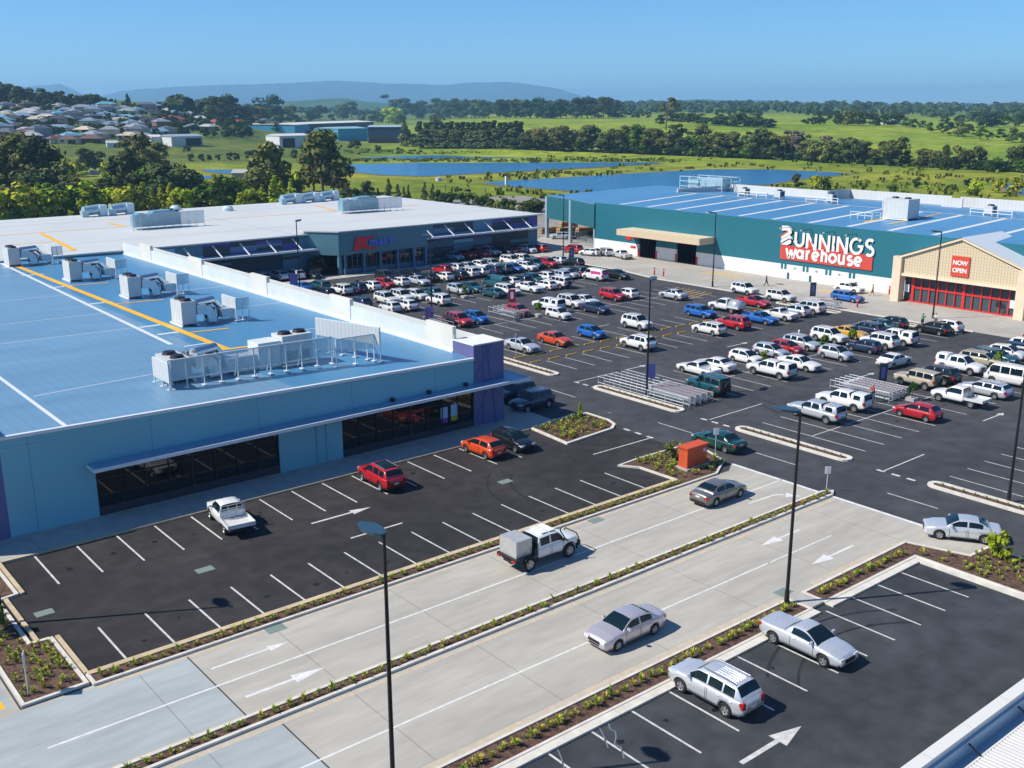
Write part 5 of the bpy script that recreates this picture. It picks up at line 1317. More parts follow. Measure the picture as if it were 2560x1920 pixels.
# individually placed vehicles
car('van', CLR['white'], 118.2, 122.3, pi/2, 'white delivery van with bright pink side graphics in the main car park', None, ('pinkpanel',), 'van')
for (k, c, x, y, h, lab, cat, ex) in [
    ('hatch', 'orange', 49.6, 64.2, pi/2+.03, 'bright orange hatchback with tail out beside a black hatchback at the shop footpath', 'car', ()),
    ('hatch', 'black', 52.6, 64.0, -pi/2, 'black hatchback with nose out between the orange hatchback and the planted corner', 'car', ()),
    ('suv', 'red', 39.3, 63.6, pi/2-.05, 'red SUV parked alone at the shop footpath with a dark glass roof', 'car', ()),
    ('utility_cab', 'white', 27.0, 63.5, pi/2-.12, 'white flat tray pickup parked alone under the long shop canopy', 'pickup', ()),
    ('suv', 'navy', 61.4, 71.8, pi+.05, 'dark blue SUV in the shade facing the purple wall', 'car', ()),
    ('suv', 'navy', 62.1, 75.2, pi, 'dark SUV half hidden behind the purple corner, beyond the dark blue one', 'car', ()),
    ('sedan', 'green', 65.9, 52.9, pi/2, 'dark green sedan driving along the cross street past the orange cabinet', 'car', ()),
    ('sedan', 'white', 102.9, 58.9, -.03, 'pearl white sedan driving up the aisle between the car rows', 'car', ()),
    ('sedan', 'olive', 56.6, 45.2, .02, 'dark grey brown sedan waiting on the concrete road beside the planted strip', 'car', ()),
    ('crew_cab', 'white', 39.6, 45.6, .0, 'raised white crew cab pickup carrying a boxy alloy canopy on the concrete road', 'pickup', ()),
    ('sedan', 'gold', 36.8, 35.2, pi, 'silver gold sedan driving towards the camera on the near concrete lanes', 'car', ()),
    ('saloon_ute', 'silver', 43.2, 28.1, -pi/2, 'silver car based pickup with tonneau cover in the front bays', 'pickup', ()),
    ('suv', 'silver', 35.8, 28.2, pi/2, 'silver station wagon SUV with ribbed roof in the front bays', 'car', ('racks', 'ribs')),
    ('sedan', 'silver', 63.6, 30.4, 2.15, 'pale silver sedan turning at the end of the concrete road', 'car', ()),
    ('sedan', 'white', 140.2, 88.9, -pi/2, 'white sedan with red marks parked against the hardware store wall', 'car', ()),
    ('wagon', 'blue', 133.2, 84.6, -pi/2, 'blue station wagon on the concrete forecourt near the red entrance', 'car', ()),
    ('suv', 'white', 126.6, 98.2, -pi/2-.1, 'white SUV at the forecourt edge behind the red pickup', 'car', ()),
    ('suv', 'red', 137.4, 148.6, pi/2, 'red SUV at the timber yard gate, leftmost on the far forecourt', 'car', ()),
    ('hatch', 'white', 137.4, 143.8, 1.9, 'small white hatchback beside the red SUV on the far forecourt', 'car', ()),
    ('wagon', 'silver', 140.0, 142.2, 1.2, 'silver wagon with open door on the far forecourt beside the white wall', 'car', ()),
    ('ute', 'silver', 139.6, 137.3, 1.3, 'silver grey pickup with racks beside the truck door awning', 'pickup', ()),
    ('hatch', 'black', 126.3, 136.2, pi/2, 'black hatchback at the far corner of the main car park by the dark sign', 'car', ()),
    ('wagon', 'blue', 141.0, 168.0, 2.6, 'blue wagon in the service yard beyond the discount store corner', 'car', ()),
    ('wagon', 'silver', 150.5, 166.5, 2.4, 'silver wagon under the timber yard canopy', 'car', ())]:
    base = 'suv' if k == 'suv' else k
    col = CLR[c]
    if 'gold' in c: col = (.62, .57, .60)
    if x < 70: ex = tuple(ex)+('near',)
    T = car(base, col, x, y, h, lab, None, ex, cat, name='parked_car' if 'driving' not in lab else 'car')
    if c == 'red' and x < 45:
        q = MB(); q.box(-1.5, .2, -.55, .55, 1.735, 1.75); q.build('glass_roof', cglass, T)

# ================================================================== STREET FURNITURE
def lamp(x, y, ang, label, h=11.6, heads=1, base=True):
    T = thing('street_lamp', (x, y, 0), 0, label, 'street lamp', 'tall black car park lamps')
    b = MB(); b.tube((0, 0, 0), (0, 0, h), .11, .07, 10); b.tube((0, 0, 0), (0, 0, .9), .15, .14, 10); b.build('pole', black_m, T)
    if base: b = MB(); b.box(-.3, .3, -.3, .3, 0, .06); b.build('base_plate', mat('base_grey', (.3, .3, .3), .7), T)
    for k in range(heads):
        a = ang+k*pi; d = Vector((cos(a), sin(a), 0)); s = Vector((-d.y, d.x, 0)); up = Vector((0, 0, 1))
        b = MB(); P = [(.0, .16, 0), (.35, .34, .02), (.95, .42, .05), (1.45, .10, .09)]
        vs = []
        for t, wd, z in P:
            for q in (-1, 1): vs.append(d*t+s*q*wd+up*(h+z+.10))
        for t, wd, z in P:
            for q in (-1, 1): vs.append(d*t+s*q*wd*.75+up*(h+z-.06))
        n = len(P); fs = []
        for i in range(n-1):
            a_ = 2*i; fs += [(a_, a_+2, a_+3, a_+1), (8+a_+1, 8+a_+3, 8+a_+2, 8+a_), (a_, 8+a_, 8+a_+2, a_+2), (a_+3, 8+a_+3, 8+a_+1, a_+1)]
        fs += [(0, 1, 9, 8), (6, 14, 15, 7)]
        b.add(vs, fs); b.build('lamp_head', mat('lamp_blue_grey', (.03, .075, .12), .35), T)
        b = MB(); c = d*.8+up*(h-.035); b.obox(c, d*.3, s*.2, up*.01); b.build('lens', mat('lens_dark', (.1, .1, .1), .2), T)
    return T
LW = radians(93)
lamp(19.9, 32.15, radians(100), 'tall black lamp at the bottom centre with its pole running out of the frame')
lamp(46.6, 31.9, radians(115), 'tall black lamp standing beside the parked silver pickup')
lamp(72.3, 31.4, radians(100), 'tall black lamp at the right edge of the photo on the kerbed island')
lamp(72.8, 67.7, radians(25), 'black lamp rising from the trolley bay island in the centre', 11.6)
lamp(130.7, 69.8, radians(95), 'thin black lamp in front of the red glazed gable entrance')
lamp(127.6, 105.3, radians(95), 'thin black lamp in front of the truck door awning')
lamp(76.6, 109.9, radians(95), 'thin dark lamp left of the centre behind the white parapet')
lamp(131.8, 145.2, radians(95), 'thin lamp beside the far corner of the discount store')
lamp(72.9, 139.0, radians(35), 'thin grey lamp in front of the left wing of the discount store', 11.4)
lamp(11.1, 58.2, radians(95), 'black lamp at the left edge casting a long shadow across the bays')

def sign_board(x, y, z0, wd, h, th, rz, mtl, label, group=None, inner=None):
    T = thing('trolley_sign', (x, y, 0), rz, label, 'sign', group)
    b = MB(); b.box(-wd/2, wd/2, -th/2, th/2, z0, z0+h); b.build('board', mtl, T)
    b = MB(); b.tube((-wd*.35, 0, 0), (-wd*.35, 0, z0), .04); b.tube((wd*.35, 0, 0), (wd*.35, 0, z0), .04); b.build('post', steel, T)
    if inner:
        b = MB(); b.box(-wd*.22, wd*.22, -th/2-.012, -th/2, z0+h*.25, z0+h*.8); b.build('symbol', inner, T)
    return T
pur = mat('sign_purple', (.07, .09, .30), .4); drk = mat('sign_dark', (.02, .035, .06), .4); rds = mat('sign_crimson', (.30, .01, .03), .4); whs = mat('symbol_white', (.6, .62, .7), .5)
A = radians(-40)
sign_board(75.3, 69.6, 1.1, .95, 1.5, .18, A, pur, 'blue purple sign board standing over the big trolley bay in the centre', None)
sign_board(91.3, 111.2, 1.1, 1.0, 1.8, .15, A, rds, 'dark red trolley bay sign with white symbol behind the parapet', None, whs)
sign_board(94.2, 55.0, .3, .8, 2.1, .2, A, drk, 'tall dark blue sign at the trolley rows beside the beige off-roader', None, pur)
sign_board(131.8, 89.6, .2, .85, 2.1, .2, A, drk, 'tall dark sign on the forecourt in front of the white wall', None, pur)
sign_board(131.6, 142.6, .2, .9, 1.9, .2, A, drk, 'dark blue sign at the far corner of the forecourt', None, pur)
sign_board(75.9, 146.6, .4, 1.2, 2.0, .3, A, pur, 'blue sign box beside the white cars at the left of the discount store', None)
sign_board(76.2, 109.9, .8, 1.1, 1.6, .25, A, pur, 'blue trolley bay sign partly hidden by the white parapet', None)

def trolley_mesh():
    f = MB()
    for s in (-.27, .27): f.bar((-.4, s*.9, .12), (.45, s, .14), .025); f.bar((.38, s, .14), (.42, s, .95), .025); f.bar((.42, s, .98), (-.45, s*.75, .80), .022)
    f.bar((-.45, -.2, .8), (-.45, .2, .8), .022)
    for z in (.5, .65, .8): 
        f.bar((.4, -.27, z+.1), (-.42, -.2, z), .014); f.bar((.4, .27, z+.1), (-.42, .2, z), .014); f.bar((-.42, -.2, z), (-.42, .2, z), .014)
    for k in range(6):
        x = -.4+k*.16
        for s in (-1, 1): f.bar((x, s*(.21+.06*k/6), .46), (x, s*(.21+.06*k/6), .84+.02*k), .012)
        f.bar((x, -.22, .46), (x, .22, .46), .012)
    return f
def build_trolley():
    fr = bpy.data.objects.new('basket', trolley_mesh().mesh('basket', steel))
    h = MB(); h.bar((.5, -.27, 1.0), (.5, .27, 1.0), .03); hd = obj0(h, 'handle', mat('handle_red', (.50, .20, .20), .4))
    sb = MB(); sb.box(.30, .36, -.22, .22, .78, 1.0); st_ = obj0(sb, 'child_seat', mat('seat_pale', (.5, .5, .5), .5))
    wh = []
    for x in (-.36, .38):
        for s in (-.22, .22): q = MB(); q.tube((x, s-.015, .06), (x, s+.015, .06), .06, .06, 8); wh.append(obj0(q, 'wheel', tyre_m))
    return [fr, hd, st_]+wh
TRL = build_trolley()
def trolleys(x0, y0, dirx, diry, n, rows, pitch, label, group):
    d = Vector((dirx, diry, 0)).normalized(); s = Vector((-d.y, d.x, 0)); a = atan2(d.y, d.x)
    for r in range(rows):
        for k in range(n):
            p = Vector((x0, y0, 0))+d*k*pitch+s*r*.78
            T = thing('shopping_trolley', (p.x, p.y, .01), a+pi, label, 'shopping trolley', group)
            for q in TRL: c = q.copy(); COL.objects.link(c); c.parent = T
def trolley_bay(x0, y0, rz, L, lanes, label, name='trolley_bay'):
    T = thing(name, (x0, y0, 0), rz, label, 'trolley bay')
    for k in range(lanes+1):
        b = MB(); y = k*.85
        for z in (.35, .95): b.tube((0, y, z), (L, y, z), .03)
        n = int(L/2)
        for i in range(n+1): x = L*i/n; b.tube((x, y, 0), (x, y, .95), .025)
        b.build('rail', steel, T)
    return T
trolley_bay(76.3, 62.3, pi/2, 11.5, 5, 'big trolley bay of silver rails on the centre island')
trolleys(75.9, 62.9, 0, 1, 20, 4, .27, 'silver shopping trolley with red handle nested in the big centre trolley bay', 'trolleys nested in the big centre bay')
trolley_bay(92.6, 51.2, pi/2, 6.6, 4, 'trolley bay with nested trolleys beside the white pickup canopies')
trolleys(92.2, 51.5, 0, 1, 17, 4, .3, 'silver shopping trolley with pale red handle in the bay beside the beige off-roader', 'trolleys nested beside the beige off-roader')
trolley_bay(89.6, 105.6, pi/2, 5.6, 3, 'small trolley bay beside the red hatchback behind the parapet')
trolleys(89.2, 106.0, 0, 1, 9, 3, .35, 'shopping trolley in the small bay under the dark red sign', 'trolleys in the small bay')
trolley_bay(127.4, 81.8, pi/2, 5.2, 2, 'trolley bay at the forecourt edge beside the white SUV')
trolleys(127.2, 82.2, 0, 1, 9, 2, .4, 'shopping trolley in the bay at the edge of the forecourt', 'trolleys at the forecourt edge')
trolley_bay(77.8, 105.6, pi/2, 5.6, 2, 'red railed trolley bay partly hidden by the parapet')
T = thing('trolley_shelter', (76.9, 108.6, 0), 0, 'pale curved shelter over the trolley bay beside the blue sign', 'shelter')
b = MB(); b.add([(-.9, -2, 2.0), (.9, -2, 1.3), (.9, 1, 1.3), (-.9, 1, 2.0), (1.3, -2, .8), (1.3, 1, .8)], [(0, 1, 2, 3), (1, 4, 5, 2)]); b.build('cover', mat('cover_pale', (.55, .58, .62), .4), T)
b = MB(); [b.tube((x, y, 0), (x, y, 1.9), .04) for x, y in ((-.9, -2), (-.9, 1))]; b.build('post', redp, T)

# orange electrical cabinet
T = thing('electrical_cabinet', (60.4, 51.0, .1), 0, 'big orange metal electrical cabinet on a concrete pad in the garden bed', 'cabinet')
b = MB(); b.box(-1.15, 1.15, -.45, .45, .14, 1.72); b.box(-.02, .02, -.46, -.45, .2, 1.6); b.build('casing', mat('cabinet_orange', (.56, .085, .025), .55, noise=.08, nscale=2), T)
b = MB(); b.box(-1.25, 1.25, -.55, .55, 1.72, 1.84); b.build('lid', _mats['cabinet_orange'], T)
b = MB(); b.box(-1.35, 1.35, -.65, .65, 0, .14); b.build('pad', footpath_m, T)
b = MB(); b.box(.7, .98, -.466, -.455, 1.2, 1.45); b.build('notice', whs, T)
# small road signs
for x, y, lab, h in ((63.9, 51.6, 'small white square road sign behind the orange cabinet', 2.3), (63.9, 41.0, 'small white sign at the end of the planted median', 1.9)):
    T = thing('road_sign', (x, y, .1), radians(55), lab, 'sign'); b = MB(); b.tube((0, 0, 0), (0, 0, h), .03); b.build('post', steel, T)
    b = MB(); b.box(-.02, .02, -.22, .22, h-.55, h); b.build('board', white_wall, T)
T = thing('road_sign', (10.15, 49.6, .1), radians(68), 'thin white edge-on sign in the garden at the bottom left', 'sign'); b = MB(); b.tube((0, 0, 0), (0, 0, 2.3), .03); b.build('post', steel, T)
b = MB(); b.box(-.25, .25, -.015, .015, 1.5, 2.3); b.build('board', white_wall, T)
T = thing('road_sign', (74.0, 89.4, 0), radians(-40), 'small grey round sign beside the silver sedan near the purple wall', 'sign'); b = MB(); b.tube((0, 0, 0), (0, 0, 2.6), .035); b.build('post', steel, T)
b = MB(); b.lathe([(0, 0), (.3, 0), (.3, .02), (0, .02)], (0, 0, 2.3), (0, 1, 0), 16); b.build('board', mat('sign_grey', (.2, .27, .33), .4), T)
# bollards and tubs
for i, (x, y) in enumerate([(129.4, 119.5), (129.6, 117.6), (130.2, 81.0), (143.1, 83.8)]):
    T = thing('bollard', (x, y, .01), 0, ['red bollard on the kerb below the truck doors, left of two', 'red bollard on the kerb below the truck doors, right of two', 'red and white bollard at the forecourt edge by the trolleys', 'red topped post against the white wall beside the gable'][i], 'bollard')
    b = MB(); b.tube((0, 0, 0), (0, 0, 1.25), .13, .13, 12); b.build('post', redp, T); b = MB(); b.lathe([(.135, 0), (.135, .12)], (0, 0, .9), (0, 0, 1), 12); b.build('band', white_wall, T)
# ================================================================== PEOPLE
skin = mat('skin', (.42, .22, .15), .6); hair_m = mat('hair_dark', (.03, .02, .015), .7)
def limb_mesh(b, chain, n=8):
    """smooth tapered limb through (point, radius) list with rounded ends"""
    pts = [Vector(p) for p, r in chain]; rs = [r for p, r in chain]; rings = []
    for i, p in enumerate(pts):
        d = (pts[min(i+1, len(pts)-1)]-pts[max(i-1, 0)]).normalized(); ref = Vector((0, 1, 0)) if abs(d.y) < .9 else Vector((1, 0, 0))
        u = d.cross(ref).normalized(); v = d.cross(u); r = rs[i]
        if not isinstance(r, tuple): r = (r, r)
        rings.append([p+u*cos(2*pi*k/n)*r[0]+v*sin(2*pi*k/n)*r[1] for k in range(n)])
    vs = [q for rg in rings for q in rg]; fs = []
    for i in range(len(rings)-1):
        for k in range(n): fs.append((i*n+k, i*n+(k+1) % n, (i+1)*n+(k+1) % n, (i+1)*n+k))
    fs += [tuple(range(n-1, -1, -1)), tuple(range(len(vs)-n, len(vs)))]
    o = b.smooth; b.smooth = True; b.add(vs, fs); b.smooth = o
def person(x, y, rz, top, bottom, label, stride=.25, arm=.3, h=1.74, shorts=False, z=.015, bend=0, vest=None, hold=False):
    T = thing('person', (x, y, z), rz, label, 'person'); k = h/1.74
    def P(a): return (a[0]*k, a[1]*k, a[2]*k)
    b = MB(); hip, kn = .90, .48
    bx = bend*.35
    L_ = [[(0, .09, hip), (stride*.45, .10, kn), (stride, .10, .07)], [(0, -.09, hip), (-stride*.15, -.10, kn), (-stride, -.10, .09)]]
    for l in L_:
        limb_mesh(b, [(P(l[0]), .075), (P(l[1]), .052), (P(l[2]), .036), (P((l[2][0], l[2][1], .03)), .04)])
        limb_mesh(b, [(P((l[2][0]-.06, l[2][1], .04)), .04), (P((l[2][0]+.10, l[2][1], .03)), .042), (P((l[2][0]+.19, l[2][1], .025)), .025)])
    sh = (bx, 1.42)
    limb_mesh(b, [(P((0, 0, .86)), (.12, .15)), (P((bx*.3, 0, 1.0)), (.10, .14)), (P((bx*.7, 0, 1.25)), (.11, .16)), (P((bx, 0, 1.40)), (.09, .17)), (P((bx, 0, 1.46)), (.05, .06)), (P((bx+.01, 0, 1.53)), .05)], 10)
    limb_mesh(b, [(P((bx+.01, 0, 1.50)), .04), (P((bx+.03, 0, 1.55)), (.075, .06)), (P((bx+.02, 0, 1.63)), (.098, .075)), (P((bx+.01, 0, 1.70)), (.085, .07)), (P((bx, 0, 1.74)), (.035, .03))], 10)
    b.obox(P((bx+.115, 0, 1.60)), (.018, 0, 0), (0, .012, 0), (0, 0, .022))
    for s, f in ((1, -1), (-1, 1)):
        a = arm*f if not hold else .9
        el = (bx+sin(a)*.28, s*.25, 1.40-cos(a)*.28); ha = (el[0]+sin(a+.35)*.25, s*.24, el[2]-cos(a+.35)*.25)
        limb_mesh(b, [(P((bx, s*.17, 1.40)), .05), (P(el), .038), (P(ha), .026)])
        d = (Vector(ha)-Vector(el)).normalized(); hp = Vector(ha)
        limb_mesh(b, [(P(hp), (.02, .03)), (P(hp+d*.05), (.015, .042)), (P(hp+d*.09), (.012, .04))], 8)
        for q, ln in ((-.03, .06), (-.01, .075), (.01, .07), (.03, .055)):
            e = hp+d*.085+Vector((0, q, 0)); limb_mesh(b, [(P(e), .009), (P(e+d*ln*.55), .008), (P(e+d*ln*.9+Vector((.012, 0, 0))), .006)], 5)
        e = hp+d*.02+Vector((.01, 0, 0)); limb_mesh(b, [(P(e), .011), (P(e+d*.04+Vector((.03, 0, 0))), .009)], 5)
    b.build('body', skin, T)
    b = MB(); lo = .45 if shorts else .1
    for l in L_:
        e = (l[1][0]*.95, l[1][1], l[1][2]+.02) if shorts else (l[2][0], l[2][1], .11)
        ch = [(P((0, l[0][1], .93)), .105), (P((l[1][0]*.5, l[1][1], .69)), .092)]
        ch += [(P(e), .085)] if shorts else [(P(l[1]), .07), (P(e), .062)]
        limb_mesh(b, ch, 10)
    limb_mesh(b, [(P((0, 0, .84)), (.13, .165)), (P((bx*.2, 0, 1.0)), (.115, .155))], 12)
    b.build('trousers' if not shorts else 'shorts', mat('cloth_'+bottom[0], bottom[1], .9, noise=.1, nscale=6), T)
    b = MB(); limb_mesh(b, [(P((bx*.2, 0, .95)), (.13, .17)), (P((bx*.6, 0, 1.2)), (.13, .175)), (P((bx, 0, 1.40)), (.105, .19)), (P((bx, 0, 1.46)), (.06, .075))], 12)
    for s, f in ((1, -1), (-1, 1)):
        a = arm*f if not hold else .9
        limb_mesh(b, [(P((bx, s*.16, 1.42)), .065), (P((bx+sin(a)*.2, s*.23, 1.40-cos(a)*.2)), .055)], 8)
    b.build('shirt', mat('cloth_'+top[0], top[1], .9, noise=.1, nscale=6), T)
    b = MB(); limb_mesh(b, [(P((bx-.035, 0, 1.58)), (.07, .07)), (P((bx-.02, 0, 1.66)), (.095, .082)), (P((bx-.01, 0, 1.73)), (.085, .075)), (P((bx, 0, 1.765)), (.03, .03))], 10); b.build('hair', hair_m, T)
    return T
person(134.7, 100.3, radians(-75), ('navy', (.03, .04, .10)), ('navy2', (.02, .03, .07)), 'person in dark blue clothes striding across the forecourt', .38)
person(139.8, 84.6, radians(100), ('hivis', (.42, .52, .06)), ('brown', (.08, .06, .04)), 'person in a yellow green vest and shorts walking beside the white wall', .3, shorts=True)
person(105.0, 72.9, radians(-60), ('white', (.7, .7, .68)), ('grey', (.15, .15, .16)), 'person in a white shirt standing between parked cars in the main car park', .06)
person(88.2, 52.3, radians(170), ('red', (.38, .03, .03)), ('jeans', (.04, .09, .22)), 'person in a red shirt and jeans behind the white pickup canopy', .08, bend=.3, hold=True)
person(89.2, 123.4, radians(-80), ('teal', (.05, .14, .14)), ('black', (.02, .02, .02)), 'person in dark clothes walking between car rows, left of two', .2)
person(90.3, 122.6, radians(-80), ('pale', (.5, .5, .5)), ('black', (.02, .02, .02)), 'person in a pale top walking between car rows, right of two', .2)
person(83.4, 139.9, radians(-90), ('black', (.02, .02, .02)), ('black', (.02, .02, .02)), 'person in black beside the parked cars near the discount store', .1)
person(124.6, 67.9, radians(10), ('green', (.06, .22, .08)), ('black', (.02, .02, .02)), 'person in green loading goods at the kerb near the gable, left of two', .1, bend=.5, hold=True)
person(126.3, 67.0, radians(190), ('white', (.7, .7, .68)), ('grey', (.15, .15, .16)), 'person in white loading goods at the kerb near the gable, right of two', .1, bend=.5, hold=True)
person(138.2, 141.4, radians(200), ('yellow', (.5, .32, .05)), ('navy2', (.02, .03, .07)), 'person in a yellow top beside the silver wagon on the far forecourt', .1, bend=.4)
person(126.6, 137.9, radians(120), ('navy', (.03, .04, .10)), ('black', (.02, .02, .02)), 'person in dark clothes standing beside the black hatchback at the far corner', .08)
# ================================================================== VEGETATION
leaf = mat('foliage', objcol=True, rough=.9, noise=.38, nscale=5.0, detail=3, spec=.12)
bark = mat('bark', (.17, .13, .10), .9, noise=.3, nscale=6, spec=.1)
def crown(seed, kind):
    """leaf clumps through the crown's volume; unit height 1"""
    rnd = random.Random(seed); b = MB(); vs = []; fs = []
    cl = []
    if kind == 'gum':
        for i in range(19):
            a = rnd.uniform(0, 2*pi); t = rnd.random()**.8; r = .36*sin(pi*min(1, .2+t*.75))*rnd.uniform(.3, 1)
            cl.append((cos(a)*r, sin(a)*r, .14+.75*t, rnd.uniform(.09, .17)))
        per, ls = 62, .030
    elif kind == 'round':
        for i in range(20):
            a = rnd.uniform(0, 2*pi); t = rnd.random(); r = .36*sqrt(max(0, 1-(2*t-1)**2*.8))*rnd.uniform(.5, 1)
            cl.append((cos(a)*r, sin(a)*r, .10+.75*t, rnd.uniform(.12, .18)))
        per, ls = 62, .034
    elif kind == 'cone':
        for i in range(16):
            t = i/15; a = rnd.uniform(0, 2*pi); r = .17*(1-t)**.8*rnd.uniform(.3, 1)+.01
            cl.append((cos(a)*r, sin(a)*r, .10+.86*t, .13*(1-t)+.035))
        per, ls = 60, .032
    elif kind == 'bush':
        for i in range(12):
            a = rnd.uniform(0, 2*pi); t = rnd.random(); r = .42*sqrt(1-t*t*.75)*rnd.uniform(.2, 1)
            cl.append((cos(a)*r, sin(a)*r, .18+.62*t, rnd.uniform(.14, .22)))
        per, ls = 60, .050
    elif kind == 'sparse':
        for i in range(9):
            a = rnd.uniform(0, 2*pi); t = rnd.random(); r = .34*rnd.uniform(.2, 1)*(.5+.5*t)
            cl.append((cos(a)*r, sin(a)*r, .42+.52*t, rnd.uniform(.06, .11)))
        per, ls = 60, .026
    for (cx, cy, cz, R) in cl:
        for k in range(per):
            th = rnd.uniform(0, 2*pi); ph = math.acos(rnd.uniform(-.75, 1)); rr = R*rnd.uniform(.62, 1.08)
            p = Vector((cx+rr*sin(ph)*cos(th), cy+rr*sin(ph)*sin(th), cz+rr*.75*cos(ph)))
            nrm = (Vector((sin(ph)*cos(th), sin(ph)*sin(th), cos(ph)))+Vector((rnd.uniform(-.7, .7), rnd.uniform(-.7, .7), rnd.uniform(-.4, .9)))).normalized()
            u = nrm.cross(Vector((rnd.uniform(-1, 1), rnd.uniform(-1, 1), rnd.uniform(-1, 1)))).normalized(); v = nrm.cross(u); s = ls*rnd.uniform(.6, 1.35)
            n0 = len(vs); vs += [p-u*s-v*s*.6, p+u*s*.9-v*s*.7, p+u*s*.8+v*s*.7, p-u*s*.8+v*s*.6]; fs.append((n0, n0+1, n0+2, n0+3))
    b.add(vs, fs); me = b.mesh('crown', leaf)
    t = MB(); 
    if kind in ('gum', 'sparse', 'round', 'bush'):
        top = .5; t.tube((0, 0, -.03), (.01, 0, .28), .022, .016, 7); t.tube((.01, 0, .28), (.0, .01, .62), .016, .008, 6)
        for (cx, cy, cz, R) in cl[:8]: t.tube((.01, 0, min(.34, cz*.6)), (cx*.9, cy*.9, cz), .010, .003, 5)
    else: t.tube((0, 0, -.03), (0, 0, .9), .018, .004, 6)
    return me, t.mesh('trunk', bark)
CR = {}
for k, n in (('gum', 4), ('round', 4), ('cone', 3), ('bush', 4), ('sparse', 3)): CR[k] = [crown(100+hash(k) % 7*0+i*13+len(k)*97, k) for i in range(n)]
TC = dict(olive=(.13, .145, .04), dark=(.07, .095, .032), green=(.10, .18, .022), lime=(.27, .34, .02), yellow=(.30, .31, .025), bluegreen=(.034, .072, .042), brown=(.12, .115, .035),
          orange=(.30, .12, .02), bare=(.17, .13, .11), amber=(.24, .17, .03))
def tree(p, h, kind, col, wd, label, group, rnd, name='tree', cat='tree', part_names=('crown', 'trunk')):
    T = thing(name, (p.x, p.y, p.z-.1), rnd.uniform(0, 6.28), label, cat, group); me, tm = rnd.choice(CR[kind])
    c = bpy.data.objects.new(part_names[0], me); COL.objects.link(c); c.parent = T; T.scale = (h*wd, h*wd, h)
    _j = rnd.uniform(.75, 1.3); col = tuple(v*_j for v in TC[col]); c.color = (*col, 1)
    t = bpy.data.objects.new(part_names[1], tm); COL.objects.link(t); t.parent = T
    return T
rt = random.Random(5)
NUM = ORD+[a+'-'+b for a in ('twenty', 'thirty', 'forty') for b in ORD[:9]]
NUM = ORD+['twenty-'+b for b in ORD[:9]]+['thirtieth']+['thirty-'+b for b in ORD[:9]]+['fortieth']+['forty-'+b for b in ORD[:9]]+['fiftieth']+['fifty-'+b for b in ORD[:9]]+['sixtieth']+['sixty-'+b for b in ORD[:9]]+['far-off']*260
CW = dict(olive='olive', dark='dark', green='green', lime='bright lime', yellow='yellow green', bluegreen='blue green', brown='brownish', orange='orange', bare='bare pinkish', amber='amber')
KW = dict(gum='gum tree', round='round tree', cone='pointed conifer', bush='bushy tree', sparse='open crowned gum tree')
SPECS = []
def treerow(items, where, group, wd0=1.0):
    """items: (px, py_base, py_top, kind, colour, width factor); numbered from the left in the photograph"""
    items = sorted(items, key=lambda t: t[0])
    for i, (px, yb, yt, k, c, wf) in enumerate(items):
        p = G(px, yb); h = max(1.2, (yb-yt)/FPX*depth(p)); small = k == 'bush' and h < 3
        SPECS.append((yb-yt, small, p, h, k, c, wf*wd0, f"{CW[c]} {'shrub' if small else KW[k]}, {NUM[i]} from left {where}", group))
def plant_trees():
    SPECS.sort(key=lambda t: -t[0]); nt_ = 0; far = MB(); rr = random.Random(77)
    for s_, small, p, h, k, c, wf, lab, grp in SPECS:
        if small or nt_ < 292:
            tree(p, h, k, c, wf, lab, grp, rt, 'shrub' if small else 'tree', 'shrub' if small else 'tree', ('foliage', 'stem') if small else ('crown', 'trunk')); nt_ += not small
        else:
            me = rr.choice(CR[k])[0]; a = rr.uniform(0, 6.28); c_, s2 = cos(a)*h*wf, sin(a)*h*wf
            far.add([(p.x+v.co.x*c_-v.co.y*s2, p.y+v.co.x*s2+v.co.y*c_, p.z-.1+v.co.z*h) for v in me.vertices], [tuple(q.vertices) for q in me.polygons])
    o = far.build('small_far_trees', mat('far_garden_foliage', (.020, .042, .018), .95, c2=(.06, .11, .022), nscale=.03, spec=.1))
    o['kind'] = 'stuff'; o['label'] = 'small dark and green trees scattered through the far gardens and paddocks'; o['category'] = 'trees'
U = rt.uniform
# grove behind the white roof
it = []
for a, b_, t_ in [(-5, 500, 345), (22, 495, 352), (48, 492, 360), (78, 495, 372), (112, 500, 350), (140, 505, 392), (165, 512, 432), (190, 515, 440), (300, 500, 385), (330, 505, 372), (352, 500, 392), (385, 505, 405), (412, 510, 396), (440, 512, 402), (468, 515, 425), (345, 470, 360), (380, 465, 372), (492, 515, 455), (528, 512, 452), (560, 508, 440), (590, 505, 445), (628, 505, 430), (690, 505, 425), (720, 503, 432), (850, 494, 440), (870, 496, 455)]:
    it.append((a, b_, t_, rt.choice(('gum', 'round', 'sparse', 'gum')), rt.choice(('olive', 'dark', 'olive', 'brown', 'green')), U(.9, 1.25)))
treerow(it, 'in dark belt behind white roof', 'trees in the dark belt behind the white roof', 1.0)
it = []
for i in range(30):
    px = 8+i*25+U(-8, 8); it.append((px, 560-px*.055+U(-4, 4), (468 if px < 500 else 458)-U(-12, 24), rt.choice(('bush', 'round', 'cone', 'bush')), rt.choice(('lime', 'green', 'yellow', 'lime', 'yellow', 'lime')), U(.8, 1.05)))
treerow(it, 'in front row behind white roof', 'trees in the front row behind the white roof', 1.25)
it = []
for i in range(24):
    px = 4+i*32+U(-10, 10); it.append((px, 520-px*.03+U(-8, 8), 462-U(0, 34) if not 280 < px < 340 else 470, rt.choice(('round', 'gum', 'bush', 'gum')), rt.choice(('olive', 'dark', 'lime', 'green', 'olive', 'dark')), U(.9, 1.3)))
treerow(it, 'in second row behind white roof', 'trees in the second row behind the white roof', 1.2)
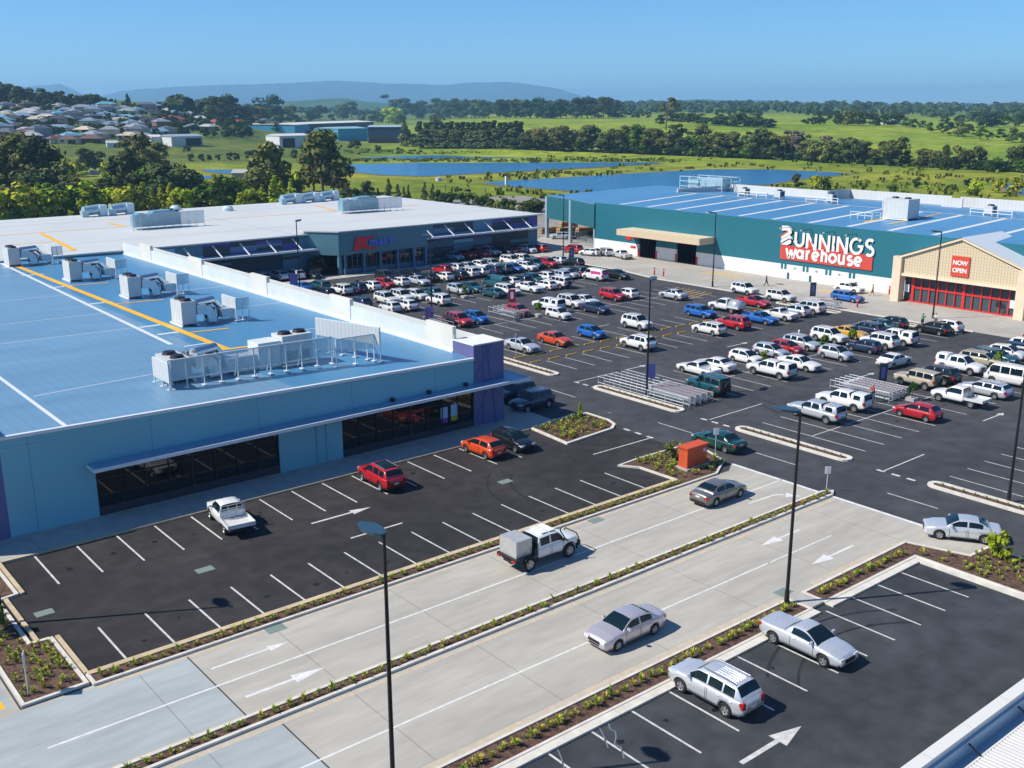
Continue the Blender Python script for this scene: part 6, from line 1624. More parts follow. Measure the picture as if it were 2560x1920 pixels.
it = [(18, 500, 372, 'gum', 'olive', 1.0), (62, 498, 330, 'gum', 'olive', 1.0), (100, 505, 342, 'gum', 'dark', 1.05), (128, 500, 372, 'gum', 'dark', 1.0), (84, 515, 410, 'round', 'dark', 1.1),
      (330, 446, 340, 'gum', 'olive', .9), (360, 450, 333, 'gum', 'brown', 1.0), (398, 452, 352, 'gum', 'olive', 1.0), (372, 470, 400, 'round', 'lime', 1.0), (300, 452, 392, 'bush', 'lime', 1.2), (272, 445, 400, 'bush', 'lime', 1.1),
      (160, 440, 396, 'bush', 'lime', 1.3), (195, 442, 398, 'bush', 'yellow', 1.2), (218, 430, 362, 'round', 'dark', .8), (240, 425, 372, 'round', 'dark', .9), (425, 520, 398, 'round', 'dark', 1.1), (455, 518, 410, 'round', 'dark', 1.0), (400, 528, 462, 'round', 'bluegreen', 1.1), (30, 405, 380, 'bush', 'lime', 1.4),
      (672, 505, 352, 'gum', 'olive', .9), (652, 500, 382, 'gum', 'brown', .8), (705, 500, 410, 'gum', 'olive', .9), (735, 500, 440, 'round', 'olive', 1.0), (750, 480, 420, 'bush', 'lime', 1.0),
      (808, 486, 324, 'gum', 'olive', 1.0), (785, 480, 350, 'gum', 'brown', .8), (835, 484, 355, 'gum', 'olive', .8), (600, 490, 440, 'bush', 'lime', 1.2), (560, 492, 448, 'bush', 'green', 1.2), (520, 500, 452, 'bush', 'olive', 1.2),
      (640, 520, 470, 'bush', 'lime', 1.1), (700, 512, 470, 'bush', 'lime', 1.2), (760, 510, 476, 'bush', 'green', 1.2)]
it += [(478, 404, 384, 'round', 'dark', .9), (505, 404, 383, 'round', 'dark', .9), (523, 402, 384, 'round', 'dark', .9), (545, 402, 384, 'round', 'dark', .9), (575, 401, 380, 'round', 'dark', .9), (592, 401, 379, 'round', 'dark', .9), (622, 399, 376, 'round', 'brown', .9), (640, 396, 370, 'round', 'olive', 1), (470, 380, 362, 'bush', 'brown', 1.1), (700, 392, 368, 'round', 'olive', 1), (735, 396, 372, 'round', 'green', 1)]
treerow(it, 'among big gums beyond white roof', 'big gums and shrubs beyond the white roof', 1.2)
it = [(918, 492, 447, 'bush', 'dark', .9), (890, 500, 468, 'bush', 'brown', .9), (945, 500, 470, 'cone', 'olive', 1.2), (972, 503, 447, 'cone', 'olive', 1.0), (995, 503, 460, 'cone', 'brown', 1.0), (1010, 503, 466, 'cone', 'brown', .9), (1022, 502, 462, 'cone', 'olive', .8), (860, 505, 480, 'bush', 'olive', 1.0),
      (1062, 500, 455, 'cone', 'olive', 1.0), (1082, 500, 460, 'cone', 'brown', 1.1), (1225, 522, 500, 'bush', 'olive', 1.1), (1255, 526, 500, 'bush', 'green', 1.0), (1275, 528, 505, 'bush', 'lime', 1.0), (1300, 533, 512, 'bush', 'olive', 1.2), (1328, 530, 492, 'bush', 'dark', 1.2), (1350, 528, 498, 'bush', 'green', 1.2), (1200, 510, 496, 'bush', 'olive', 1), (1130, 505, 495, 'bush', 'brown', 1)]
it += [(1095+i*19+U(-6, 6), 506+i*2.0+U(-3, 3), 482+i*2.0-U(0, 12), 'bush', rt.choice(('lime', 'olive', 'green', 'yellow')), U(.9, 1.3)) for i in range(14)]
treerow(it, 'in line behind discount store', 'shrubs behind the discount store')
# right-hand shrubs between the hardware roof and the pond
it = [(1990, 470, 432, 'bush', 'dark', .9), (2040, 472, 432, 'bush', 'yellow', 1.1), (2065, 474, 440, 'bush', 'brown', 1.0), (2293, 470, 441, 'round', 'dark', .9), (2170, 460, 448, 'bush', 'yellow', 1.2), (2230, 458, 446, 'bush', 'yellow', 1.1)]
for i in range(15): px = 2100+i*31+U(-8, 8); it.append((px, 472+U(-16, 18), 472-U(8, 18)-(16 if px > 2400 else 0), 'bush', rt.choice(('yellow', 'lime', 'brown', 'amber', 'green')), U(1.0, 1.5)))
it = [(a, b_, min(c_, b_-9), d_, e_, f_) for a, b_, c_, d_, e_, f_ in it]
treerow(it, 'in scrub beyond hardware roof', 'scrub beyond the hardware roof')
# line of gums beyond the ponds
it = []
def base_y(px): return 372+(px-1310)*.040 if px < 2000 else 399.6+(px-2000)*.052
px = 1310.0
while px < 2010:
    tall = (c_ := rt.random()); it.append((px, base_y(px)+U(-1, 3), base_y(px)-U(38, 66)-(14 if rt.random() < .2 else 0), rt.choice(('gum', 'gum', 'round', 'sparse')), rt.choice(('olive', 'dark', 'olive', 'brown', 'green')), U(.75, 1.05))); px += U(10, 17)
it = it[:60]
treerow(it, 'in tree line beyond ponds', 'gums in the tree line beyond the ponds', 1.55)
it = []
for (a, b_, t_, w_) in [(2030, 405, 350, .9), (2052, 407, 345, .9), (2080, 408, 352, .8), (2110, 408, 348, .9), (2135, 410, 335, .8), (2160, 410, 350, .8), (2185, 412, 372, 1.0), (2222, 415, 342, .8), (2250, 413, 340, .7), (2262, 414, 380, 1.0), (2300, 418, 372, .9), (2322, 418, 365, .9), (2340, 420, 376, .9),
                         (2362, 424, 360, .45), (2350, 424, 392, .9), (2396, 424, 356, .5), (2420, 424, 372, .8), (2442, 424, 364, .8), (2470, 430, 398, 1.2), (2490, 430, 392, 1.1), (2530, 428, 364, .7), (2548, 428, 360, .8), (2558, 432, 395, 1)]:
    it.append((a, b_, t_, rt.choice(('gum', 'round', 'gum')), rt.choice(('olive', 'olive', 'green', 'dark')), w_))
for a, b_, t_ in [(1945, 396, 322), (1975, 400, 325), (2003, 400, 328), (2070, 402, 330), (2110, 404, 336)]: it.append((a, b_, t_, 'sparse', 'bare', .8))
und = []
px = 1290.0
while px < 2560: und.append((px, base_y(px)+2 if px < 2010 else 402+(px-2000)*.052, (base_y(px) if px < 2010 else 400+(px-2000)*.052)-U(16, 30), 'round', rt.choice(('olive', 'dark', 'green')), U(1.2, 1.6))); px += U(16, 24)
treerow(und, 'in undergrowth of the tree line', 'low trees along the tree line', 1.3)
treerow(it, 'in tree line below green hill', 'trees below the green hill', 1.5)
# windbreak hedge and industrial trees
it = [(1052+i*13.2, 371-i*.05, 306+U(-3, 3), 'cone', 'dark', 1.25) for i in range(20)]
treerow(it, 'in windbreak beside blue sheds', 'dark conifer windbreak', 1.5)
it = []
for a, b_, t_, k, c in [(1012, 367, 302, 'cone', 'olive'), (1025, 366, 330, 'round', 'olive'), (888, 375, 345, 'bush', 'lime'), (945, 380, 362, 'bush', 'dark'), (995, 376, 366, 'bush', 'dark'), (1085, 325, 285, 'gum', 'olive'), (1105, 322, 290, 'sparse', 'olive'), (990, 310, 263, 'round', 'lime'), (972, 308, 268, 'round', 'lime'), (1000, 312, 285, 'round', 'dark'),
                        (983, 300, 233, 'sparse', 'bluegreen'), (1013, 300, 243, 'gum', 'bluegreen'), (880, 298, 252, 'gum', 'bluegreen'), (858, 300, 258, 'round', 'dark'), (905, 302, 275, 'round', 'brown'), (935, 305, 272, 'round', 'bluegreen'), (950, 306, 278, 'round', 'brown'), (800, 300, 262, 'round', 'dark'), (785, 302, 272, 'round', 'green'),
                        (770, 304, 275, 'round', 'dark'), (830, 302, 284, 'round', 'lime'), (730, 304, 262, 'round', 'dark'), (715, 306, 270, 'round', 'green'), (672, 302, 235, 'round', 'bluegreen'), (650, 303, 264, 'round', 'amber'), (632, 304, 268, 'round', 'amber'), (684, 304, 276, 'round', 'green'), (560, 296, 234, 'round', 'dark'), (545, 298, 240, 'round', 'dark'),
                        (578, 298, 240, 'round', 'dark'), (530, 300, 262, 'round', 'green'), (600, 302, 258, 'round', 'bluegreen'), (556, 304, 272, 'round', 'bare'), (700, 310, 290, 'bush', 'olive'), (745, 312, 292, 'bush', 'lime'), (760, 315, 298, 'round', 'olive'), (655, 322, 300, 'round', 'olive'), (690, 330, 305, 'round', 'dark'), (735, 333, 310, 'cone', 'dark'), (620, 328, 300, 'round', 'dark'), (600, 330, 305, 'round', 'olive')]:
    it.append((a, b_, t_, k, c, 1.0))
treerow(it, 'around the blue sheds', 'trees around the blue sheds', 1.35)
it = [(1055, 297, 250, 'round', 'bluegreen', .9), (1048, 296, 262, 'round', 'dark', .9)]
for a in (1090, 1098, 1112, 1126, 1140, 1152, 1166, 1178, 1188, 1198, 1208, 1222, 1250, 1264, 1290, 1300, 1312, 1326, 1342, 1356, 1372, 1385, 1402, 1416, 1440, 1455, 1468, 1480, 1495, 1508, 1520, 1532):
    it.append((a, 296+U(-1, 1), 248+U(-7, 10), rt.choice(('gum', 'round')), rt.choice(('bluegreen', 'dark', 'bluegreen')), .85))
treerow(it, 'along the far paddock', 'dark clumps on the far paddock', 1.5)
it = [(1664, 325, 243, 'sparse', 'olive', .9), (1650, 318, 285, 'gum', 'olive', .9)]
for a, b_, t_ in [(1675, 304, 280), (1690, 305, 282), (1712, 307, 281), (1728, 308, 280), (1745, 310, 283), (1760, 311, 290), (1785, 313, 290), (1800, 314, 289), (1818, 315, 288), (1835, 316, 292), (1850, 316, 280), (1868, 318, 288), (1888, 318, 290), (1905, 318, 292), (1925, 320, 296)]: it.append((a, b_, t_, 'bush', 'green', 1.3))
for a, b_, t_ in [(1560, 295, 276), (1580, 295, 278), (1600, 295, 275), (1620, 295, 278), (1800, 295, 270), (1830, 295, 272), (1862, 296, 265), (1890, 296, 272), (1545, 295, 280)]: it.append((a, b_, t_, 'round', 'bluegreen', 1.1))
treerow(it, 'on the middle paddock', 'trees on the middle paddock', 1.4)
it = []
for a, b_, t_, k, c in [(2010, 310, 296, 'bush', 'orange'), (2022, 311, 294, 'bush', 'amber'), (2036, 311, 291, 'round', 'orange'), (2048, 311, 290, 'round', 'orange'), (2058, 310, 293, 'bush', 'amber'), (2100, 312, 278, 'round', 'amber'), (2118, 313, 276, 'round', 'brown'), (2095, 312, 300, 'bush', 'orange'), (2070, 300, 276, 'round', 'green'), (2045, 299, 276, 'round', 'green'), (2090, 300, 274, 'round', 'dark'),
                        (2140, 312, 274, 'round', 'dark'), (2160, 313, 277, 'round', 'bluegreen'), (2180, 314, 280, 'round', 'dark'), (2200, 315, 285, 'round', 'olive'), (2222, 315, 282, 'round', 'dark'), (2240, 315, 280, 'round', 'dark'), (2262, 318, 292, 'gum', 'olive'), (2282, 321, 296, 'round', 'dark'), (2305, 325, 300, 'gum', 'olive'),
                        (2325, 330, 305, 'gum', 'olive'), (2350, 333, 306, 'gum', 'olive'), (2372, 338, 304, 'gum', 'brown'), (2395, 342, 302, 'gum', 'olive'), (2420, 346, 310, 'gum', 'olive'), (2450, 350, 312, 'gum', 'green'), (2475, 350, 330, 'gum', 'olive'), (2500, 352, 320, 'gum', 'bluegreen'), (2530, 356, 318, 'gum', 'dark'), (2552, 358, 330, 'gum', 'olive'),
                        (2445, 316, 272, 'round', 'dark'), (2465, 318, 272, 'round', 'bluegreen'), (2480, 318, 280, 'round', 'dark'), (2510, 316, 285, 'round', 'bluegreen'), (2540, 316, 282, 'round', 'dark'), (2400, 312, 285, 'round', 'bluegreen'), (2360, 310, 288, 'round', 'dark')]:
    it.append((a, b_, t_, k, c, 1.0))
treerow(it, 'on the green hill', 'trees on the green hill at the right', 1.35)
# wooded hill top and garden trees of the suburb
it = []
for i in range(26): px = -10+i*12+U(-4, 4); it.append((px, 262+px*.03+U(-3, 3), max(203, 205+px*.17)+U(-6, 12), rt.choice(('gum', 'round', 'gum')), rt.choice(('dark', 'bluegreen', 'olive', 'dark')), U(.9, 1.2)))
it += [(98, 268, 240, 'bush', 'lime', 1), (130, 270, 246, 'bush', 'lime', 1), (225, 262, 234, 'round', 'dark', 1.2), (240, 262, 235, 'round', 'dark', 1.1), (258, 264, 242, 'round', 'dark', 1.1), (320, 265, 235, 'cone', 'green', 1.2), (290, 264, 248, 'cone', 'dark', 1.1)]
treerow(it, 'on the suburban hilltop', 'trees on top of the suburban hill', 1.2)
it = []
for i in range(260): it.append((U(0, 640), U(262, 345), 0, rt.choice(('round', 'bush', 'bush')), rt.choice(('green', 'olive', 'dark', 'lime', 'bluegreen')), U(.9, 1.3)))
it = [(a, b_, b_-(10+(b_-258)*.15)*U(.7, 1.35), d_, e_, f_) for a, b_, c_, d_, e_, f_ in it]
treerow(it, 'in the hillside gardens', 'garden trees on the suburban hill')

plant_trees()
# ---- far woods: read as one mass
def far_woods():
    rnd = random.Random(9); vs = []; fs = []
    spots = []
    for i in range(900):
        px = rnd.uniform(-50, 2620); py = 266+rnd.random()**1.5*(24 if px < 1600 else 40 if px > 2150 else 26)
        if px < 430: continue
        if 2000 < px < 2420 and py > 296: continue
        if 1050 < px < 2000 and py > 285: continue
        spots.append((px, py))
    for px, py in spots:
        p = G(px, py); h = rnd.uniform(8, 16); r0 = h*.8
        for k in range(46):
            a = rnd.uniform(0, 2*pi); ph = math.acos(rnd.uniform(-.1, 1)); r = r0*rnd.uniform(.7, 1.1)*(.8+.3*sin(3*a+px))
            q = p+Vector((r*sin(ph)*cos(a), r*sin(ph)*sin(a), h*.35+h*.62*cos(ph)))
            n = Vector((sin(ph)*cos(a)+rnd.uniform(-.5, .5), sin(ph)*sin(a)+rnd.uniform(-.5, .5), cos(ph)+rnd.uniform(-.3, .5))).normalized()
            u = n.cross(Vector((rnd.uniform(-1, 1), rnd.uniform(-1, 1), .3))).normalized(); v = n.cross(u); s = h*.20*rnd.uniform(.7, 1.3)
            n0 = len(vs); vs += [q-u*s-v*s, q+u*s-v*s, q+u*s+v*s, q-u*s+v*s]; fs.append((n0, n0+1, n0+2, n0+3))
    b = MB(); b.add(vs, fs); o = b.build('distant_woods', mat('far_foliage', (.028, .055, .026), .95, c2=(.065, .10, .03), nscale=.02, spec=.1))
    o['kind'] = 'stuff'; o['label'] = 'dark blue green woods along the horizon'; o['category'] = 'woods'
far_woods()

# ---- scrubby grass tufts on the banks near the ponds
def banks():
    rnd = random.Random(12); vs = []; fs = []
    for i in range(1300):
        if i % 2: px, py = rnd.uniform(1120, 2560), rnd.uniform(384, 500)
        else: px, py = rnd.uniform(860, 1700), rnd.choice((rnd.uniform(399, 405), rnd.uniform(376, 386), rnd.uniform(432, 458) if True else 0))
        if i % 2 == 0 and py > 430 and px < 1250: continue
        p = G(px, py, 0)
        if inpond(p.x, p.y): continue
        h = rnd.uniform(.5, 1.5)
        for k in range(6):
            a = rnd.uniform(0, 6.28); q = p+Vector((cos(a)*h*.7, sin(a)*h*.7, h*.3)); u = Vector((cos(a+1), sin(a+1), .1))*h*.5; v = Vector((rnd.uniform(-.4, .4), rnd.uniform(-.4, .4), h*.6))
            n0 = len(vs); vs += [q-u-v*.5, q+u-v*.5, q+u*.7+v, q-u*.7+v]; fs.append((n0, n0+1, n0+2, n0+3))
    b = MB(); b.add(vs, fs); o = b.build('bank_scrub', mat('scrub', (.10, .15, .02), .95, c2=(.19, .20, .03), nscale=.15, spec=.1))
    o['kind'] = 'stuff'; o['label'] = 'rough olive and yellow scrub covering the pond banks'; o['category'] = 'scrub'
_pp = [[(q.x, q.y) for q in (G(x, y, 0) for x, y in poly)] for poly in
       [[(862, 412), (872, 429), (958, 438), (1060, 441), (1280, 430), (1483, 419), (1653, 409), (1640, 406.5), (1400, 407), (1040, 408)],
        [(890, 395), (1005, 390.5), (1280, 385), (1407, 389), (1330, 395), (1060, 397.5)],
        [(1207, 458), (1280, 467), (1309, 469), (1454, 480), (1569, 482), (1656, 470), (1920, 462), (2006, 447), (2108, 438), (2125, 434), (2007, 427.5), (1920, 424), (1772, 424), (1550, 436), (1280, 452)],
        [(2500, 462), (2560, 459.5), (2640, 462), (2640, 500), (2560, 488), (2527, 482)]]]
def inpond(x, y):
    for P in _pp:
        c = False
        for i in range(len(P)):
            x0, y0 = P[i]; x1, y1 = P[i-1]
            if (y0 > y) != (y1 > y) and x < (x1-x0)*(y-y0)/(y1-y0)+x0: c = not c
        if c: return True
    return False
banks()

# ---- garden tufts (strap-leaved plants) in the kerbed beds
def tuft_mesh(seed):
    rnd = random.Random(seed); b = MB()
    for k in range(22):
        a = rnd.uniform(0, 6.28); l = rnd.uniform(.22, .45); o = rnd.uniform(.10, .28); d = Vector((cos(a), sin(a), 0)); s = Vector((-d.y, d.x, 0))*.03
        p0 = d*.03; p1 = d*o*.5+Vector((0, 0, l*.8)); p2 = d*o*1.2+Vector((0, 0, l))
        b.add([p0-s, p0+s, p1+s, p1-s, p2], [(0, 1, 2, 3), (3, 2, 4)])
    return b.mesh('garden_tuft', mat('tuft_leaf', objcol=True, rough=.7, noise=.2, nscale=4))
TM = [tuft_mesh(i) for i in range(4)]
rt2 = random.Random(31); _n = [0]
def tufts(pts, where, sc=1.0):
    for x, y in pts:
        if _n[0] >= 296: EX.append((x, y, sc)); continue
        o = bpy.data.objects.new('garden_tuft', rt2.choice(TM)); COL.objects.link(o); o.location = (x, y, .09); o.rotation_euler = (0, 0, rt2.uniform(0, 6.28)); s = sc*rt2.uniform(.75, 1.25); o.scale = (s, s, s*rt2.uniform(.8, 1.2))
        o.color = (*rt2.choice(((.30, .38, .03), (.38, .42, .04), (.20, .30, .03), (.40, .36, .05))), 1)
        tag(o, f'yellow green tuft in the {where}', 'plant', f'tufts in the {where}'); _n[0] += 1
EX = []
def line_pts(x0, x1, y, step, jy=.12):
    out = []; x = x0
    while x < x1: out.append((x+rt2.uniform(-.15, .15), y+rt2.uniform(-jy, jy))); x += step*rt2.uniform(.8, 1.2)
    return out
def area_pts(x0, x1, y0, y1, n, ok=lambda x, y: True):
    out = []
    while len(out) < n:
        x, y = rt2.uniform(x0, x1), rt2.uniform(y0, y1)
        if ok(x, y) and all(hypot(x-a, y-b_) > .42 for a, b_ in out): out.append((x, y))
    return out
tufts(line_pts(20, 47, 31.35, .62), 'strip along the front parking bays', .95)
tufts(line_pts(49, 58, 31.35, .62), 'strip along the front parking bays', .95)
tufts(line_pts(10, 63.4, 40.55, .85), 'median strip of the concrete road', .85)
tufts(area_pts(9.9, 11.5, 49.2, 60, 20)+area_pts(11.2, 12.5, 49.2, 54.4, 12), 'corner garden at the left edge', .9)
tufts(area_pts(57.2, 63.2, 62.4, 66.6, 44, lambda x, y: x < 62.5 or y > 63), 'kerbed corner beside the purple wall', 1.0)
tufts(area_pts(57.5, 63.2, 49.4, 54.6, 40, lambda x, y: not (58.8 < x < 62 and 50.1 < y < 51.9)), 'bed around the orange cabinet', 1.0)
tufts(area_pts(58.7, 62.8, 24, 31, 26, lambda x, y: x < 60.0 or y < 28.2), 'long bed at the right of the front bays', .95)
tufts(line_pts(13.4, 57, 49.1, .8, .1), 'strip beside the shop car park', .8)
for y0, y1 in ((80.5, 90), (62.8, 72.6), (44.8, 54.4), (26, 36)): EX += [(71.45+rt2.uniform(-.1, .1), y0+(y1-y0)*k/12, .6) for k in range(13)]
EX += [(x, y, .55) for x, y in line_pts(12, 63, 40.5, .55)+line_pts(13.4, 56.5, 49.05, .45, .12)+line_pts(20, 46.8, 31.4, .5)+line_pts(49, 58, 31.4, .5)]
EX += [(x, y, .7) for x, y in area_pts(57.0, 63.4, 62.3, 66.8, 50)+area_pts(57.4, 63.4, 49.3, 54.7, 50, lambda x, y: not (58.8 < x < 62 and 50.1 < y < 51.9))+area_pts(58.6, 63, 18, 28.2, 60)+area_pts(9.9, 12.5, 49.2, 54.4, 30)]
b = MB()
for x, y, sc in EX:
    me = rt2.choice(TM); a = rt2.uniform(0, 6.28); c_, s_ = cos(a)*sc, sin(a)*sc
    b.add([(x+v.co.x*c_-v.co.y*s_, y+v.co.x*s_+v.co.y*c_, .09+v.co.z*sc) for v in me.vertices], [tuple(p.vertices) for p in me.polygons])
o = b.build('small_tufts', mat('tuft_leaf_far', (.24, .30, .03), .8, c2=(.38, .38, .045), nscale=1.5)); o['kind'] = 'stuff'; o['label'] = 'small yellow green tufts filling the rest of the kerbed beds'; o['category'] = 'plants'
# small garden trees and shrubs in beds
for x, y, h, k, c, lab in ((62.4, 66.2, 1.6, 'cone', 'lime', 'young bright green sapling in the corner bed beside the purple wall'), (60.3, 53.2, 1.7, 'bush', 'olive', 'olive shrub behind the orange cabinet'), (61.9, 53.4, 1.1, 'bush', 'lime', 'bright shrub beside the sign behind the orange cabinet'),
                           (61.9, 27.2, 2.0, 'bush', 'lime', 'bright green bush in the long bed near the turning silver sedan'), (10.4, 57.3, 2.2, 'bush', 'green', 'leafy green shrub in the garden at the left edge')):
    T = tree(Vector((x, y, .19)), h, k, c, .8, lab, None, rt, 'shrub', 'shrub', ('foliage', 'stem'))
for i, (x, y) in enumerate(((91.8, 123.0), (91.0, 105.2), (91.6, 50.2), (103.2, 68.0), (91.3, 67.6), (110.5, 51.0), (109.0, 68.2))):
    T = thing('potted_plant', (x, y, .01), 0, f'young green plant in a square tub between the car rows, {ORD[i]} of seven', 'plant', 'plants in tubs in the car park')
    T['label'] = ['young lime plant in a tub left of the small trolley bay, far rows', 'lime plant in a tub beside the white hatchback near the red sign', 'dark green standard plant beside the red hatchback and trolleys', 'green plant in the bay gap behind the yellow sedan', 'green plant in front of the white canopy pickup', 'green plant behind the beige wagon at the right', 'green plant between the white SUV and the navy hatchback'][i]
    me, tm = CR['bush'][i % 4]; c = bpy.data.objects.new('foliage', me); COL.objects.link(c); c.parent = T; c.scale = (1.2, 1.2, 1.6); c.location = (0, 0, .5); c.color = (.13, .20, .02, 1) if i != 2 else (.03, .07, .02, 1)
    b = MB(); b.tube((0, 0, .3), (0, 0, 1.3), .035); b.build('stem', bark, T)
    b = MB(); b.box(-.45, .45, -.45, .45, 0, .3); b.build('tub', footpath_m, T)

# ================================================================== FAR BUILDINGS
def house(p, rz, L, Wd, wallc, roofc, label, group, two=False, rnd=rt):
    T = thing('house', (p.x, p.y, p.z-.3), rz, label, 'house', group); e = 2.6 if not two else 5.4; rh = Wd*.24
    b = MB(); b.box(-L/2, L/2, -Wd/2, Wd/2, 0, e); b.box(L/2-5.5, L/2, -Wd/2-3.5, -Wd/2, 0, e); o = b.build('wall', HM['wall'], T); o.color = (*wallc, 1)
    b = MB(); ov = .5
    def hip(x0, x1, y0, y1, z, h):
        w_ = (y1-y0)/2; cy = (y0+y1)/2; lx = (x1-x0)
        if lx >= y1-y0: r = [(x0+w_, cy), (x1-w_, cy)]
        else: w_ = lx/2; cx = (x0+x1)/2; r = [(cx, y0+w_), (cx, y1-w_)]
        vs = [(x0, y0, z), (x1, y0, z), (x1, y1, z), (x0, y1, z), (*r[0], z+h), (*r[1], z+h)]
        if lx >= y1-y0: fs = [(0, 1, 5, 4), (1, 2, 5), (2, 3, 4, 5), (3, 0, 4)]
        else: fs = [(0, 1, 4), (1, 2, 5, 4), (2, 3, 5), (3, 0, 4, 5)]
        b.add(vs, fs)
    hip(-L/2-ov, L/2+ov, -Wd/2-ov, Wd/2+ov, e, rh); hip(L/2-5.5-ov, L/2+ov, -Wd/2-3.5-ov, 0, e+.01, rh*.8)
    o = b.build('roof', HM['roof'], T); o.color = (*roofc, 1)
    b = MB()
    for x in (-L/2+2, -L/2+5.5, 0): b.box(x, x+1.6, -Wd/2-.05, -Wd/2-.01, 1, 2.3)
    b.box(L/2-5, L/2-.6, -Wd/2-3.55, -Wd/2-3.51, .1, 2.3); b.box(-L/2-.05, -L/2-.01, -1, 1.2, 1, 2.3)
    split_build(b, 'window', cglass, T)
    return T
HM = dict(wall=mat('house_wall', objcol=True, rough=.8, noise=.08, nscale=.5), roof=mat('house_roof', objcol=True, rough=.6, noise=.08, nscale=.4, seams=[(0, .6, .06, .2)]))
HM['roof'] = mat('house_roof_tiles', objcol=True, rough=.6, noise=.12, nscale=.8)
WC = [('brick', (.24, .12, .08)), ('cream', (.55, .48, .36)), ('white', (.38, .38, .36)), ('tan', (.42, .30, .20)), ('grey', (.3, .3, .3))]
RC = [('slate grey', (.10, .11, .14)), ('pale grey', (.26, .29, .32)), ('brown', (.15, .09, .07)), ('white', (.42, .43, .43)), ('blue grey', (.16, .25, .33)), ('charcoal', (.05, .05, .065)), ('dull red', (.38, .07, .06)), ('blue', (.12, .32, .42)), ('cream', (.58, .50, .36))]
hs = [(20, 345, 15, 0, 0), (60, 335, 14, 2, 2), (92, 322, 22, 2, 3), (150, 322, 22, 4, 2), (30, 318, 16, 5, 0), (90, 300, 15, 8, 1), (30, 298, 16, 5, 0), (60, 286, 15, 3, 2), (20, 284, 14, 1, 1), (145, 350, 14, 2, 1), (175, 352, 13, 2, 1), (230, 350, 16, 2, 0), (290, 318, 17, 0, 3), (250, 308, 18, 0, 0), (200, 300, 15, 5, 4),
      (175, 290, 14, 3, 2), (230, 292, 14, 0, 0), (125, 285, 13, 4, 1), (90, 276, 14, 1, 2), (15, 272, 14, 0, 2), (70, 262, 14, 5, 0), (140, 264, 14, 3, 1), (195, 262, 16, 0, 3), (235, 266, 14, 4, 3), (250, 285, 16, 7, 2), (280, 292, 14, 4, 1), (265, 270, 15, 7, 2), (310, 272, 17, 1, 2), (340, 275, 15, 4, 1), (320, 288, 15, 1, 1), (350, 296, 17, 0, 4),
      (385, 298, 15, 5, 3), (310, 305, 14, 2, 0), (415, 296, 15, 6, 1), (440, 300, 14, 6, 3), (400, 316, 17, 1, 0), (375, 312, 14, 5, 1), (340, 330, 14, 1, 2), (360, 345, 15, 1, 2), (320, 342, 15, 8, 1), (395, 330, 16, 4, 2), (455, 312, 15, 1, 3), (500, 296, 15, 3, 1), (545, 306, 17, 6, 1), (590, 305, 14, 6, 4), (480, 318, 14, 1, 2), (520, 318, 15, 3, 0),
      (435, 282, 14, 4, 2), (380, 280, 14, 5, 1), (470, 284, 14, 1, 1), (205, 278, 13, 1, 2), (165, 276, 13, 4, 0), (110, 310, 14, 0, 1), (10, 310, 13, 1, 0), (5, 330, 13, 4, 2), (45, 273, 13, 2, 2), (285, 280, 13, 5, 3), (300, 330, 13, 2, 1), (265, 330, 14, 5, 2), (560, 285, 14, 1, 2), (610, 292, 13, 4, 0), (640, 315, 14, 3, 2), (660, 300, 13, 0, 1)]
rh = random.Random(88)
while len(hs) < 118:
    q = (rh.uniform(-5, 600), rh.uniform(262, 343)); 
    if q[1] < 258+abs(q[0]-200)*.01 or (q[0] > 420 and q[1] > 312): continue
    if min(abs(q[0]-t[0])/17+abs(q[1]-t[1])/6.5 for t in hs) > 1: hs.append((q[0], q[1], rh.uniform(13, 16), rh.choice((0, 1, 3, 4, 4, 5, 7, 8, 0)), rh.choice((1, 2, 3, 4))))
hs.sort(key=lambda t: t[0]); hn = {}
for (px, py, L, rc, wc) in hs:
    px = px; py = min(py, 352)
    p = G(px, py+6); k = (rc, wc); hn[k] = hn.get(k, 0)+1
    tot = sum(1 for t in hs if (t[3], t[4]) == k)
    lab = f"{WC[wc][0]} house with {RC[rc][0]} roof, " + (f"{ORD[hn[k]-1]} such from left " if tot > 1 else '') + "on the suburban hill"
    house(p, YAW-pi/2+rt.uniform(-.7, .7), L*rt.uniform(.85, 1.0), rt.uniform(8, 10), WC[wc][1], RC[rc][1], lab, 'houses on the suburban hill', rt.random() < .12)
def shed(name, px0, px1, pyb, pyt, dep, wallc, roofc, label, rzoff=0, extra=None, cat='shed'):
    p0, p1 = G(px0, pyb), G(px1, pyb); p1.z = p0.z; d = p1-p0; L = d.length; rz = atan2(d.y, d.x)+rzoff; H = (pyb-pyt)/FPX*depth(p0)
    T = thing(name, (p0.x, p0.y, p0.z-.3), rz, label, cat)
    b = MB(); b.box(0, L, 0, dep, 0, H); o = b.build('wall', HM['wall'], T); o.color = (*wallc, 1)
    b = MB(); b.add([(-.4, -.4, H+.01), (L+.4, -.4, H+.01), (L+.4, dep/2, H+1.2), (-.4, dep/2, H+1.2), (L+.4, dep+.4, H+.01), (-.4, dep+.4, H+.01)], [(0, 1, 2, 3), (3, 2, 4, 5), (1, 4, 2), (5, 0, 3)]); o = b.build('roof', HM['roof'], T); o.color = (*roofc, 1)
    if extra:
        b = MB(); b.box(L*extra[0], L*extra[1], -.1, -.02, .3, H*extra[2]); o = b.build('door' if cat == 'shed' else 'window', mat('opening_dark', (.015, .02, .03), .6), T)
    return T
bl = (.06, .34, .50)
shed('industrial_shed', 738, 772, 336, 312, 40, bl, (.66, .64, .62), 'long blue shed with white roof behind the nearer blue shed')
shed('industrial_shed', 773, 935, 334, 310, 38, (.05, .10, .16), (.66, .64, .62), 'open sided part of the long white roofed blue shed', 0, (.02, .7, .8))
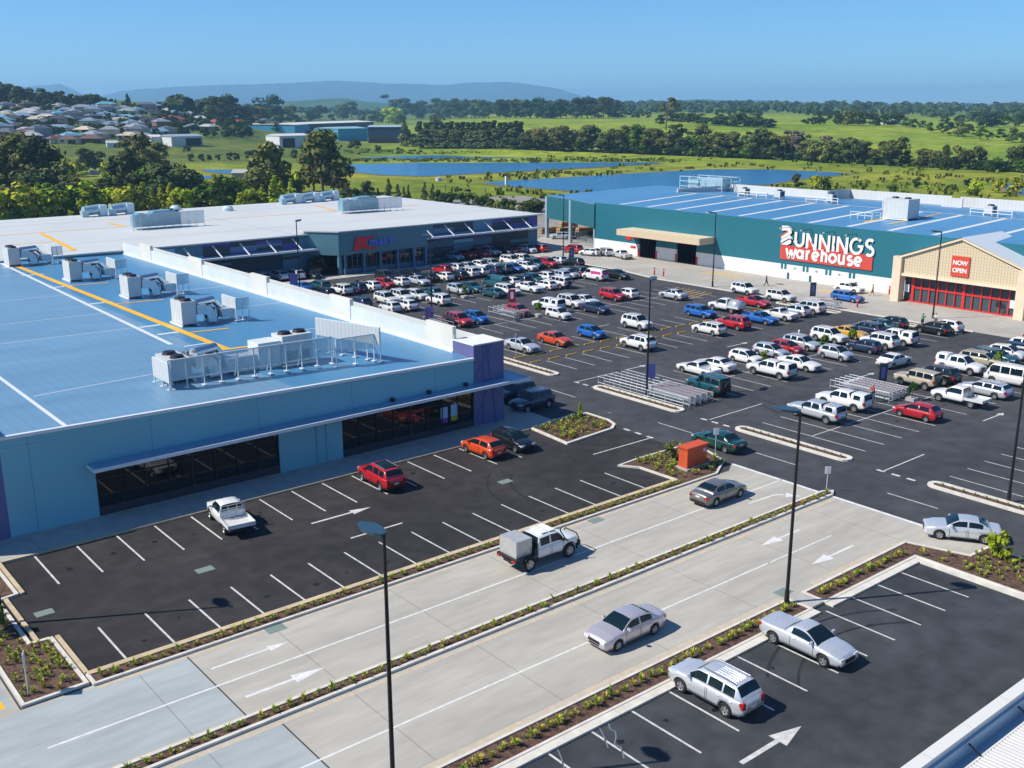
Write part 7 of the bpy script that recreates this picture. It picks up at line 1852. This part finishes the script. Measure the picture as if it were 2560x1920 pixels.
shed('industrial_shed', 846, 920, 352, 322, 30, bl, (.25, .42, .5), 'near blue industrial shed wall with pale blue roof')
shed('industrial_shed', 921, 1013, 358, 318, 26, (.02, .05, .09), (.30, .42, .5), 'dark gable front of the near blue industrial shed', 0, (.05, .8, .35))
shed('office_building', 700, 775, 370, 340, 16, (.62, .63, .63), (.6, .6, .6), 'white flat building in front of the blue sheds', 0, (.1, .5, .8), 'building')
shed('office_building', 430, 508, 366, 341, 14, (.60, .61, .60), (.30, .36, .42), 'white modern building with dark windows between the big gums', 0, (.45, .95, .8), 'building')
shed('office_building', 380, 404, 362, 342, 12, (.66, .66, .64), (.6, .6, .6), 'small white block left of the modern building', 0, None, 'building')
shed('office_building', 268, 325, 369, 357, 10, (.62, .62, .60), (.45, .47, .5), 'low white building at the edge of the green field', 0, (.3, .8, .7), 'building')
shed('farm_shed', -30, 12, 428, 398, 22, (.02, .22, .14), (.25, .5, .42), 'green metal shed at the left edge beyond the grove', 0)
shed('farm_shed', 580, 640, 447, 431, 8, (.25, .26, .27), (.40, .42, .42), 'grey flat roofed shed beside the small pond')
shed('farm_house', 2225, 2252, 311, 300, 12, (.6, .6, .6), (.35, .45, .5), 'small farmhouse with blue grey roof among trees on the green hill', 0, (.2, .6, .6), 'house')
for (px, py, w_, label, c) in ((150, 432, 30, 'pile of grey scrap vehicles in the yard among the trees, left heap', (.30, .34, .38)), (250, 437, 60, 'row of grey machinery in the yard among the trees, right heap', (.24, .26, .30))):
    p = G(px, py); T = thing('scrap_heap', p, YAW-pi/2, label, 'scrap heap'); rnd = random.Random(px)
    for k in range(14):
        b = MB(); x, y = rnd.uniform(-.5, .5)*w_*.35, rnd.uniform(-4, 4); s = rnd.uniform(1, 2.4)
        b.obox((x, y, s*.5), (s, rnd.uniform(-.3, .3), 0), (rnd.uniform(-.3, .3), s*.5, 0), (0, 0, s*.5)); o = b.build('scrap_piece', HM['wall'], T); o.color = (*(v*rnd.uniform(.5, 2) for v in c), 1)
# cattle
def cow(x, y, rz, label):
    T = thing('cow', (x, y, hgt(x, y)-.05), rz, label, 'cow', 'cattle in the paddock'); b = MB()
    limb_mesh(b, [((-.85, 0, 1.15), (.18, .2)), ((-.7, 0, 1.05), (.34, .30)), ((0, 0, .98), (.40, .34)), ((.55, 0, 1.02), (.36, .28)), ((.85, 0, 1.08), (.2, .16)), ((1.15, 0, .85), (.15, .11)), ((1.4, 0, .45), (.13, .10)), ((1.55, 0, .22), (.08, .07))], 10)
    for s in (-.18, .18):
        limb_mesh(b, [((.55, s, .9), .13), ((.56, s, .48), .065), ((.54, s, .05), .05), ((.56, s, 0.0), .06)], 7)
        limb_mesh(b, [((-.62, s, .95), .17), ((-.58, s, .60), .09), ((-.72, s, .42), .06), ((-.66, s, .04), .05), ((-.64, s, 0), .06)], 7)
        b.obox((1.22, s*.9, .72), (.03, 0, 0), (0, .09, 0), (0, 0, .04))
    limb_mesh(b, [((-.9, 0, 1.2), .03), ((-1.0, 0, .8), .02), ((-1.0, 0, .45), .04)], 6); b.build('body', mat('cow_black', (.012, .011, .010), .7), T)
cow(208.2, 281.0, 2.4, 'black cow grazing in the paddock behind the store, left of two'); cow(208.9, 277.2, 2.3, 'black cow grazing in the paddock behind the store, right of two')
# poles, tank and gate in the paddock
for px, yb, yt, lab in ((1114, 496, 462, 'thin timber pole in the paddock behind the store, left of two'), (1214, 497, 472, 'thin timber pole in the paddock behind the store, right of two'), (578, 362, 338, 'timber power pole at the edge of the green field'), (150, 400, 362, 'pale timber pole on the green field at the left')):
    p = G(px, yb); h = (yb-yt)/FPX*depth(p); T = thing('pole', p, 0, lab, 'pole'); b = MB(); b.tube((0, 0, -.2), (0, 0, h), .14, .10, 7); b.build('shaft', mat('pole_wood', (.12, .10, .08), .8), T); b = MB(); b.box(-.6, .6, -.05, .05, h-.5, h-.38); b.build('crossarm', _mats['pole_wood'], T)
p = G(1096, 452); T = thing('water_trough', p, .5, 'small white trough at the corner of the far pond', 'trough'); b = MB(); b.box(-1.6, 1.6, -.6, .6, 0, 1.1); b.build('tank', white_wall, T); b = MB(); b.box(-1.7, 1.7, -.7, .7, 1.1, 1.2); b.build('lid', flash, T)
p = G(1265, 462); T = thing('depth_marker', p, 0, 'white marker post at the left tip of the near pond', 'marker post'); b = MB(); b.box(-.3, .3, -.3, .3, 0, 3); b.build('post', white_wall, T)
# farm fence
T = thing('farm_fence', (0, 0, 0), 0, 'post and wire farm fence along the service yard behind the store', 'fence'); b = MB(); q0, q1 = Vector((150, 236, 0)), Vector((225, 190, 0))
wr = MB()
for k in range(26): p = q0.lerp(q1, k/25); b.tube(p, p+Vector((0, 0, 1.3)), .07, .07, 6)
b.build('post', mat('post_wood', (.13, .11, .09), .9), T)
for z in (.5, .9, 1.25): wr.bar(q0+Vector((0, 0, z)), q1+Vector((0, 0, z)), .03)
wr.build('wire', steel, T)
# ================================================================== HAZE
def haze():
    b = MB(); b.box(-3000, 19000, -9000, 19000, -12, 345); o = b.build('haze', [])
    M = bpy.data.materials.new('haze_air'); M.use_nodes = True; N = M.node_tree.nodes; N.clear()
    out = N.new('ShaderNodeOutputMaterial'); v = N.new('ShaderNodeVolumePrincipled'); v.inputs['Color'].default_value = (.36, .65, 1.0, 1)
    v.inputs['Density'].default_value = 1.1e-4; v.inputs['Anisotropy'].default_value = .1
    M.node_tree.links.new(v.outputs[0], out.inputs['Volume']); o.data.materials.append(M)
    o['kind'] = 'stuff'; o['label'] = 'thin blue air haze fading the far hills'; o['category'] = 'haze'
if HAZE: haze()
SC.cycles.volume_step_rate = 1.0; SC.cycles.volume_bounces = 1
_g = {k: v for k, v in _labels.items() if len(v) > 1 and any(g is None for _, g in v)}
if _g: print('DUPLICATE LABELS', list(_g.items())[:10])
